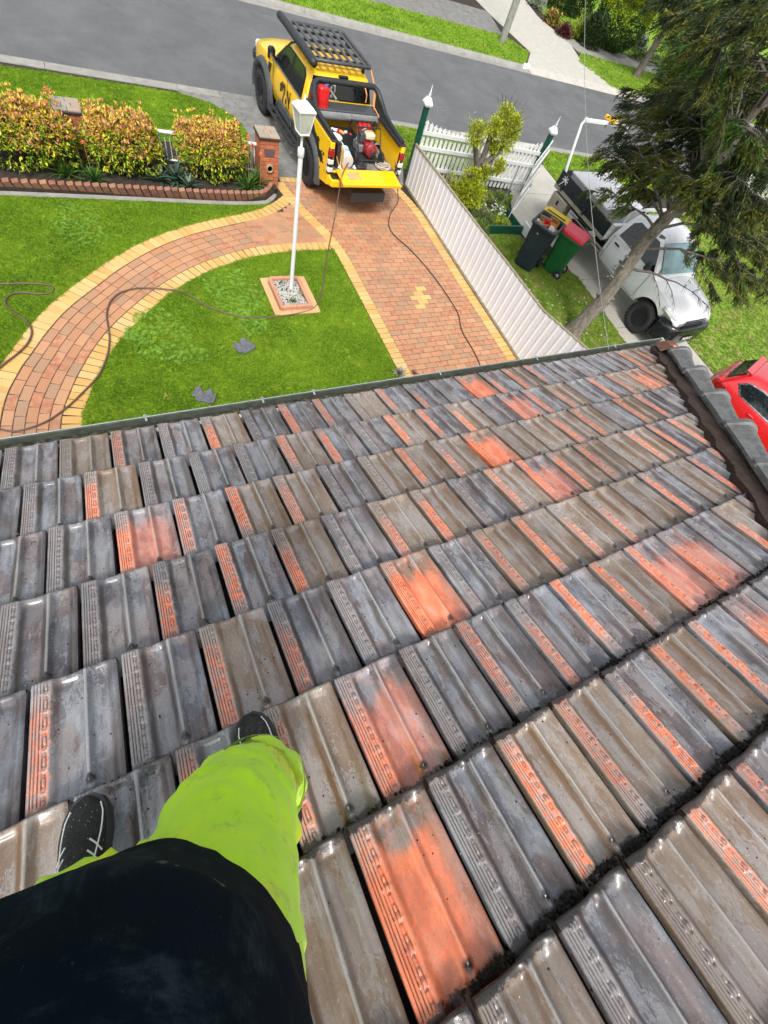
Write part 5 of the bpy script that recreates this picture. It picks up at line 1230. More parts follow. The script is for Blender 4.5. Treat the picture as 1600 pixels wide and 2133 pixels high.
# ============================================================ WHEELIE BINS
def bin_(label,x,y,rz,s,body,lidm,wheelm,open_=False):
    e=thing('wheelie_bin',label,'bin',(x,y,0),rz,'wheelie bins on the neighbouring grass'); e.scale=(s,)*3
    rr=lambda w,d,z,c=.05: [(w-c,-d,z),(w,-d+c,z),(w,d-c,z),(w-c,d,z),(-w+c,d,z),(-w,d-c,z),(-w,-d+c,z),(-w+c,-d,z)]
    b=MB(); b.loft([rr(.20,.22,.03),rr(.215,.235,.10),rr(.255,.30,.86),rr(.26,.31,.90)],smooth=False,cap=False)
    b.add([(x_,y_,.035) for x_,y_,z_ in rr(.19,.21,0)],[tuple(range(8))[::-1]]); 
    b.loft([rr(.245,.29,.90),rr(.20,.23,.25),rr(.18,.20,.12)][::1],smooth=False,cap=False); b.build('bin_body',body,e,recalc=False,bevel=0)
    b=MB(); b.loft([rr(.26,.31,.87),rr(.29,.34,.88),rr(.295,.345,.92),rr(.285,.335,.935),rr(.25,.30,.935),rr(.245,.29,.90)],smooth=False,cap=False); 
    for k in range(7): b.box((-.18+k*.06,-.322,.84),(.012,.02,.07))
    b.build('rim',body,e)
    b=MB(); b.tube([(-.22,.34,.90),(-.22,.40,.94),(.22,.40,.94),(.22,.34,.90)],.016,8); b.build('handle',body,e)
    for s_ in (-1,1):
        w=MB(); w.lathe([(.05,-.03),(.095,-.032),(.10,-.02),(.10,.02),(.095,.032),(.05,.03)],20,T(s_*.25,.24,.10)@RY(math.pi/2)); ww=w.build('wheel',M_RUB,e)
        w=MB(); w.lathe([(0,-.034),(.055,-.03),(.055,.03),(0,.034)],16,T(s_*.25,.24,.10)@RY(math.pi/2)); w.build('hub',wheelm,ww)
    b=MB(); b.tube([(-.24,.24,.10),(.24,.24,.10)],.012,6); b.build('axle',M_BLK,e)
    lm=T(0,.345,.945)@RX(R_(-193) if open_ else 0)
    b=MB(); 
    R1=lambda w,y0,y1,z,c=.05:[(w-c,y0,z),(w,y0+c,z),(w,y1-c,z),(w-c,y1,z),(-w+c,y1,z),(-w,y1-c,z),(-w,y0+c,z),(-w+c,y0,z)]
    b.loft([R1(.29,-.70,0,0),R1(.295,-.705,.0,.02),R1(.285,-.69,-.02,.065),R1(.24,-.6,-.10,.085)],lm,smooth=False); 
    b.box((0,-.66,.05),(.30,.05,.03),lm,b=.01); ld=b.build('lid',lidm,e,bevel=.008)
    return e,ld
M_BG=simple('dark_bin_plastic',(.018,.027,.034),.45,var=.15); M_GG=simple('green_bin_plastic',(.012,.115,.03),.42,var=.12)
M_RL=simple('red_lid',(.72,.03,.055),.35,var=.08); M_YLd=simple('yellow_lid',(.85,.60,.0),.4,var=.05)
e,ld=bin_('green wheelie bin with a closed red lid on the grass',11.62,6.36,R_(-152),1.12,M_GG,M_RL,M_GRY)
b=MB(); b.box((0,0,0),(.12,.09,.003),T(0,-.33,.063)); b.build('lid_label',simple('faded_label',(.62,.25,.42),.5),ld)
e,_=bin_('dark wheelie bin with its yellow lid thrown open, full of cardboard',10.72,6.62,R_(-58),1.30,M_BG,M_YLd,M_BLK,True)
M_CARD=simple('cardboard',(.42,.28,.16),.8,var=.15)
rub=thing('cardboard_box','torn cardboard boxes and a paper bag stuffed in the open dark bin','cardboard',(10.72,6.62,.0),R_(-58)); rub.scale=(1.30,)*3
for (x,y,z,a,t,dx,dy,m_) in ((-.10,.05,.82,.3,.5,.26,.22,M_CARD),(.10,-.05,.84,-.4,-.3,.2,.3,M_CARD),(0,-.2,.84,.9,.4,.25,.12,M_CARD),(.05,.16,.86,.1,.7,.2,.16,simple('kraft_orange',(.55,.24,.06),.7)),(-.02,-.1,.90,.5,.2,.10,.08,M_RED2),(.12,-.18,.88,.2,.1,.09,.12,M_WPL)):
    b=MB(); b.box((0,0,-.06),(dx,dy,.012),T(x,y,z)@RZ(a)@RX(t)); b.box((dx/2,0,-.0),(.01,dy,.13),T(x,y,z)@RZ(a)@RX(t)@RY(.3)); b.box((0,dy/2,0),(dx,.01,.13),T(x,y,z)@RZ(a)@RX(t)); b.build('flap',m_,rub)
b=MB(); b.lathe([(0,0),(.03,.005),(.03,.08),(.012,.11),(.012,.13),(0,.13)],10,T(-.19,-.22,.90)@RX(.8)); b.build('bottle',M_WPL,rub)
# ============================================================ LAMP POST, PLANTER
LX,LY=3.52,6.05
lamp=thing('lamp_post','slim white garden lamp post with a tapered square lantern rising from the brick planter','lamp post',(LX,LY,0))
M_LW=simple('lamp_white',(.74,.76,.77),.35,var=.03)
b=MB(); b.tube([(0,0,.05),(0,0,2.54)],.040,14); b.build('pole',M_LW,lamp)
b=MB(); b.lathe([(.046,2.490),(.054,2.500),(.056,2.570),(.050,2.610),(.034,2.620),(.020,2.630),(.018,2.810),(.022,2.820)],14); b.build('collar',M_LW,lamp)
lan=MB(); sq=lambda w,z:[(-w,-w,z),(w,-w,z),(w,w,z),(-w,w,z)]
lan.loft([sq(.06,2.805),sq(.085,2.810),sq(.085,2.830),sq(.078,2.835)],smooth=False); LM=RZ(R_(8)); L_=lan.build('lantern_base',M_LW,lamp); L_.rotation_euler.z=R_(8)
lan=MB(); lan.loft([sq(.080,2.835),sq(.128,3.110)],smooth=False); gl=lan.build('lantern_glass',simple('frosted_pane',(.50,.53,.47),.35,var=.2,scale=5,dirt=.3),L_)
for sx_,sy_ in ((-1,-1),(1,-1),(1,1),(-1,1)):
    b=MB(); b.tube([(sx_*.081,sy_*.081,2.830),(sx_*.130,sy_*.130,3.110)],.0075,6); b.build('lantern_bar',M_LW,L_)
lan=MB(); lan.loft([sq(.132,3.105),sq(.141,3.110),sq(.141,3.125),sq(.132,3.135),sq(.09,3.175),sq(.03,3.190)],smooth=False); rf=lan.build('lantern_roof',M_LW,L_)
b=MB(); b.lathe([(.02,0),(.03,.015),(.016,.03),(.02,.05),(.016,.07),(.008,.09),(0,.11)],10,T(0,0,3.180)); b.build('lantern_finial',M_LW,rf)
pl=thing('brick_planter','low brick planter filled with white pebbles and tufts around the lamp post','planter',(3.45,5.87,0))
M_PB=paver_mat('planter_brick',[(.50,.24,.14),(.56,.29,.17),(.53,.27,.18)],None,.2)
me_o=brick_me('flat_edge_brick',.27,.135,.05,paver_mat('peach_paver',[(.62,.38,.18),(.66,.40,.2),(.6,.34,.17)],None,.2))
X0,X1,Y0_,Y1_=2.95,3.95,5.33,6.45
def put(me,x,y,z,rz,par):
    o=bpy.data.objects.new('brick',me); COL.objects.link(o); o.parent=par; o.matrix_parent_inverse=wm(par).inverted(); o.matrix_basis=T(x,y,z)@RZ(rz); return o
for k in range(3):
    put(me_o,X0+.23+k*.275,Y0_+.07,.034,0,pl); put(me_o,X0+.23+k*.275,Y1_-.07,.034,0,pl)
for k in range(4):
    put(me_o,X0+.07,Y0_+.15+k*.275,.0345,math.pi/2,pl); put(me_o,X1-.07,Y0_+.15+k*.275,.0345,math.pi/2,pl)
me_u=brick_me('upstand_brick',.30,.075,.115,M_PB,.004)
for k in range(2):
    put(me_u,3.29+k*.305,5.47,.12,0,pl); put(me_u,3.29+k*.305,6.33,.12,0,pl)
for k in range(3):
    put(me_u,3.135,5.58+k*.29,.121,math.pi/2,pl); put(me_u,3.755,5.58+k*.29,.121,math.pi/2,pl)
M_PEB=simple('white_pebble',(.42,.41,.37),.7,var=.45,scale=60)
rb=random.Random(8); pb=MB()
b=MB(); b.box((3.44,5.9,.03),(.56,.82,.05)); b.build('soil',M_EARTH,pl,True)
for k in range(900):
    x,y=rb.uniform(3.19,3.70),rb.uniform(5.52,6.28); s=rb.uniform(.009,.02); M=T(x,y,.062+rb.uniform(0,.012))@RZ(rb.uniform(0,6))@Matrix.Diagonal((s*1.3,s,s*.8,1))
    pb.add([(1,0,0),(0,1,0),(-1,0,0),(0,-1,0),(0,0,1),(.7,.7,.3),(-.7,-.7,.3)],[(0,5,4),(5,1,4),(1,2,4),(2,6,4),(6,3,4),(3,0,4)],M)
o=pb.build('pebbles',M_PEB,pl,True); o['kind']='stuff'
# ============================================================ PLANTS
def leafmat(name,cols,rough=.45,trans=.25):
    n=NT(name); r=n.rnd(); c=n.ramp(r,*[(i/len(cols),q) for i,q in enumerate(cols)]); c.node.color_ramp.interpolation='CONSTANT'
    c=n.mix(n.math('MULTIPLY',n.ss(n.noise(n.coord('Object'),14,3),.4,.7),.35),c,tuple(q*.45 for q in cols[0]))
    n.set(n.b.inputs['Transmission Weight'],0); return n.done(c,rough,Specular_IOR_Level=.3,Subsurface_Weight=0)
def leaf(mb,p,d,up,l,w):
    d=d.normalized(); s=d.cross(up); s=s.normalized() if s.length>1e-4 else d.orthogonal().normalized(); n=s.cross(d)
    a=p; b_=p+d*l*.5+s*w-n*w*.35; c=p+d*l; e=p+d*l*.5-s*w-n*w*.35
    mb.add([a,b_,c,e],[(0,1,2),(0,2,3)])
def rv(rb): 
    while True:
        v=Vector((rb.uniform(-1,1),rb.uniform(-1,1),rb.uniform(-1,1)))
        if .05<v.length<1: return v.normalized()
M_NAN=leafmat('nandina_new_growth',[(.62,.50,.02),(.52,.20,.07),(.34,.10,.07),(.74,.66,.04),(.58,.28,.16),(.66,.36,.07),(.44,.44,.02),(.50,.15,.10),(.40,.24,.10)])
M_NAG=leafmat('nandina_green',[(.05,.10,.012),(.20,.34,.015),(.50,.60,.02),(.10,.19,.015),(.34,.48,.02),(.04,.08,.012),(.42,.16,.03),(.24,.40,.02),(.60,.60,.03)])
M_NAO=leafmat('nandina_inner',[(.015,.028,.008),(.03,.05,.012),(.09,.06,.015),(.015,.025,.008)])  # near-black inner leaves put the shade inside the shrub into the colour
M_STEM=simple('brown_stems',(.09,.055,.03),.8,var=.3)
def nandina(x,y,w,d,h,label,seed,n=5200):
    e=thing('nandina_shrub',label,'shrub',(x,y,0),0,'clipped nandina shrubs in the front garden bed')
    rb=random.Random(seed); M1,M2,M3=MB(),MB(),MB()
    bump=lambda v: .90+.18*noise.noise(v*2.2+Vector((seed,0,0)))+.10*noise.noise(v*6+Vector((0,seed,0)))
    for k in range(n):
        v=rv(rb); v.z=abs(v.z)*1.0 if rb.random()<.8 else v.z
        # superellipsoid shell
        q=(abs(v.x)**3.2+abs(v.y)**3.2+abs(v.z)**3.2)**(-1/3.2); r=rb.uniform(.80,1.02) if rb.random()<.8 else rb.uniform(.45,.85)
        P=v*q*bump(v)*r; p=Vector((P.x*w,P.y*d,h*.55+P.z*h*.48))
        if p.z<.10: p.z=rb.uniform(.1,.4)
        dd=(v*.8+rv(rb)*.9+Vector((0,0,-.25))).normalized(); l=rb.uniform(.04,.10)
        top=p.z/h+rb.uniform(-.22,.22)+.25*noise.noise(v*3)
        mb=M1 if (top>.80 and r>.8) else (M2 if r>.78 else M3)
        for _ in range(rb.choice([2,3,3])): leaf(mb,p+rv(rb)*.02,(dd+rv(rb)*.7),Vector((0,0,1)),l,l*.20)
    for k in range(70):   # bright shoots above the clip line
        px,py=rb.uniform(-w,w)*.8,rb.uniform(-d,d)*.8; hh=h*(.98+.06*rb.random())
        for j in range(9): leaf(M1,Vector((px,py,hh)),Vector((rb.uniform(-1,1),rb.uniform(-1,1),.7)),Vector((0,0,1)),.075,.013)
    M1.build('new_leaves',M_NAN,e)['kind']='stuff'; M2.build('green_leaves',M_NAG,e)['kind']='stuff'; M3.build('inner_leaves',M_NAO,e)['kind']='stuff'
    s=MB(); 
    for k in range(26):
        a=rb.uniform(0,6.28); r=rb.uniform(0,.3); s.tube([(r*math.cos(a),r*math.sin(a),0),(w*.6*math.cos(a)*rb.random(),d*.6*math.sin(a)*rb.random(),h*.8)],.008,5,cap=False)
    s.build('stems',M_STEM,e)['kind']='stuff'
nandina(-.56,9.92,.92,.60,1.06,'leftmost clipped shrub of yellow, pink and bronze leaves behind the brick edging',1,6400)
nandina(1.10,9.93,.76,.58,1.02,'middle clipped shrub of yellow and bronze leaves between the two aloe clumps',2,6600)
nandina(2.90,9.90,.82,.60,1.04,'clipped shrub of yellow and bronze leaves nearest the brick letterbox pillar',3,6600)
nandina(-2.6,9.98,.80,.52,1.12,'clipped yellow and bronze shrub just outside the left edge',4,2500)
def blade_plant(name,label,cat,x,y,mat,n,L,w,arch,seed,group=None,thick=.0,z0=0,spread=1.0):
    e=thing(name,label,cat,(x,y,z0),0,group); rb=random.Random(seed); mb=MB()
    for k in range(n):
        a=2.4*k+rb.uniform(-.2,.2); t=(k+.5)/n; el=R_(82-62*t*spread+rb.uniform(-8,8)); l=L*rb.uniform(.75,1.1); dz=Vector((math.cos(a)*math.cos(el),math.sin(a)*math.cos(el),math.sin(el))); s=Vector((-math.sin(a),math.cos(a),0))
        pts=[];m=6
        for j in range(m+1):
            u=j/m; p=dz*l*u+Vector((0,0,-arch*l*u*u)); ww=w*(1-u)**.6*(.75+.6*u if u<.4 else 1); pts.append((p-s*ww+Vector((0,0,ww*.5)),p,p+s*ww+Vector((0,0,ww*.5))))
        vs=[v for tri in pts for v in tri]; fs=[]
        for j in range(m):
            for q in (0,1): fs.append((j*3+q,j*3+q+1,(j+1)*3+q+1,(j+1)*3+q))
        mb.add(vs,fs,None,True)
    mb.build('leaves',mat,e)['kind']='stuff'; return e
M_ALO=leafmat('aloe_leaf',[(.035,.075,.05),(.06,.11,.07),(.09,.14,.09),(.04,.085,.04)],.4)
M_LIL=leafmat('strap_leaf',[(.03,.09,.015),(.07,.16,.02),(.12,.22,.03),(.04,.10,.02)],.5)
for i,(x,y,n,L,w,m_,lb) in enumerate(((-.10,9.52,46,.56,.018,M_LIL,'spiky strap-leaf clump right of the leftmost shrub'),(.38,9.40,40,.46,.018,M_LIL,'low strap-leaf clump left of the middle shrub'),(.16,9.80,50,.70,.020,M_LIL,'tall strap-leaf clump between the first two shrubs'),
    (1.66,9.50,20,.50,.040,M_ALO,'blue-green aloe right of the middle shrub'),(2.00,9.55,22,.60,.042,M_ALO,'large blue-green aloe between the middle and right shrubs'),(2.22,9.32,18,.46,.036,M_ALO,'blue-green aloe spilling toward the brick edging'),(1.80,9.98,22,.62,.03,leafmat('bronze_blade',[(.10,.10,.05),(.18,.12,.07),(.07,.08,.04)]),'bronze spear-leaf clump behind the aloes'),
    (3.56,9.38,60,.50,.016,M_LIL,'bright strap-leaf clump at the right end of the bed'),(3.78,9.60,60,.60,.016,M_LIL,'tall strap-leaf clump against the letterbox pillar'))):
    blade_plant('garden_plant',lb,'plant',x,y,m_,n,L,w,.35,40+i,'clumps in the front garden bed',z0=.10)
# torch flowers
M_FLO=leafmat('torch_flower',[(.75,.16,.07),(.80,.26,.12),(.70,.12,.06)])
for i,(x,y,h,lb) in enumerate(((3.60,9.50,1.06,'tall torch flower beside the letterbox flap'),(3.68,9.52,.92,'torch flower in front of the letterbox flap'),(3.86,9.44,.78,'torch flower lowest in front of the brick pillar'),(3.72,9.58,.86,'torch flower leaning at the letterbox'),(.22,9.60,.74,'torch flower left of the middle shrub, lowest'),(.36,9.50,.70,'torch flower touching the middle shrub'),(-.05,9.85,1.12,'torch flower by the second pillar cap'),(.02,9.95,1.28,'torch flower topmost over the second pillar'),(-1.2,10.4,1.3,'pale grass stalk group at far left'))):
    if i==8: continue
    e=thing('torch_flower',lb,'flower',(x,y,.05),0,'orange torch flowers'); b=MB(); b.tube([(0,0,0),(.02,0,h-.02)],.006,5); b.build('stalk',simple('stalk%d'%i,(.30,.22,.10),.7),e) if i==0 else b.build('stalk',M_STK,e)
    if i==0: M_STK=bpy.data.materials['stalk0']
    b=MB(); rb=random.Random(i)
    for k in range(16):
        a=k*2.4; leaf(b,Vector((.02,0,h-.05+.006*k)),Vector((math.cos(a),math.sin(a),.25-.06*k)),Vector((0,0,1)),.055,.011)
    b.build('blooms',M_FLO,e)
for i,(px,py,h) in enumerate(((30,200,1.1),(55,190,1.2),(62,205,1.0),(105,195,.9))):
    gq=G(px,py,h); e=thing('grass_stalk','pale feathery grass stalk rising behind the leftmost shrub, '+('first','second','third','fourth')[i]+' from the left','grass stalk',(gq.x,gq.y,0),0,'pale grass stalks'); b=MB(); b.tube([(0,0,0),(.01,0,h*.7),(.03,.01,h)],[.004,.006,.002],5); b.build('stem',simple('pale_stalk',(.45,.5,.28),.7) if i==0 else bpy.data.materials['pale_stalk'],e)
# bed: soil, tilted brick edging, mowing strip
M_ED=paver_mat('edge_brick',[(.26,.115,.07),(.31,.14,.085),(.22,.10,.07),(.36,.19,.10),(.28,.12,.09)],(.14,.07,.05),.4)
slab('garden_bed_soil',[(-9,9.16),(3.9,9.12),(4.3,9.5),(4.36,10.1),(4.3,10.6),(-9,10.6)],.10,M_EARTH,z0=-.05)
edg=thing('brick_edging','row of dark red bricks set on end, leaning, along the front of the garden bed','edging',(0,9.12,0))
mee=brick_me('edging_brick_mesh',.125,.085,.27,M_ED,.006)
P=spline([(-6,9.13),(-1.3,9.14),(1.2,9.11),(2.8,9.08),(3.7,9.13),(3.98,9.27),(4.14,9.47)],10); L=plen(P); k=0; s=.07
while s<L:
    p,dd=at_len(P,s); o=bpy.data.objects.new('brick',mee); COL.objects.link(o); o.parent=edg; o.matrix_parent_inverse=wm(edg).inverted()
    o.matrix_basis=T(p.x,p.y,.205)@RZ(math.atan2(dd.y,dd.x))@RX(R_(18))@RY(R_(-14)+random.uniform(-.05,.05)); s+=.150; k+=1
ms=MB(); Pm=offset(P,-.12); ms.loft([[(p.x,p.y,-.02),(p.x,p.y,.02),(q.x,q.y,.025),(q.x,q.y,-.02)] for p,q in zip(offset(P,-.15),offset(P,-.04))],smooth=False); struct(ms.build('mowing_strip',M_CON,recalc=True))
# brick pillars and the low white rail between them
M_RB=paver_mat('pillar_brick',[(.40,.12,.055),(.46,.15,.07),(.36,.105,.05),(.43,.14,.06)],None,.15)
meb=brick_me('pillar_brick_mesh',.215,.10,.072,M_RB,.004); mebh=brick_me('pillar_half_brick_mesh',.105,.10,.072,M_RB,.004)
M_TC=paver_mat('cap_paver',[(.30,.29,.25),(.42,.30,.22),(.26,.25,.22),(.48,.33,.22),(.36,.30,.24)],None,.3)
def pillar(x,y,label,flap,h=12):
    e=thing('brick_pillar',label,'pillar',(x,y,0)); W=.44
    b=MB(); b.box((0,0,h*.082/2+.0),(W-.03,W-.03,h*.082-.01)); b.build('mortar_core',simple('pillar_mortar',(.24,.17,.12),.9,bump=.4),e)
    for c in range(h):
        z=.079+c*.082
        for sd in range(4):
            M=RZ(sd*math.pi/2)
            xs_=[-.11,.11] if c%2 else [-.165,0,.165]; ms_=[meb,meb] if c%2 else [mebh,meb,mebh]
            for xx,m_ in zip(xs_,ms_):
                if flap and sd==0 and ((c in (8,9) and abs(xx)<.12) or (c==5 and abs(xx)<.02)): continue
                o=bpy.data.objects.new('brick',m_); COL.objects.link(o); o.parent=e; o.matrix_basis=M@T(xx,-W/2+.045,z)@Matrix.Diagonal((.98 if c%2 else .96,.9,1,1))
    zt=h*.082+.01
    b=MB(); b.box((0,0,zt+.02),(W+.05,W+.05,.04),b=.004); cp=b.build('cap_slab',M_BLK,e)
    mc=brick_me('cap_tile_mesh',.20,.13,.03,M_TC,.003)
    for j in range(3):
        for k2 in range(3 if j%2 else 2):
            xx=(-.16+k2*.16) if j%2 else (-.12+k2*.24); o=bpy.data.objects.new('cap_tile',mc); COL.objects.link(o); o.parent=cp; o.matrix_basis=T(xx,-.155+j*.155,zt+.072)@Matrix.Diagonal(((.75 if j%2 else 1.16),1.12,1,1))
    if flap:
        b=MB(); b.box((.0,-W/2+.02,.079+8.5*.082-.036),(.26,.03,.155),b=.006); b.build('letter_flap',simple('aged_flap',(.10,.07,.08),.5),e)
        b=MB(); b.lathe([(.085,0),(.085,.05),(.06,.052),(.06,.0)],20,T(.0,-W/2-.0,.45)@RX(math.pi/2)); tb=b.build('paper_tube',simple('tube_rim',(.36,.25,.14),.8),e); b=MB(); b.lathe([(0,.015),(.06,.015)],20,T(0,-W/2,.45)@RX(math.pi/2)); b.build('tube_dark',M_BLK,tb)
    return e
pillar(4.15,9.86,'brick letterbox pillar with a metal flap at the corner of the drive',True)
pillar(.27,10.28,'brick pillar with a paved cap behind the left shrubs',False,11)
rl=thing('low_rail','low white metal rail fence running between the two brick pillars','fence',(2.2,10.4,0))
b=MB(); b.tube([(.5,10.25,.74),(3.95,9.98,.74)],.035,10); b.build('top_rail',M_LW,rl,True)
b=MB(); b.tube([(.5,10.30,.20),(3.95,10.0,.20)],.02,8); b.build('bottom_rail',M_LW,rl,True)
for k in range(34):
    t=(k+.5)/34; b=MB(); x=.5+3.45*t; y=10.30-.30*t; b.tube([(x,y,.2),(x,y,.73)],.009,6); b.build('bar',M_LW,rl,True)
# broken roof tiles on the lawn
def broken(px,py,rz,poly,label):
    gq=G(px,py,.03); e=thing('broken_tile',label,'roof tile',(gq.x,gq.y,.035),rz)
    prof=[(0,.020),(.03,.020),(.045,.008),(.10,.006),(.115,.016),(.13,.006),(.19,.008),(.205,.022),(.235,.022)]
    rb=random.Random(px); mb=MB(); rings=[]
    xs=[poly[0]+(poly[1]-poly[0])*k/14 for k in range(15)]
    def zt(x):
        for i in range(len(prof)-1):
            if prof[i][0]<=x<=prof[i+1][0]: return prof[i][1]+(prof[i+1][1]-prof[i][1])*(x-prof[i][0])/(prof[i+1][0]-prof[i][0])
        return prof[-1][1]
    for k,x in enumerate(xs):
        y0=poly[2]+rb.uniform(-.008,.008)+(.05 if k<3 else 0); y1=poly[3]+.045*math.sin(k*.9+px)+rb.uniform(-.008,.008); z=zt(x)
        rings.append([(x,y0,z),(x,y0+.012,z+.002),(x,y1,z),(x,y1,z-.016),(x,y0,z-.016)])
    mb.loft(rings,None,smooth=False); o=mb.build('tile_shard',simple('grey_tile_shard',(.13,.135,.15),.5,var=.4,scale=25,bump=.3) if 'grey_tile_shard' not in bpy.data.materials else bpy.data.materials['grey_tile_shard'],e,recalc=True); o.scale=(1.55,1.3,1.3); o.location=(-.18,-.16,.0); return e
broken(507,722,R_(28),(0,.225,0,.22),'broken grey roof tile lying in the middle of the half-round lawn')
broken(427,823,R_(-28),(0,.235,.0,.20),'broken grey roof tile lying on the lawn just below the gutter')
lf=thing('fallen_leaf','small brown curled leaf on the lawn left of the lower broken tile','leaf',tuple(G(346,825,.03))); b=MB(); b.add([(-.04,0,0),(0,.03,.015),(.04,0,0),(0,-.03,.012)],[(0,1,2),(0,2,3)][::-1]); b.build('leaf_blade',simple('brown_leaf',(.3,.16,.06),.8),lf)
# ============================================================ HOSES
def hose(name,label,pts,r,mat,zs=None,cat='hose'):
    P=[]
    for i,q in enumerate(pts):
        if len(q)==3: p=G(q[0],q[1],q[2])
        elif len(q)==4: p=Vector(q[:3])
        else: p=G(q[0],q[1],r+.012)
        P.append(p)
    out=[]
    for i in range(len(P)-1):
        a=P[max(i-1,0)];b_=P[i];c=P[i+1];d=P[min(i+2,len(P)-1)]
        for k in range(6):
            t=k/6; out.append(.5*((2*b_)+(c-a)*t+(2*a-5*b_+4*c-d)*t*t+(3*b_-a-3*c+d)*t**3))
    out.append(P[-1]); m=MB(); m.tube(out,r,8); o=m.build(name,mat); return tag(o,label,cat)
M_HB=simple('brown_hose',(.13,.075,.055),.45,var=.15); M_HK=simple('dark_hose',(.03,.018,.02),.4)
h1=[(735,330,1.0),(722,345,.98),(712,368,.93),(708,390,.72),(703,420,.45),(697,455,.16),(690,490),(682,530),(676,565),(672,600),(664,628),(652,643),(625,652),(595,657),(560,661),(520,661),(490,657),(460,649),(430,637),(405,622),(382,608),(350,603),(312,600),(280,601),(250,610),(230,628),(222,655),(226,685),(228,712),(222,745),(205,782),(175,815),(140,848),(100,876),(60,892),(25,898),(-10,890),(-60,860)]
hose('garden_hose','long brown hose from the tailgate past the planter and looping down the curved path',h1,.014,M_HB)
h2=[(-60,588),(0,591),(50,590),(90,592),(110,598),(107,609),(80,612),(40,609),(17,617),(11,632),(28,650),(55,668),(66,690),(58,714),(38,735),(10,757),(-30,790)]
hose('garden_hose','brown hose making an S-bend on the left lawn',h2,.014,M_HB)
h3=[(823,345,1.0),(828,365,.92),(828,385,.5),(829,405,.15),(829,420),(822,432),(814,444),(810,462),(814,480),(830,498),(850,515),(872,538),(895,565),(918,595),(940,628),(955,655),(960,680),(968,700),(985,728),(1000,760),(1010,790)]
hose('pressure_hose','dark hose running from the tailgate down the paved drive',h3,.011,M_HK)
# overhead service wire
w0=G(1222,-60,5.2); w1=G(1268,728,4.15)
ow=MB(); pp=[]
for k in range(21):
    t=k/20; p=w0.lerp(w1,t); p.z-=.5*4*t*(1-t)*.3; pp.append(p)
for a_,b_ in ((pp,.006),): ow.tube(a_,.0028,6)
o=ow.build('service_wire',simple('grey_cable',(.30,.30,.30),.6)); tag(o,'thin grey overhead wire crossing down to the roof corner','wire')
# succulent by the eave
blade_plant('succulent','pale grey-green succulent peeping over the gutter at the drive edge','plant',5.02,3.42,leafmat('succulent_leaf',[(.28,.36,.26),(.36,.42,.33),(.30,.30,.22),(.30,.10,.09)]),46,.22,.022,.2,77)
blade_plant('succulent','small reddish succulent beside the pale one at the gutter','plant',5.38,3.38,leafmat('red_succulent',[(.30,.08,.06),(.28,.2,.12),(.25,.3,.18)]),20,.13,.015,.2,78)
ptf=blade_plant('planter_tuft','green grassy tuft at the front of the pebble planter','plant',3.42,5.62,M_LIL,40,.17,.006,.3,79,z0=.06); blade_plant('planter_tuft','straggly tuft on the right of the pebble planter','plant',3.66,5.85,leafmat('dry_tuft_leaf',[(.2,.22,.08),(.28,.2,.1)]),30,.13,.005,.3,80,z0=.06); blade_plant('planter_tuft','thin tuft at the back of the pebble planter','plant',3.35,6.2,M_LIL,30,.12,.005,.3,81,z0=.06)
# ============================================================ TREES AND FAR GARDENS
def bark(name,c1,c2,sc=9):
    n=NT(name); co=n.coord(); st=n.n('ShaderNodeVectorMath',dict(operation='MULTIPLY')); n.set(st.inputs[0],co); st.inputs[1].default_value=(1,1,.35)
    a=n.noise(st.outputs[0],sc*2.2,6,.7,.6); c=n.ramp(a,(.35,c1),(.65,c2)); c=n.mix(n.math('MULTIPLY',n.ss(n.noise(co,3,4),.5,.65),.3),c,(.16,.17,.12))
    n.bump(a,1.0,.03); return n.done(c,.9)
M_BK1=bark('conifer_bark',(.09,.07,.055),(.34,.30,.25)); M_BK2=bark('grey_bark',(.07,.055,.045),(.22,.19,.16)); M_TWG=simple('dead_twigs',(.10,.085,.075),.85,var=.35)
# small pruned tree in the neighbour's garden bed
st=thing('pruned_tree','small hard-pruned tree with knobbly trunk and tufts of lime-green new leaves','tree',(10.05,9.35,0))
M_LIM=leafmat('lime_leaves',[(.30,.38,.012),(.50,.54,.02),(.40,.47,.015),(.62,.62,.04),(.20,.29,.012)])
rb=random.Random(12)
tr=MB(); tr.tube([(0,0,0),(.03,0,.35),(-.02,.02,.7),(.02,.03,.98)],[.12,.10,.11,.13],10)
forks=[((.02,.03,.9),(-.22,.05,1.25),(-.50,-.02,1.62),.085),((.02,.03,.9),(.10,.10,1.35),(.05,.12,1.72),.08),((.02,.03,.9),(.30,.0,1.2),(.55,-.05,1.55),.085),((.0,.0,.8),(.25,-.25,1.0),(.42,-.38,1.15),.055),((.02,.03,.95),(.22,.2,1.5),(.40,.25,1.95),.06),((-.02,0,.6),(-.25,-.12,.8),(-.38,-.2,.9),.05)]
for a,b_,c,r in forks: tr.tube([a,b_,c],[r*1.1,r*.85,r*.75],8)
tr.build('trunk',M_BK2,st)
tw=MB(); lv=MB()
clumps=[(-.50,-.02,1.72,.28),(.10,.12,1.85,.22),(.55,-.05,1.70,.30),(.42,.25,2.05,.26),(.70,.1,1.95,.24),(.40,-.35,1.2,.18),(-.2,-.15,.75,.30),(-.05,-.35,.45,.35),(.15,-.2,.95,.16),(-.35,0,.35,.3),(.30,.05,1.45,.14)]
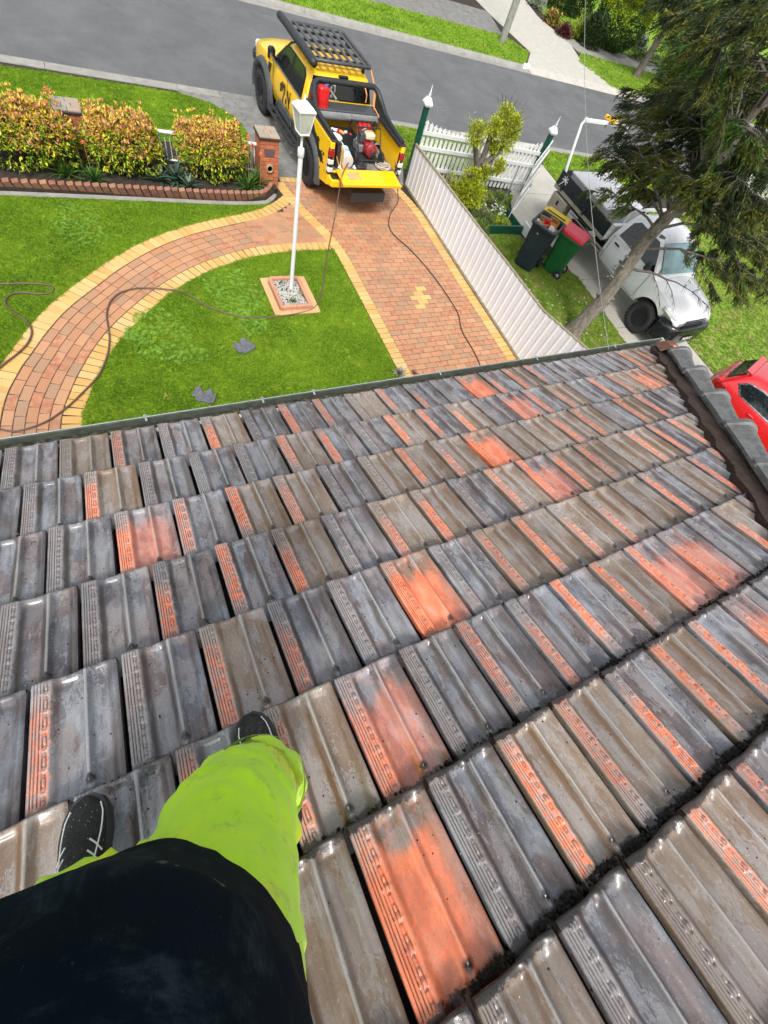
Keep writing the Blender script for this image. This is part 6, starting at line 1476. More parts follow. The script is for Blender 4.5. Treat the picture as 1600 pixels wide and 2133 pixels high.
for x,y,z,r in clumps:
    for k in range(int(520*r/.25)):
        v=rv(rb); p=Vector((x,y,z))+v*r*rb.uniform(.35,1.05); 
        for _ in range(3): leaf(lv,p+rv(rb)*.02,v+rv(rb)*.9+Vector((0,0,.3)),Vector((0,0,1)),rb.uniform(.04,.07),.013)
    for k in range(9):
        v=(rv(rb)+Vector((0,0,.7))).normalized(); o=Vector((x,y,z-r*.6)); e=Vector((x,y,z))+v*r*rb.uniform(1.0,1.9)
        tw.tube([o,o.lerp(e,.5)+rv(rb)*.03,e],[.012,.008,.003],4,cap=False)
        for j in range(10): leaf(lv,o.lerp(e,rb.uniform(.4,1)),v+rv(rb),Vector((0,0,1)),.045,.009)
for k in range(22):
    x,y,z,r=clumps[rb.choice([0,2,3,4])]; v=(Vector((rb.uniform(-.8,1.1),rb.uniform(-.5,.5),1))).normalized(); o=Vector((x,y,z)); e=o+v*rb.uniform(.35,.62); tw.tube([o,o.lerp(e,.5)+rv(rb)*.03,e],[.011,.008,.003],4,cap=False)
tw.build('twigs',M_TWG,st)['kind']='stuff'; lv.build('crown',M_LIM,st)['kind']='stuff'
# garden bed between the fences: green timber edging, low plants
M_GB=leafmat('bed_leaves',[(.05,.12,.02),(.12,.22,.03),(.20,.30,.05),(.08,.14,.03),(.28,.33,.08)]); M_GB2=leafmat('bed_dry',[(.22,.20,.12),(.14,.13,.07),(.30,.28,.17),(.10,.14,.04)])
ted=thing('timber_edging','dark green painted board edging at the corner of the neighbouring garden bed','edging',(10.7,8.0,0))
b=MB(); b.box((10.75,7.98,.12),(1.30,.05,.26),b=.006); b.build('board',M_GRN,ted,True); b=MB(); b.box((11.42,8.45,.10),(.05,.98,.2),b=.006); b.build('board',M_GRN,ted,True)
b=MB(); b.box((11.55,7.7,.16),(.07,.9,.30),RZ(0) ,b=.01); pe=thing('white_post','short white painted board lying beside the green edging','board',(0,0,0)); b.build('board_face',M_PIC,pe)
def shrubby(name,label,cat,x,y,z0,rx,ry,h,mats,n,seed,ll=.05,lw=.010,group=None,up=.3,flat=False):
    e=thing(name,label,cat,(x,y,z0),0,group); rb=random.Random(seed); mbs=[MB() for _ in mats]
    for k in range(n):
        v=rv(rb); v.z=abs(v.z); r=rb.uniform(.6,1.03)*(.85+.3*noise.noise(v*2.5+Vector((seed,0,0))))
        p=Vector((v.x*rx*r,v.y*ry*r,v.z*h*r)); i=min(len(mats)-1,int((noise.noise(v*3+Vector((0,seed,0)))*.9+.5+rb.uniform(-.15,.15))*len(mats))) if len(mats)>1 else 0; i=max(0,i)
        for _ in range(3): leaf(mbs[i],p+rv(rb)*ll*.6,v+rv(rb)*.9+Vector((0,0,up)),Vector((0,0,1)),ll*rb.uniform(.7,1.2),lw)
    for mb,m_ in zip(mbs,mats):
        if mb.v: mb.build('foliage',m_,e)['kind']='stuff'
    s=MB(); 
    for k in range(8): a=k*.8; s.tube([(0,0,0),(rx*.5*math.cos(a),ry*.5*math.sin(a),h*.7)],.02 if h>1 else .008,5,cap=False)
    s.build('stems',M_STEM,e)['kind']='stuff'; return e
for i,(x,y,rx,ry,h,ms_,n,lb,cat) in enumerate(((9.35,9.55,.45,.5,.75,[M_LIM,M_GB2],420,'twiggy lime bush at the foot of the pruned tree, left side','bush'),(9.25,8.75,.45,.45,.40,[M_GB,M_GB2],420,'low mixed green plant against the panel fence behind the tree','plant'),(10.25,8.55,.50,.40,.35,[M_GB,M_GB2,M_GB],480,'grassy green plant in the middle of the neighbouring bed','plant'),(9.75,8.05,.45,.35,.38,[M_GB],420,'dense green plant just behind the green board edging, left','plant'),(10.75,8.2,.35,.25,.28,[M_LIM,M_GB],320,'yellow-green low plant behind the green board edging, right','plant'),(10.95,9.25,.40,.40,.32,[M_GB,M_GB2],320,'daisy plant below the picket fence by the steel stake','plant'),(11.6,9.6,.40,.30,.25,[M_GB],260,'low green plant at the foot of the right green post','plant'),(8.9,9.9,.3,.35,.6,[M_GB2,M_LIM],260,'thin twiggy plant in the corner by the left green post','plant'))):
    shrubby('bed_plant',lb,cat,x,y,0,rx,ry,h,ms_,n,60+i,.07,.010,'plants in the neighbouring bed',.6)
scatter('bed_grass',[(8.45,6.7),(9.3,7.0),(9.9,8.0),(11.35,8.4),(11.5,9.0),(12.4,9.95),(8.6,10.4),(8.4,10.2)],0.0,TF3,600,M_GR2,seed=41,label='weedy grass filling the neighbouring garden bed')
scatter('daisies',[(10.4,8.6),(11.1,8.5),(11.3,9.1),(10.6,9.3)],.12,dm,110,M_WHT,.9,1.8,seed=33,base=False,label='white daisies flowering below the picket fence')
# ---- the conifer ------------------------------------------------------------------------
con=thing('conifer_tree','tall dark conifer with bare lower twigs leaning over the white tray truck','tree',(10.68,3.92,0))
tr=MB(); rb=random.Random(21); P=[];Rr=[]
for k in range(26):
    z=k*.36; P.append((.04*math.sin(k*.7),.04*math.cos(k*.9),z)); Rr.append(max(.03,.195-.026*z+rb.uniform(-.014,.014)+(.07 if k==0 else 0)))
tr.tube(P,Rr,14)
for k in range(26):
    a=rb.uniform(0,6.28); z=rb.uniform(.5,3.4); r=.17; tr.tube([(r*.7*math.cos(a),r*.7*math.sin(a),z),(r*1.5*math.cos(a),r*1.5*math.sin(a),z+.03)],[.035,.022],6)
trk=tr.build('trunk',M_BK1,con)
for v in trk.data.vertices:
    q=noise.noise(Vector((v.co.x*9,v.co.y*9,v.co.z*3)))*.03; rr_=math.hypot(v.co.x,v.co.y) or 1; v.co.x+=v.co.x/rr_*q; v.co.y+=v.co.y/rr_*q
M_ND1=leafmat('needles_dark',[(.014,.034,.008),(.03,.055,.010),(.02,.042,.008),(.045,.055,.012)],.6)
M_ND2=leafmat('needles_olive',[(.09,.10,.012),(.15,.16,.02),(.07,.09,.012),(.22,.21,.035)],.6)
M_ND3=leafmat('needles_green',[(.05,.13,.015),(.10,.20,.025),(.04,.10,.014)],.6)
C0=Vector((10.68,3.92,0)); base=wm(con)
nd=[MB(),MB(),MB()]; twm=MB()
def spray(p,d,l,w,rb,k):
    # one hanging tapering spray of needles: spine with side strips
    mb=nd[k]; d=d.normalized(); q=p.copy(); n=4; s=d.cross(Vector((rb.uniform(-1,1),rb.uniform(-1,1),rb.uniform(-.3,.3)))).normalized()
    m_=3
    for j in range(m_):
        q0=p+d*l*(j/m_); q1=p+d*l*((j+1)/m_); 
        for sg in (-1,1):
            dd=(d*1.1+s*sg*rb.uniform(.25,.6)+rv(rb)*.25).normalized(); ll=l*.42*rb.uniform(.7,1.2); t=dd.cross(rv(rb)).normalized()*w
            mb.add([q0-t*.5,q0+t*.5,q0+dd*ll],[(0,1,2)])
    t=s*w*.7; mb.add([p-t*.4,p+t*.4,p+d*l],[(0,1,2)])
def limb(tip,z0,green=1.0,dens=1.0,droop=.25,name='branch',seed=0,wdt=1.0):
    rb=random.Random(seed); T_=Vector(tip)-C0; O=Vector((0,0,z0)); L=(T_-O).length; n=9; pts=[]
    for j in range(n+1):
        u=j/n; p=O.lerp(T_,u); p.z+=.28*L*u*(1-u)*(.8)-droop*0; pts.append(p+rv(rb)*.03*L*.3)
    b=MB(); b.tube(pts,[max(.005,.032*(1-u/n)**1.1*min(1,L/2)) for u in range(n+1)],7,cap=False); b.build('branch',M_TWG if green<.3 else M_BK2,con)
    ax=(T_-O); ax.z=0; ax.normalize(); sd=Vector((-ax.y,ax.x,0))
    ns=int(9*L*dens)
    for k in range(ns):
        u=.22+.78*(k+rb.random())/ns; i=min(n-1,int(u*n)); p=pts[i].lerp(pts[i+1],u*n-i); sg=1 if k%2 else -1
        bl=L*.42*(1-u*.62)*rb.uniform(.6,1.1)*wdt; d=(ax*rb.uniform(.35,.9)+sd*sg*rb.uniform(.5,1)+Vector((0,0,rb.uniform(-.25,.25)))).normalized()
        e=p+d*bl+Vector((0,0,-.18*bl)); mid=p.lerp(e,.5)+Vector((0,0,.06*bl)); twm.tube([p,mid,e],[.012,.008,.004],4,cap=False)
        m_=int(30*bl*(1.0 if green>.3 else .5))+3
        for j in range(m_):
            t=rb.uniform(.08,1.03); q=(p.lerp(mid,t*2) if t<.5 else mid.lerp(e,t*2-1)); dd=(d*rb.uniform(.3,1.0)+Vector((0,0,-rb.uniform(.35,1.1)))+sd*rb.uniform(-.6,.6)).normalized(); l=rb.uniform(.10,.26)*(.7+.5*wdt*.6)
            twm.tube([q,q+dd*l*rb.uniform(.7,1.3)],[.0045,.002],3,cap=False)
            if rb.random()<green:
                g_=noise.noise((q+C0)*1.3+Vector((5,0,0)))+rb.uniform(-.3,.3); kk=0 if g_<.02 else (1 if g_<.42 else 2)
                for _ in range(5): 
                    q2=q+dd*l*rb.uniform(.0,.9); spray(q2,(dd+rv(rb)*.6+d*.3),l*rb.uniform(.5,.95),.017,rb,kk)
tips=[((1345,200),3.9,3.0,1,1.2),((1300,265),3.7,2.9,1,1.2),((1262,312),3.45,2.9,1,1.0),((1236,395),2.95,2.75,1,.4),((1330,335),3.5,2.9,1,1.2),((1430,150),4.3,3.4,1,1.2),((1440,90),4.8,3.7,1,1.1),((1450,10),5.2,4.0,1,1.1),((1450,60),4.9,3.7,1,1.2),((1500,150),4.7,3.7,1,1.2),((1470,-20),5.6,4.2,1,1.1),((1560,20),5.5,4.3,1,1.1),((1580,110),5.0,4.1,1,1.2),((1620,200),4.7,3.9,1,1.1),((1560,270),4.2,3.6,.8,.8),((1540,230),4.4,3.8,1,1.1),((1460,240),4.2,3.4,1,1.4),((1410,290),3.8,3.1,1,1.5),((1500,330),3.8,3.2,.9,1.0),((1620,430),3.5,3.1,1,.75),((1550,430),3.35,3.05,1,.8),((1595,590),2.3,2.35,.9,.5),((1670,520),2.9,2.8,1,.8),((1470,632),1.9,1.9,.02,.45),((1300,495),2.5,2.4,.02,.5),((1440,350),3.6,3.0,1,1.3),((1350,290),3.7,3.1,1,1.2),((1700,100),5.4,4.5,1,1),((1720,300),4.6,4.0,1,1),((1640,-40),6.0,4.8,1,1)]
for i,(dx,dy,z) in enumerate(((-1.1,-.5,3.9),(-.8,-1.0,4.2),(-.2,-1.2,4.5),(-1.0,-.7,4.7),(.3,-1.2,4.0))): limb(C0+Vector((dx,dy,z)),z-.25,1,1.5,seed=400+i,wdt=1.4)
for i,(q,z,z0,gr,dn) in enumerate(tips):
    limb(G(q[0],q[1],z),z0,gr,dn*(.62 if z>3.0 else .9),seed=100+i)
rb=random.Random(50)
for i in range(9): # upper crown, out of the frame
    a=i*2.4; z=5.3+i*.22; r=2.6*(1-i/20); limb(C0+Vector((r*math.cos(a),r*math.sin(a),z-.2)),z-.5,1,.55,seed=200+i)
for mb,m_,nm in zip(nd,(M_ND1,M_ND2,M_ND3),('needle_sprays','olive_needle_sprays','green_needle_sprays')): mb.build(nm,m_,con)['kind']='stuff'
twm.build('twigs',M_TWG,con)['kind']='stuff'
# ---- across the street ------------------------------------------------------------------
M_TOP=leafmat('golden_topiary',[(.30,.38,.01),(.44,.50,.02),(.22,.32,.01),(.36,.42,.015)]); M_TOPD=leafmat('topiary_painted_shade',[(.05,.10,.015),(.08,.15,.02),(.03,.07,.01)])
M_DKL=leafmat('dark_hedge_leaves',[(.015,.035,.01),(.03,.06,.015),(.05,.09,.02),(.02,.04,.012)]); M_RDL=leafmat('maroon_leaves',[(.10,.02,.025),(.06,.015,.02),(.14,.04,.03)]); M_SIL=leafmat('silver_leaves',[(.30,.33,.28),(.40,.43,.38),(.2,.26,.16)])
g0=G(1262,112)
def topi(x,y,r,h,label):
    e=thing('round_topiary',label,'bush',(x,y,0)); rb=random.Random(3); A,B_=MB(),MB()
    for k in range(7500):
        v=rv(rb); rr=rb.uniform(.86,1.03)*(1+.06*noise.noise(v*4)); p=Vector((v.x*r*rr,v.y*r*rr,h*.5+v.z*h*.5*rr)); mb=A if (v.z*1.0+noise.noise(v*3.5)*.5+.12)>0 else B_  # lower leaves go to a darker green, painting the ball's shading into its colour
        for _ in range(2): leaf(mb,p,v+rv(rb)*.8,Vector((0,0,1)),.12,.045)
    A.build('crown',M_TOP,e)['kind']='stuff'; B_.build('shaded_crown',M_TOPD,e)['kind']='stuff'; b=MB(); b.tube([(0,0,0),(0,0,h*.22)],.09,8); b.build('trunk',M_BK2,e)
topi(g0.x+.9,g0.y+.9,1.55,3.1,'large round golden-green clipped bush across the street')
far=[('dark_shrub','dark green bush on the left shoulder of the golden round bush','bush',(1222,95),.9,.9,1.6,[M_DKL],900,.14,.04),
('maroon_shrub','low maroon-leaved bush beside the far driveway','bush',(1172,75),.6,.5,.6,[M_RDL],420,.10,.03),
('yellow_shrub','yellow-brown low bush left of the maroon bush','bush',(1147,50),.7,.6,.7,[M_NAN,M_DKL],420,.10,.03),
('grass_clump','bright strap-leaf clump right of the maroon bush','plant',(1197,80),.5,.4,.8,[M_GB,M_LIM],320,.22,.012),
('grey_bush','pale grey-green bush at the top of the far drive','bush',(1115,15),.6,.6,.8,[M_SIL],320,.12,.03),
('dark_shrub','dark bush with trunk at the top edge beside the far drive','bush',(1160,20),1.3,1.1,2.3,[M_DKL],1300,.14,.035),
('dark_shrub','tall dark foliage above the maroon bush','bush',(1200,35),1.2,1.0,2.6,[M_DKL],1200,.14,.035),
('silver_bush','silver-leaved bush right of the golden round bush','bush',(1325,105),.9,.6,.8,[M_SIL,M_DKL],520,.12,.03),
('low_hedge','low green ground hedge in front of the far trunk','hedge',(1345,130),2.2,.5,.5,[M_GB,M_DKL],900,.10,.02),
('dark_hedge','very dark hedge in the far yard at the top edge','hedge',(1330,20),1.5,1.5,3.4,[M_DKL],1500,.2,.06)]
for i,(nm,lb,cat,q,rx,ry,h,ms_,n,ll,lw) in enumerate(far):
    gq=G(*q); shrubby(nm,lb,cat,gq.x,gq.y,0,rx,ry,h,ms_,n,80+i,ll,lw)
gt=G(1325,160)
ft=thing('street_tree','forked grey-barked street tree leaning on the far verge, its dark crown above','tree',(gt.x,gt.y,0)); rb=random.Random(31)
b=MB(); b.tube([(-.06,0,0),(0,0,.8),(.08,.05,1.8),(.12,.1,3.2)],[.22,.17,.15,.12],10); b.tube([(.10,0,0),(.08,-.02,.9),(.22,.0,1.9),(.5,-.1,3.2)],[.16,.12,.10,.08],8); b.build('trunk',M_BK2,ft)
fl=[MB(),MB()]
for k in range(3800):
    v=rv(rb); p=Vector((v.x*2.6,v.y*2.2,4.1+v.z*1.5))*1.0+rv(rb)*.3; mb=fl[0 if noise.noise(p*.9)<.1 else 1]
    for _ in range(2): leaf(mb,p,v+rv(rb)+Vector((0,0,-.6)),Vector((0,0,1)),.26,.035)
fl[0].build('crown',M_DKL,ft)['kind']='stuff'; fl[1].build('olive_crown',M_ND2,ft)['kind']='stuff'
# far gardens: a lawn, a rise of hedge and a wall of trees behind so the ground has an end
scatter('far_lawn',[(26.5,25.6),(60,24),(60,45),(26.8,45)],0.0,TF4,14,M_GR2,seed=51,label='far yard lawn behind the golden round bush')
for i in range(13):
    shrubby('background_tree','dark background tree beyond the far gardens, '+('leftmost','second','third','fourth','fifth','sixth','middle','eighth','ninth','tenth','eleventh','twelfth','rightmost')[i]+' of the row','tree',8+i*5.2+rb.uniform(-1,1),44+rb.uniform(-3,3),0,3.2,2.5,6.5+rb.uniform(-1,1.5),[M_DKL,M_GB],700,300+i,.55,.14,'background trees beyond the far gardens')
# utility pole, kerb number, brick house corner, white conduit
up=G(1045,88); pole=thing('utility_pole','grey timber utility pole on the far verge','pole',(up.x,up.y,0)); b=MB(); b.tube([(0,0,0),(0,0,9)],[.17,.13],14); b.build('pole_shaft',bark('weathered_pole',(.20,.20,.17),(.34,.34,.30),4),pole); b=MB(); b.box((0,0,8.2),(1.8,.1,.12)); b.build('cross_arm',M_BK2,pole)
kn=thing('kerb_number','small white painted kerb block with a dark numeral at the corner of the far drive','kerb number',(19.9,yf(19.9)-.12,0)); b=MB(); b.box((0,0,-.02),(.34,.10,.20),b=.01); b.build('number_block',M_WHT,kn); text_obj('numeral','1',T(0,-.052,-.02)@RX(math.pi/2),.15,M_TXK,kn,bold=True)
bh=G(1000,14); hs_=thing('brick_house','corner of a red brick house at the top edge across the street','house',(18.6,27.6,0))
meh=brick_me('house_brick_mesh',.235,.11,.075,paver_mat('house_brick',[(.28,.10,.06),(.33,.13,.08),(.24,.09,.055)],None,.2),.003)
b=MB(); b.box((-2.5,2.5,1.5),(6.9,4.9,3.0)); b.build('wall_core',simple('mortar_pale',(.35,.3,.25),.9),hs_)
k_=0; hb_=MB(); bv=[v.co[:] for v in meh.vertices]; bf=[tuple(p.vertices) for p in meh.polygons]
for c in range(30):
    for j in range(14):
        x=.95-.125-j*.25-(.125 if c%2 else 0); M=T(x,.02,.09+c*.088)
        if c<16 and j<5:
            o=bpy.data.objects.new('brick',meh); COL.objects.link(o); o.parent=hs_; o.matrix_basis=M
        else: hb_.add(bv,bf,M)
        M=T(.98,.15+j*.25,.09+c*.088)@RZ(math.pi/2)
        if c<16 and j<5:
            o=bpy.data.objects.new('brick',meh); COL.objects.link(o); o.parent=hs_; o.matrix_basis=M
        else: hb_.add(bv,bf,M)
o=hb_.build('brick',meh.materials[0],hs_); o['kind']='stuff'
b=MB(); b.box((-2.5,2.5,3.15),(7.6,5.6,.3)); b.build('roof',M_DGR,hs_)
shrubby('leafy_bush','dense bright-edged bush at the right border below the far picket fence','bush',23.6,7.2,0,1.5,1.3,1.3,[M_DKL,M_GB,M_LIM],1500,97,.13,.035)
sc=thing('kick_scooter','small red scooter with a pale stem lying by the right-hand bush','scooter',tuple(G(1568,470,.1)),.4); b=MB(); b.box((0,0,.1),(.7,.14,.05),b=.02); b.build('deck',simple('scooter_red',(.75,.06,.03),.4),sc); b=MB(); b.tube([(.32,0,.1),(.45,0,.85)],.02,8); b.tube([(.45,-.22,.85),(.45,.22,.85)],.018,8); b.build('stem',M_GRY,sc)
for s_ in (-.36,.36): b=MB(); b.lathe([(0,-.02),(.09,-.02),(.09,.02),(0,.02)],14,T(s_,0,.09)@RX(math.pi/2)); b.build('wheel',M_BLK,sc)
rs_=G(1452,440,.9); sg=thing('red_handle','small red handle glimpsed through the conifer twigs','tool',(rs_.x,rs_.y,.0)); b=MB(); b.box((0,0,.9),(.30,.12,.12),b=.03); b.tube([(0,0,0),(0,0,.9)],.02,6); b.build('grip',M_RED2,sg)
# ============================================================ PERSON
per=thing('person','person standing on the tiles in a dark navy shirt, lime work trousers and black shoes','person',(.32,-1.85,4.93))
def rough(name,mb,vox,mat,disp,fn,smooth_it=3):
    """join overlapping volumes into one continuous cloth surface, then crease it"""
    o=mb.build('tmp_rough',mat); m=o.modifiers.new('r','REMESH'); m.mode='VOXEL'; m.voxel_size=vox; m.use_smooth_shade=True
    s=o.modifiers.new('s','SMOOTH'); s.factor=.6; s.iterations=smooth_it
    bpy.context.view_layer.update(); me=bpy.data.meshes.new_from_object(o.evaluated_get(bpy.context.evaluated_depsgraph_get())); bpy.data.objects.remove(o)
    me.calc_loop_triangles(); ns=[v.normal.copy() for v in me.vertices]
    for v,n in zip(me.vertices,ns): v.co+=n*fn(v.co)
    for p in me.polygons: p.use_smooth=True
    me.materials.clear(); me.materials.append(mat); q=link(name,me,per); q.matrix_parent_inverse=wm(per).inverted(); return q
def ell(cx,cy,z,a,b_,n=24): return [(cx+a*math.cos(2*math.pi*i/n),cy+b_*math.sin(2*math.pi*i/n),z) for i in range(n)]
def ellt(c,a,b_,nx,n=24): # ring round a point, perpendicular to direction nx
    d=Vector(nx).normalized(); u=Vector((1,0,0)); u=(u-d*u.dot(d)).normalized(); v=d.cross(u); return [Vector(c)+u*a*math.cos(2*math.pi*i/n)+v*b_*math.sin(2*math.pi*i/n) for i in range(n)]
def leg(mb,pts,flip=False):
    rings=[]
    for i,(c,a,b_) in enumerate(pts):
        d=Vector(pts[min(i+1,len(pts)-1)][0])-Vector(pts[max(i-1,0)][0]); rings.append(ellt(c,a,b_,d))
    mb.loft(rings)
tm=MB()
tm.loft([ell(.325,-1.885,5.30,.150,.115),ell(.33,-1.89,5.40,.18,.14),ell(.33,-1.90,5.47,.185,.145),ell(.33,-1.895,5.60,.20,.165),ell(.33,-1.89,5.72,.195,.165)])
leg(tm,[((.415,-1.885,5.62),.115,.14),((.435,-1.845,5.50),.110,.13),((.452,-1.80,5.38),.102,.110),((.480,-1.775,5.25),.094,.096),((.512,-1.782,5.13),.080,.082),((.526,-1.795,5.06),.070,.074),((.530,-1.800,5.03),.072,.076)])
leg(tm,[((.25,-1.89,5.62),.12,.14),((.245,-1.865,5.48),.12,.125),((.225,-1.85,5.34),.118,.115),((.17,-1.85,5.22),.100,.095),((.12,-1.85,5.11),.080,.080),((.10,-1.85,5.05),.078,.080)])
M_HV=NT('hi_vis_cloth'); co=M_HV.coord(); c=M_HV.ramp(M_HV.noise(co,7,6,.65),(.3,(.45,.85,.010)),(.7,(.62,.95,.02))); 
c=M_HV.mix(M_HV.math('MULTIPLY',M_HV.ss(M_HV.noise(co,4.5,4,.5),.50,.60),.8),c,(.72,.84,.008)); c=M_HV.mix(M_HV.math('MULTIPLY',M_HV.ss(M_HV.noise(co,24,7,.75),.52,.68),.32),c,(.16,.25,.03)); M_HV.bump(M_HV.noise(co,700,2),.25,.0006); M_HV=M_HV.done(c,.75,Sheen_Weight=.2)
def crease(p):
    x,y,z=p; q=.014*noise.noise(Vector((x*6,y*6,z*4)))+.017*max(0,1-abs(noise.noise(Vector((x*5+z*6,y*6,z*4+x*5))))*3.6)
    q*=max(0,min(1,(5.58-z)/.12))
    q+=.009*max(0,min(1,(5.56-z)/.1))*max(0,1-abs(noise.noise(Vector((x*14,y*14+z*9,z*13))))*5)+.003*noise.noise(Vector((x*40,y*40,z*40))); return q-.007
tr_=rough('trousers',tm,.009,M_HV,0,crease,2)
M_REF=simple('reflective_tape',(.52,.51,.52),.35,.2,var=.1,scale=20)
# reflective tape bands round each shin
for pts in ([((.497,-1.778,5.205),.0985,.0965),((.503,-1.780,5.165),.092,.093)],[((.150,-1.85,5.185),.096,.092),((.138,-1.85,5.15),.090,.088)]):
    b=MB(); rings=[ellt(c_,a+.007,b__+.006,(.10,.0,-1)) for c_,a,b__ in pts]; b.loft(rings,cap=False); 
    q=b.build('reflective_band',M_REF,tr_,False); q.matrix_parent_inverse=wm(tr_).inverted() if True else q.matrix_parent_inverse
# shirt
sm=MB(); sm.loft([ell(.325,-1.90,5.48,.185,.160,32),ell(.326,-1.895,5.56,.196,.175,32),ell(.327,-1.885,5.66,.195,.180,32),ell(.327,-1.873,5.76,.197,.186,32),ell(.325,-1.882,5.86,.190,.176,32),ell(.33,-1.925,5.96,.190,.150,32),ell(.33,-1.965,6.08,.190,.130,32),ell(.33,-1.99,6.24,.205,.125,32),ell(.33,-2.0,6.36,.20,.10,32),ell(.33,-2.0,6.42,.10,.075,32)])
for s in (-1,1): sm.tube([(.33+s*.15,-2.0,6.34),(.33+s*.24,-2.0,6.28),(.33+s*.27,-2.0,6.16)],[.085,.075,.07],14)
n=NT('navy_shirt'); co=n.coord(); c=n.ramp(n.noise(co,6,5),(.3,(.0012,.0060,.011)),(.7,(.0025,.0095,.0165)))
dust=n.math('MULTIPLY',n.ss(n.noise(co,7,8,.75,.8),.50,.72),.8); c=n.mix(dust,c,(.035,.055,.065))
c=n.mix(n.math('MULTIPLY',n.ss(n.noise(co,11,6,.7,.3),.64,.67),.7),c,(.16,.14,.12)); c=n.mix(n.math('MULTIPLY',n.ss(n.noise(co,260,2,.6),.70,.74),.35),c,(.06,.07,.075))
wv=n.n('ShaderNodeTexWave',dict(wave_type='BANDS')); n.set(wv.inputs['Vector'],co); wv.inputs['Scale'].default_value=260; n.bump(n.math('ADD',wv.outputs[1],n.noise(co,500,2)),.35,.0006); M_NV=n.done(c,.9,Specular_IOR_Level=.08)
sh=rough('shirt',sm,.008,M_NV,0,lambda p:.004*noise.noise(Vector(p)*9)+.002*noise.noise(Vector(p)*22),2)
# skin: head, neck, arms and hands as one surface (behind the lens)
kb=MB(); kb.lathe([(.0,0),(.055,.02),(.075,.07),(.085,.13),(.083,.18),(.06,.225),(0,.24)],20,T(.33,-1.97,6.50)); kb.tube([(.33,-2.0,6.40),(.33,-1.99,6.55)],.055,12); kb.lathe([(0,0),(.016,.01),(.012,.035),(0,.05)],8,T(.33,-1.885,6.59))
for s in (-1,1):
    kb.tube([(.33+s*.26,-2.0,6.20),(.33+s*.29,-2.0,6.05),(.33+s*.27,-1.86,6.12) if s>0 else (.33+s*.29,-1.98,5.88),(.58,-1.76,6.24) if s>0 else (.10,-1.93,5.70)],[.05,.042,.036,.026],12)
    hx,hy,hz=(.585,-1.735,6.255) if s>0 else (.095,-1.91,5.66)
    kb.box((hx,hy,hz),(.04,.08,.03),b=.012)
    for f in range(4): kb.tube([(hx-.015+f*.010,hy+.03,hz),(hx-.017+f*.011,hy+.07,hz+.006-.012*(s<0)),(hx-.016+f*.010,hy+.085+.006*(f in(1,2)),hz-.006)],[.0085,.008,.006],8)
    kb.tube([(hx-.02*s,hy-.01,hz),(hx-.04*s,hy+.02,hz+.01),(hx-.045*s,hy+.045,hz+.012)],[.01,.009,.007],8)
    kb.tube([(.33+s*.082,-1.97,6.60),(.33+s*.092,-1.975,6.63)],[.012,.02],8)
sk_=rough('body',kb,.008,simple('skin',(.50,.27,.19),.5,var=.08),0,lambda p:0,1)
hb2=MB(); hb2.lathe([(.088,0),(.092,.06),(.07,.11),(0,.13)],20,T(.33,-1.985,6.62)); hb2.build('hair',simple('brown_hair',(.05,.03,.018),.8,var=.4,scale=60),per,True)
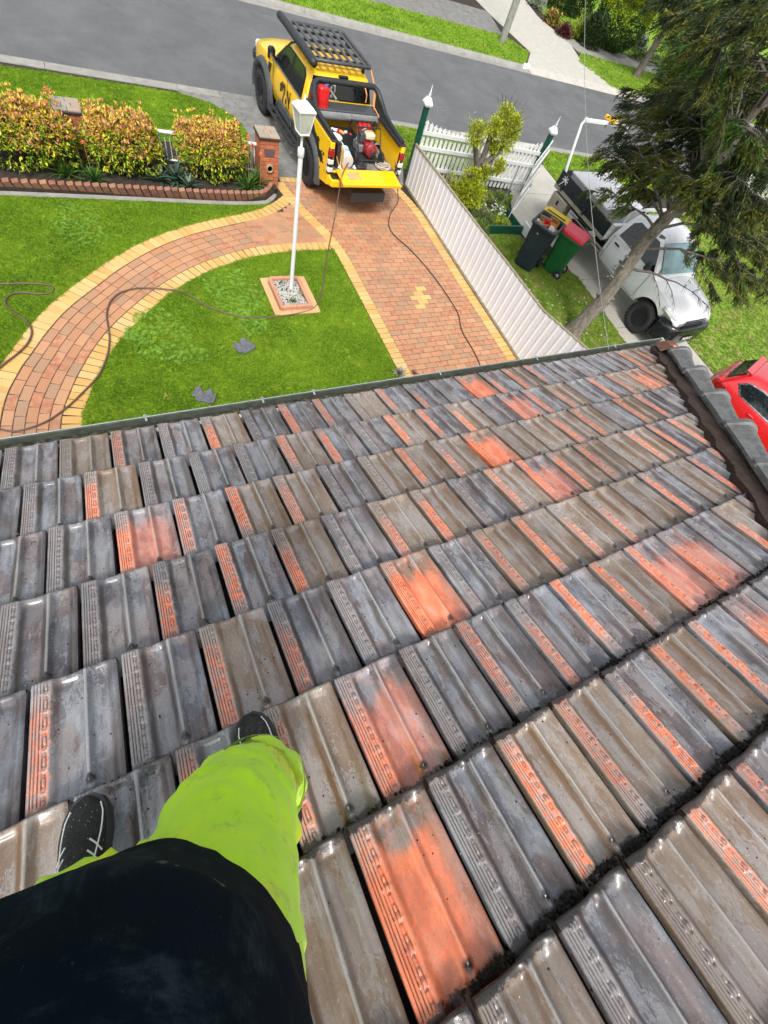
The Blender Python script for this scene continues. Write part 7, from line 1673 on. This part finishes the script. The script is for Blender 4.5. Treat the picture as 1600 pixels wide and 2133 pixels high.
# shoes
def shoe(name,ax,ad,rz,label):
    M=RF@T(ax,ad,0.0)@RZ(rz)  # local +y towards the toe, z out of the roof
    prof=[(-.105,.028,.006,.07),(-.085,.036,.004,.085),(-.04,.036,.004,.09),(.01,.036,.004,.080),(.06,.043,.004,.066),(.11,.047,.006,.054),(.15,.043,.010,.044),(.175,.030,.014,.034),(.186,.012,.018,.026)]
    up_=MB(); rings=[]
    for y,w,z0,h in prof: rings.append([(w*math.cos(a)*(1.0 if math.sin(a)<.3 else .92),y,z0+.012+max(0,(math.sin(a)+.25)/1.25)*(h-.012)) for a in [2*math.pi*i/20 for i in range(20)]])
    up_.loft(rings,M); e=up_.build('shoe_upper',M_SHOE,per,True)
    so_=MB(); rings=[]
    for y,w,z0,h in prof: rings.append([(x*(w+.006),y*1.02,z) for x,z in ((-1,z0-.002),(-1.03,z0+.014),(-.9,z0+.024),(.9,z0+.024),(1.03,z0+.014),(1,z0-.002))])
    so_.loft(rings,M,smooth=False); so_.build('sole',M_BLK,e,True)
    # white stripes and laces
    stp=MB()
    def surf(u,y): # point on the upper
        for i in range(len(prof)-1):
            if prof[i][0]<=y<=prof[i+1][0]:
                t=(y-prof[i][0])/(prof[i+1][0]-prof[i][0]); w=prof[i][1]*(1-t)+prof[i+1][1]*t; z0=prof[i][2]*(1-t)+prof[i+1][2]*t; h=prof[i][3]*(1-t)+prof[i+1][3]*t; break
        a=u; return M@Vector((w*math.cos(a)*(1.0 if math.sin(a)<.3 else .92)*1.01,y,z0+.0135+max(0,(math.sin(a)+.25)/1.25)*(h-.012)))
    for s in (0,1):
        A=lambda u: math.pi-u if s else u
        stp.tube([surf(A(.35+.25*k/6),.165-.13*k/6) for k in range(7)],.0018,5)
        for k in range(3): stp.tube([surf(A(.25),.02+.022*k),surf(A(.65),.035+.022*k),surf(A(1.0),.045+.022*k)],.0018,5)
    stp.build('reflective_stripe',M_WHT,e,True)
    lc=MB()
    for k in range(3): lc.tube([surf(1.15,-.005+.022*k)+Vector((0,0,.002)),surf(math.pi-1.15,.005+.022*k)+Vector((0,0,.002))],.003,5)
    lc.build('laces',M_BLK,e,True)
    gr=MB(); rb=random.Random(17)
    for k in range(80):
        p=surf(rb.uniform(.2,2.9),rb.uniform(-.02,.17)); q=.0004+.0009*rb.random(); gr.box((0,0,0),(q*2,q*1.4,q),T(*(p+Vector((0,0,.0008))))@RZ(rb.uniform(0,3)))
    gr.build('grit',simple('tile_grit' ,(.26,.23,.18),.9) if 'tile_grit' not in bpy.data.materials else bpy.data.materials['tile_grit'],e,True)['kind']='stuff'
M_SHOE=simple('black_shoe_mesh',(.014,.015,.016),.6,var=.4,scale=60,bump=.8,bscale=400,dirt=.35,dirtcol=(.09,.085,.07))
shoe('shoe',.529,-2.015,R_(4),''); shoe('shoe',.112,-2.035,R_(-6),'')
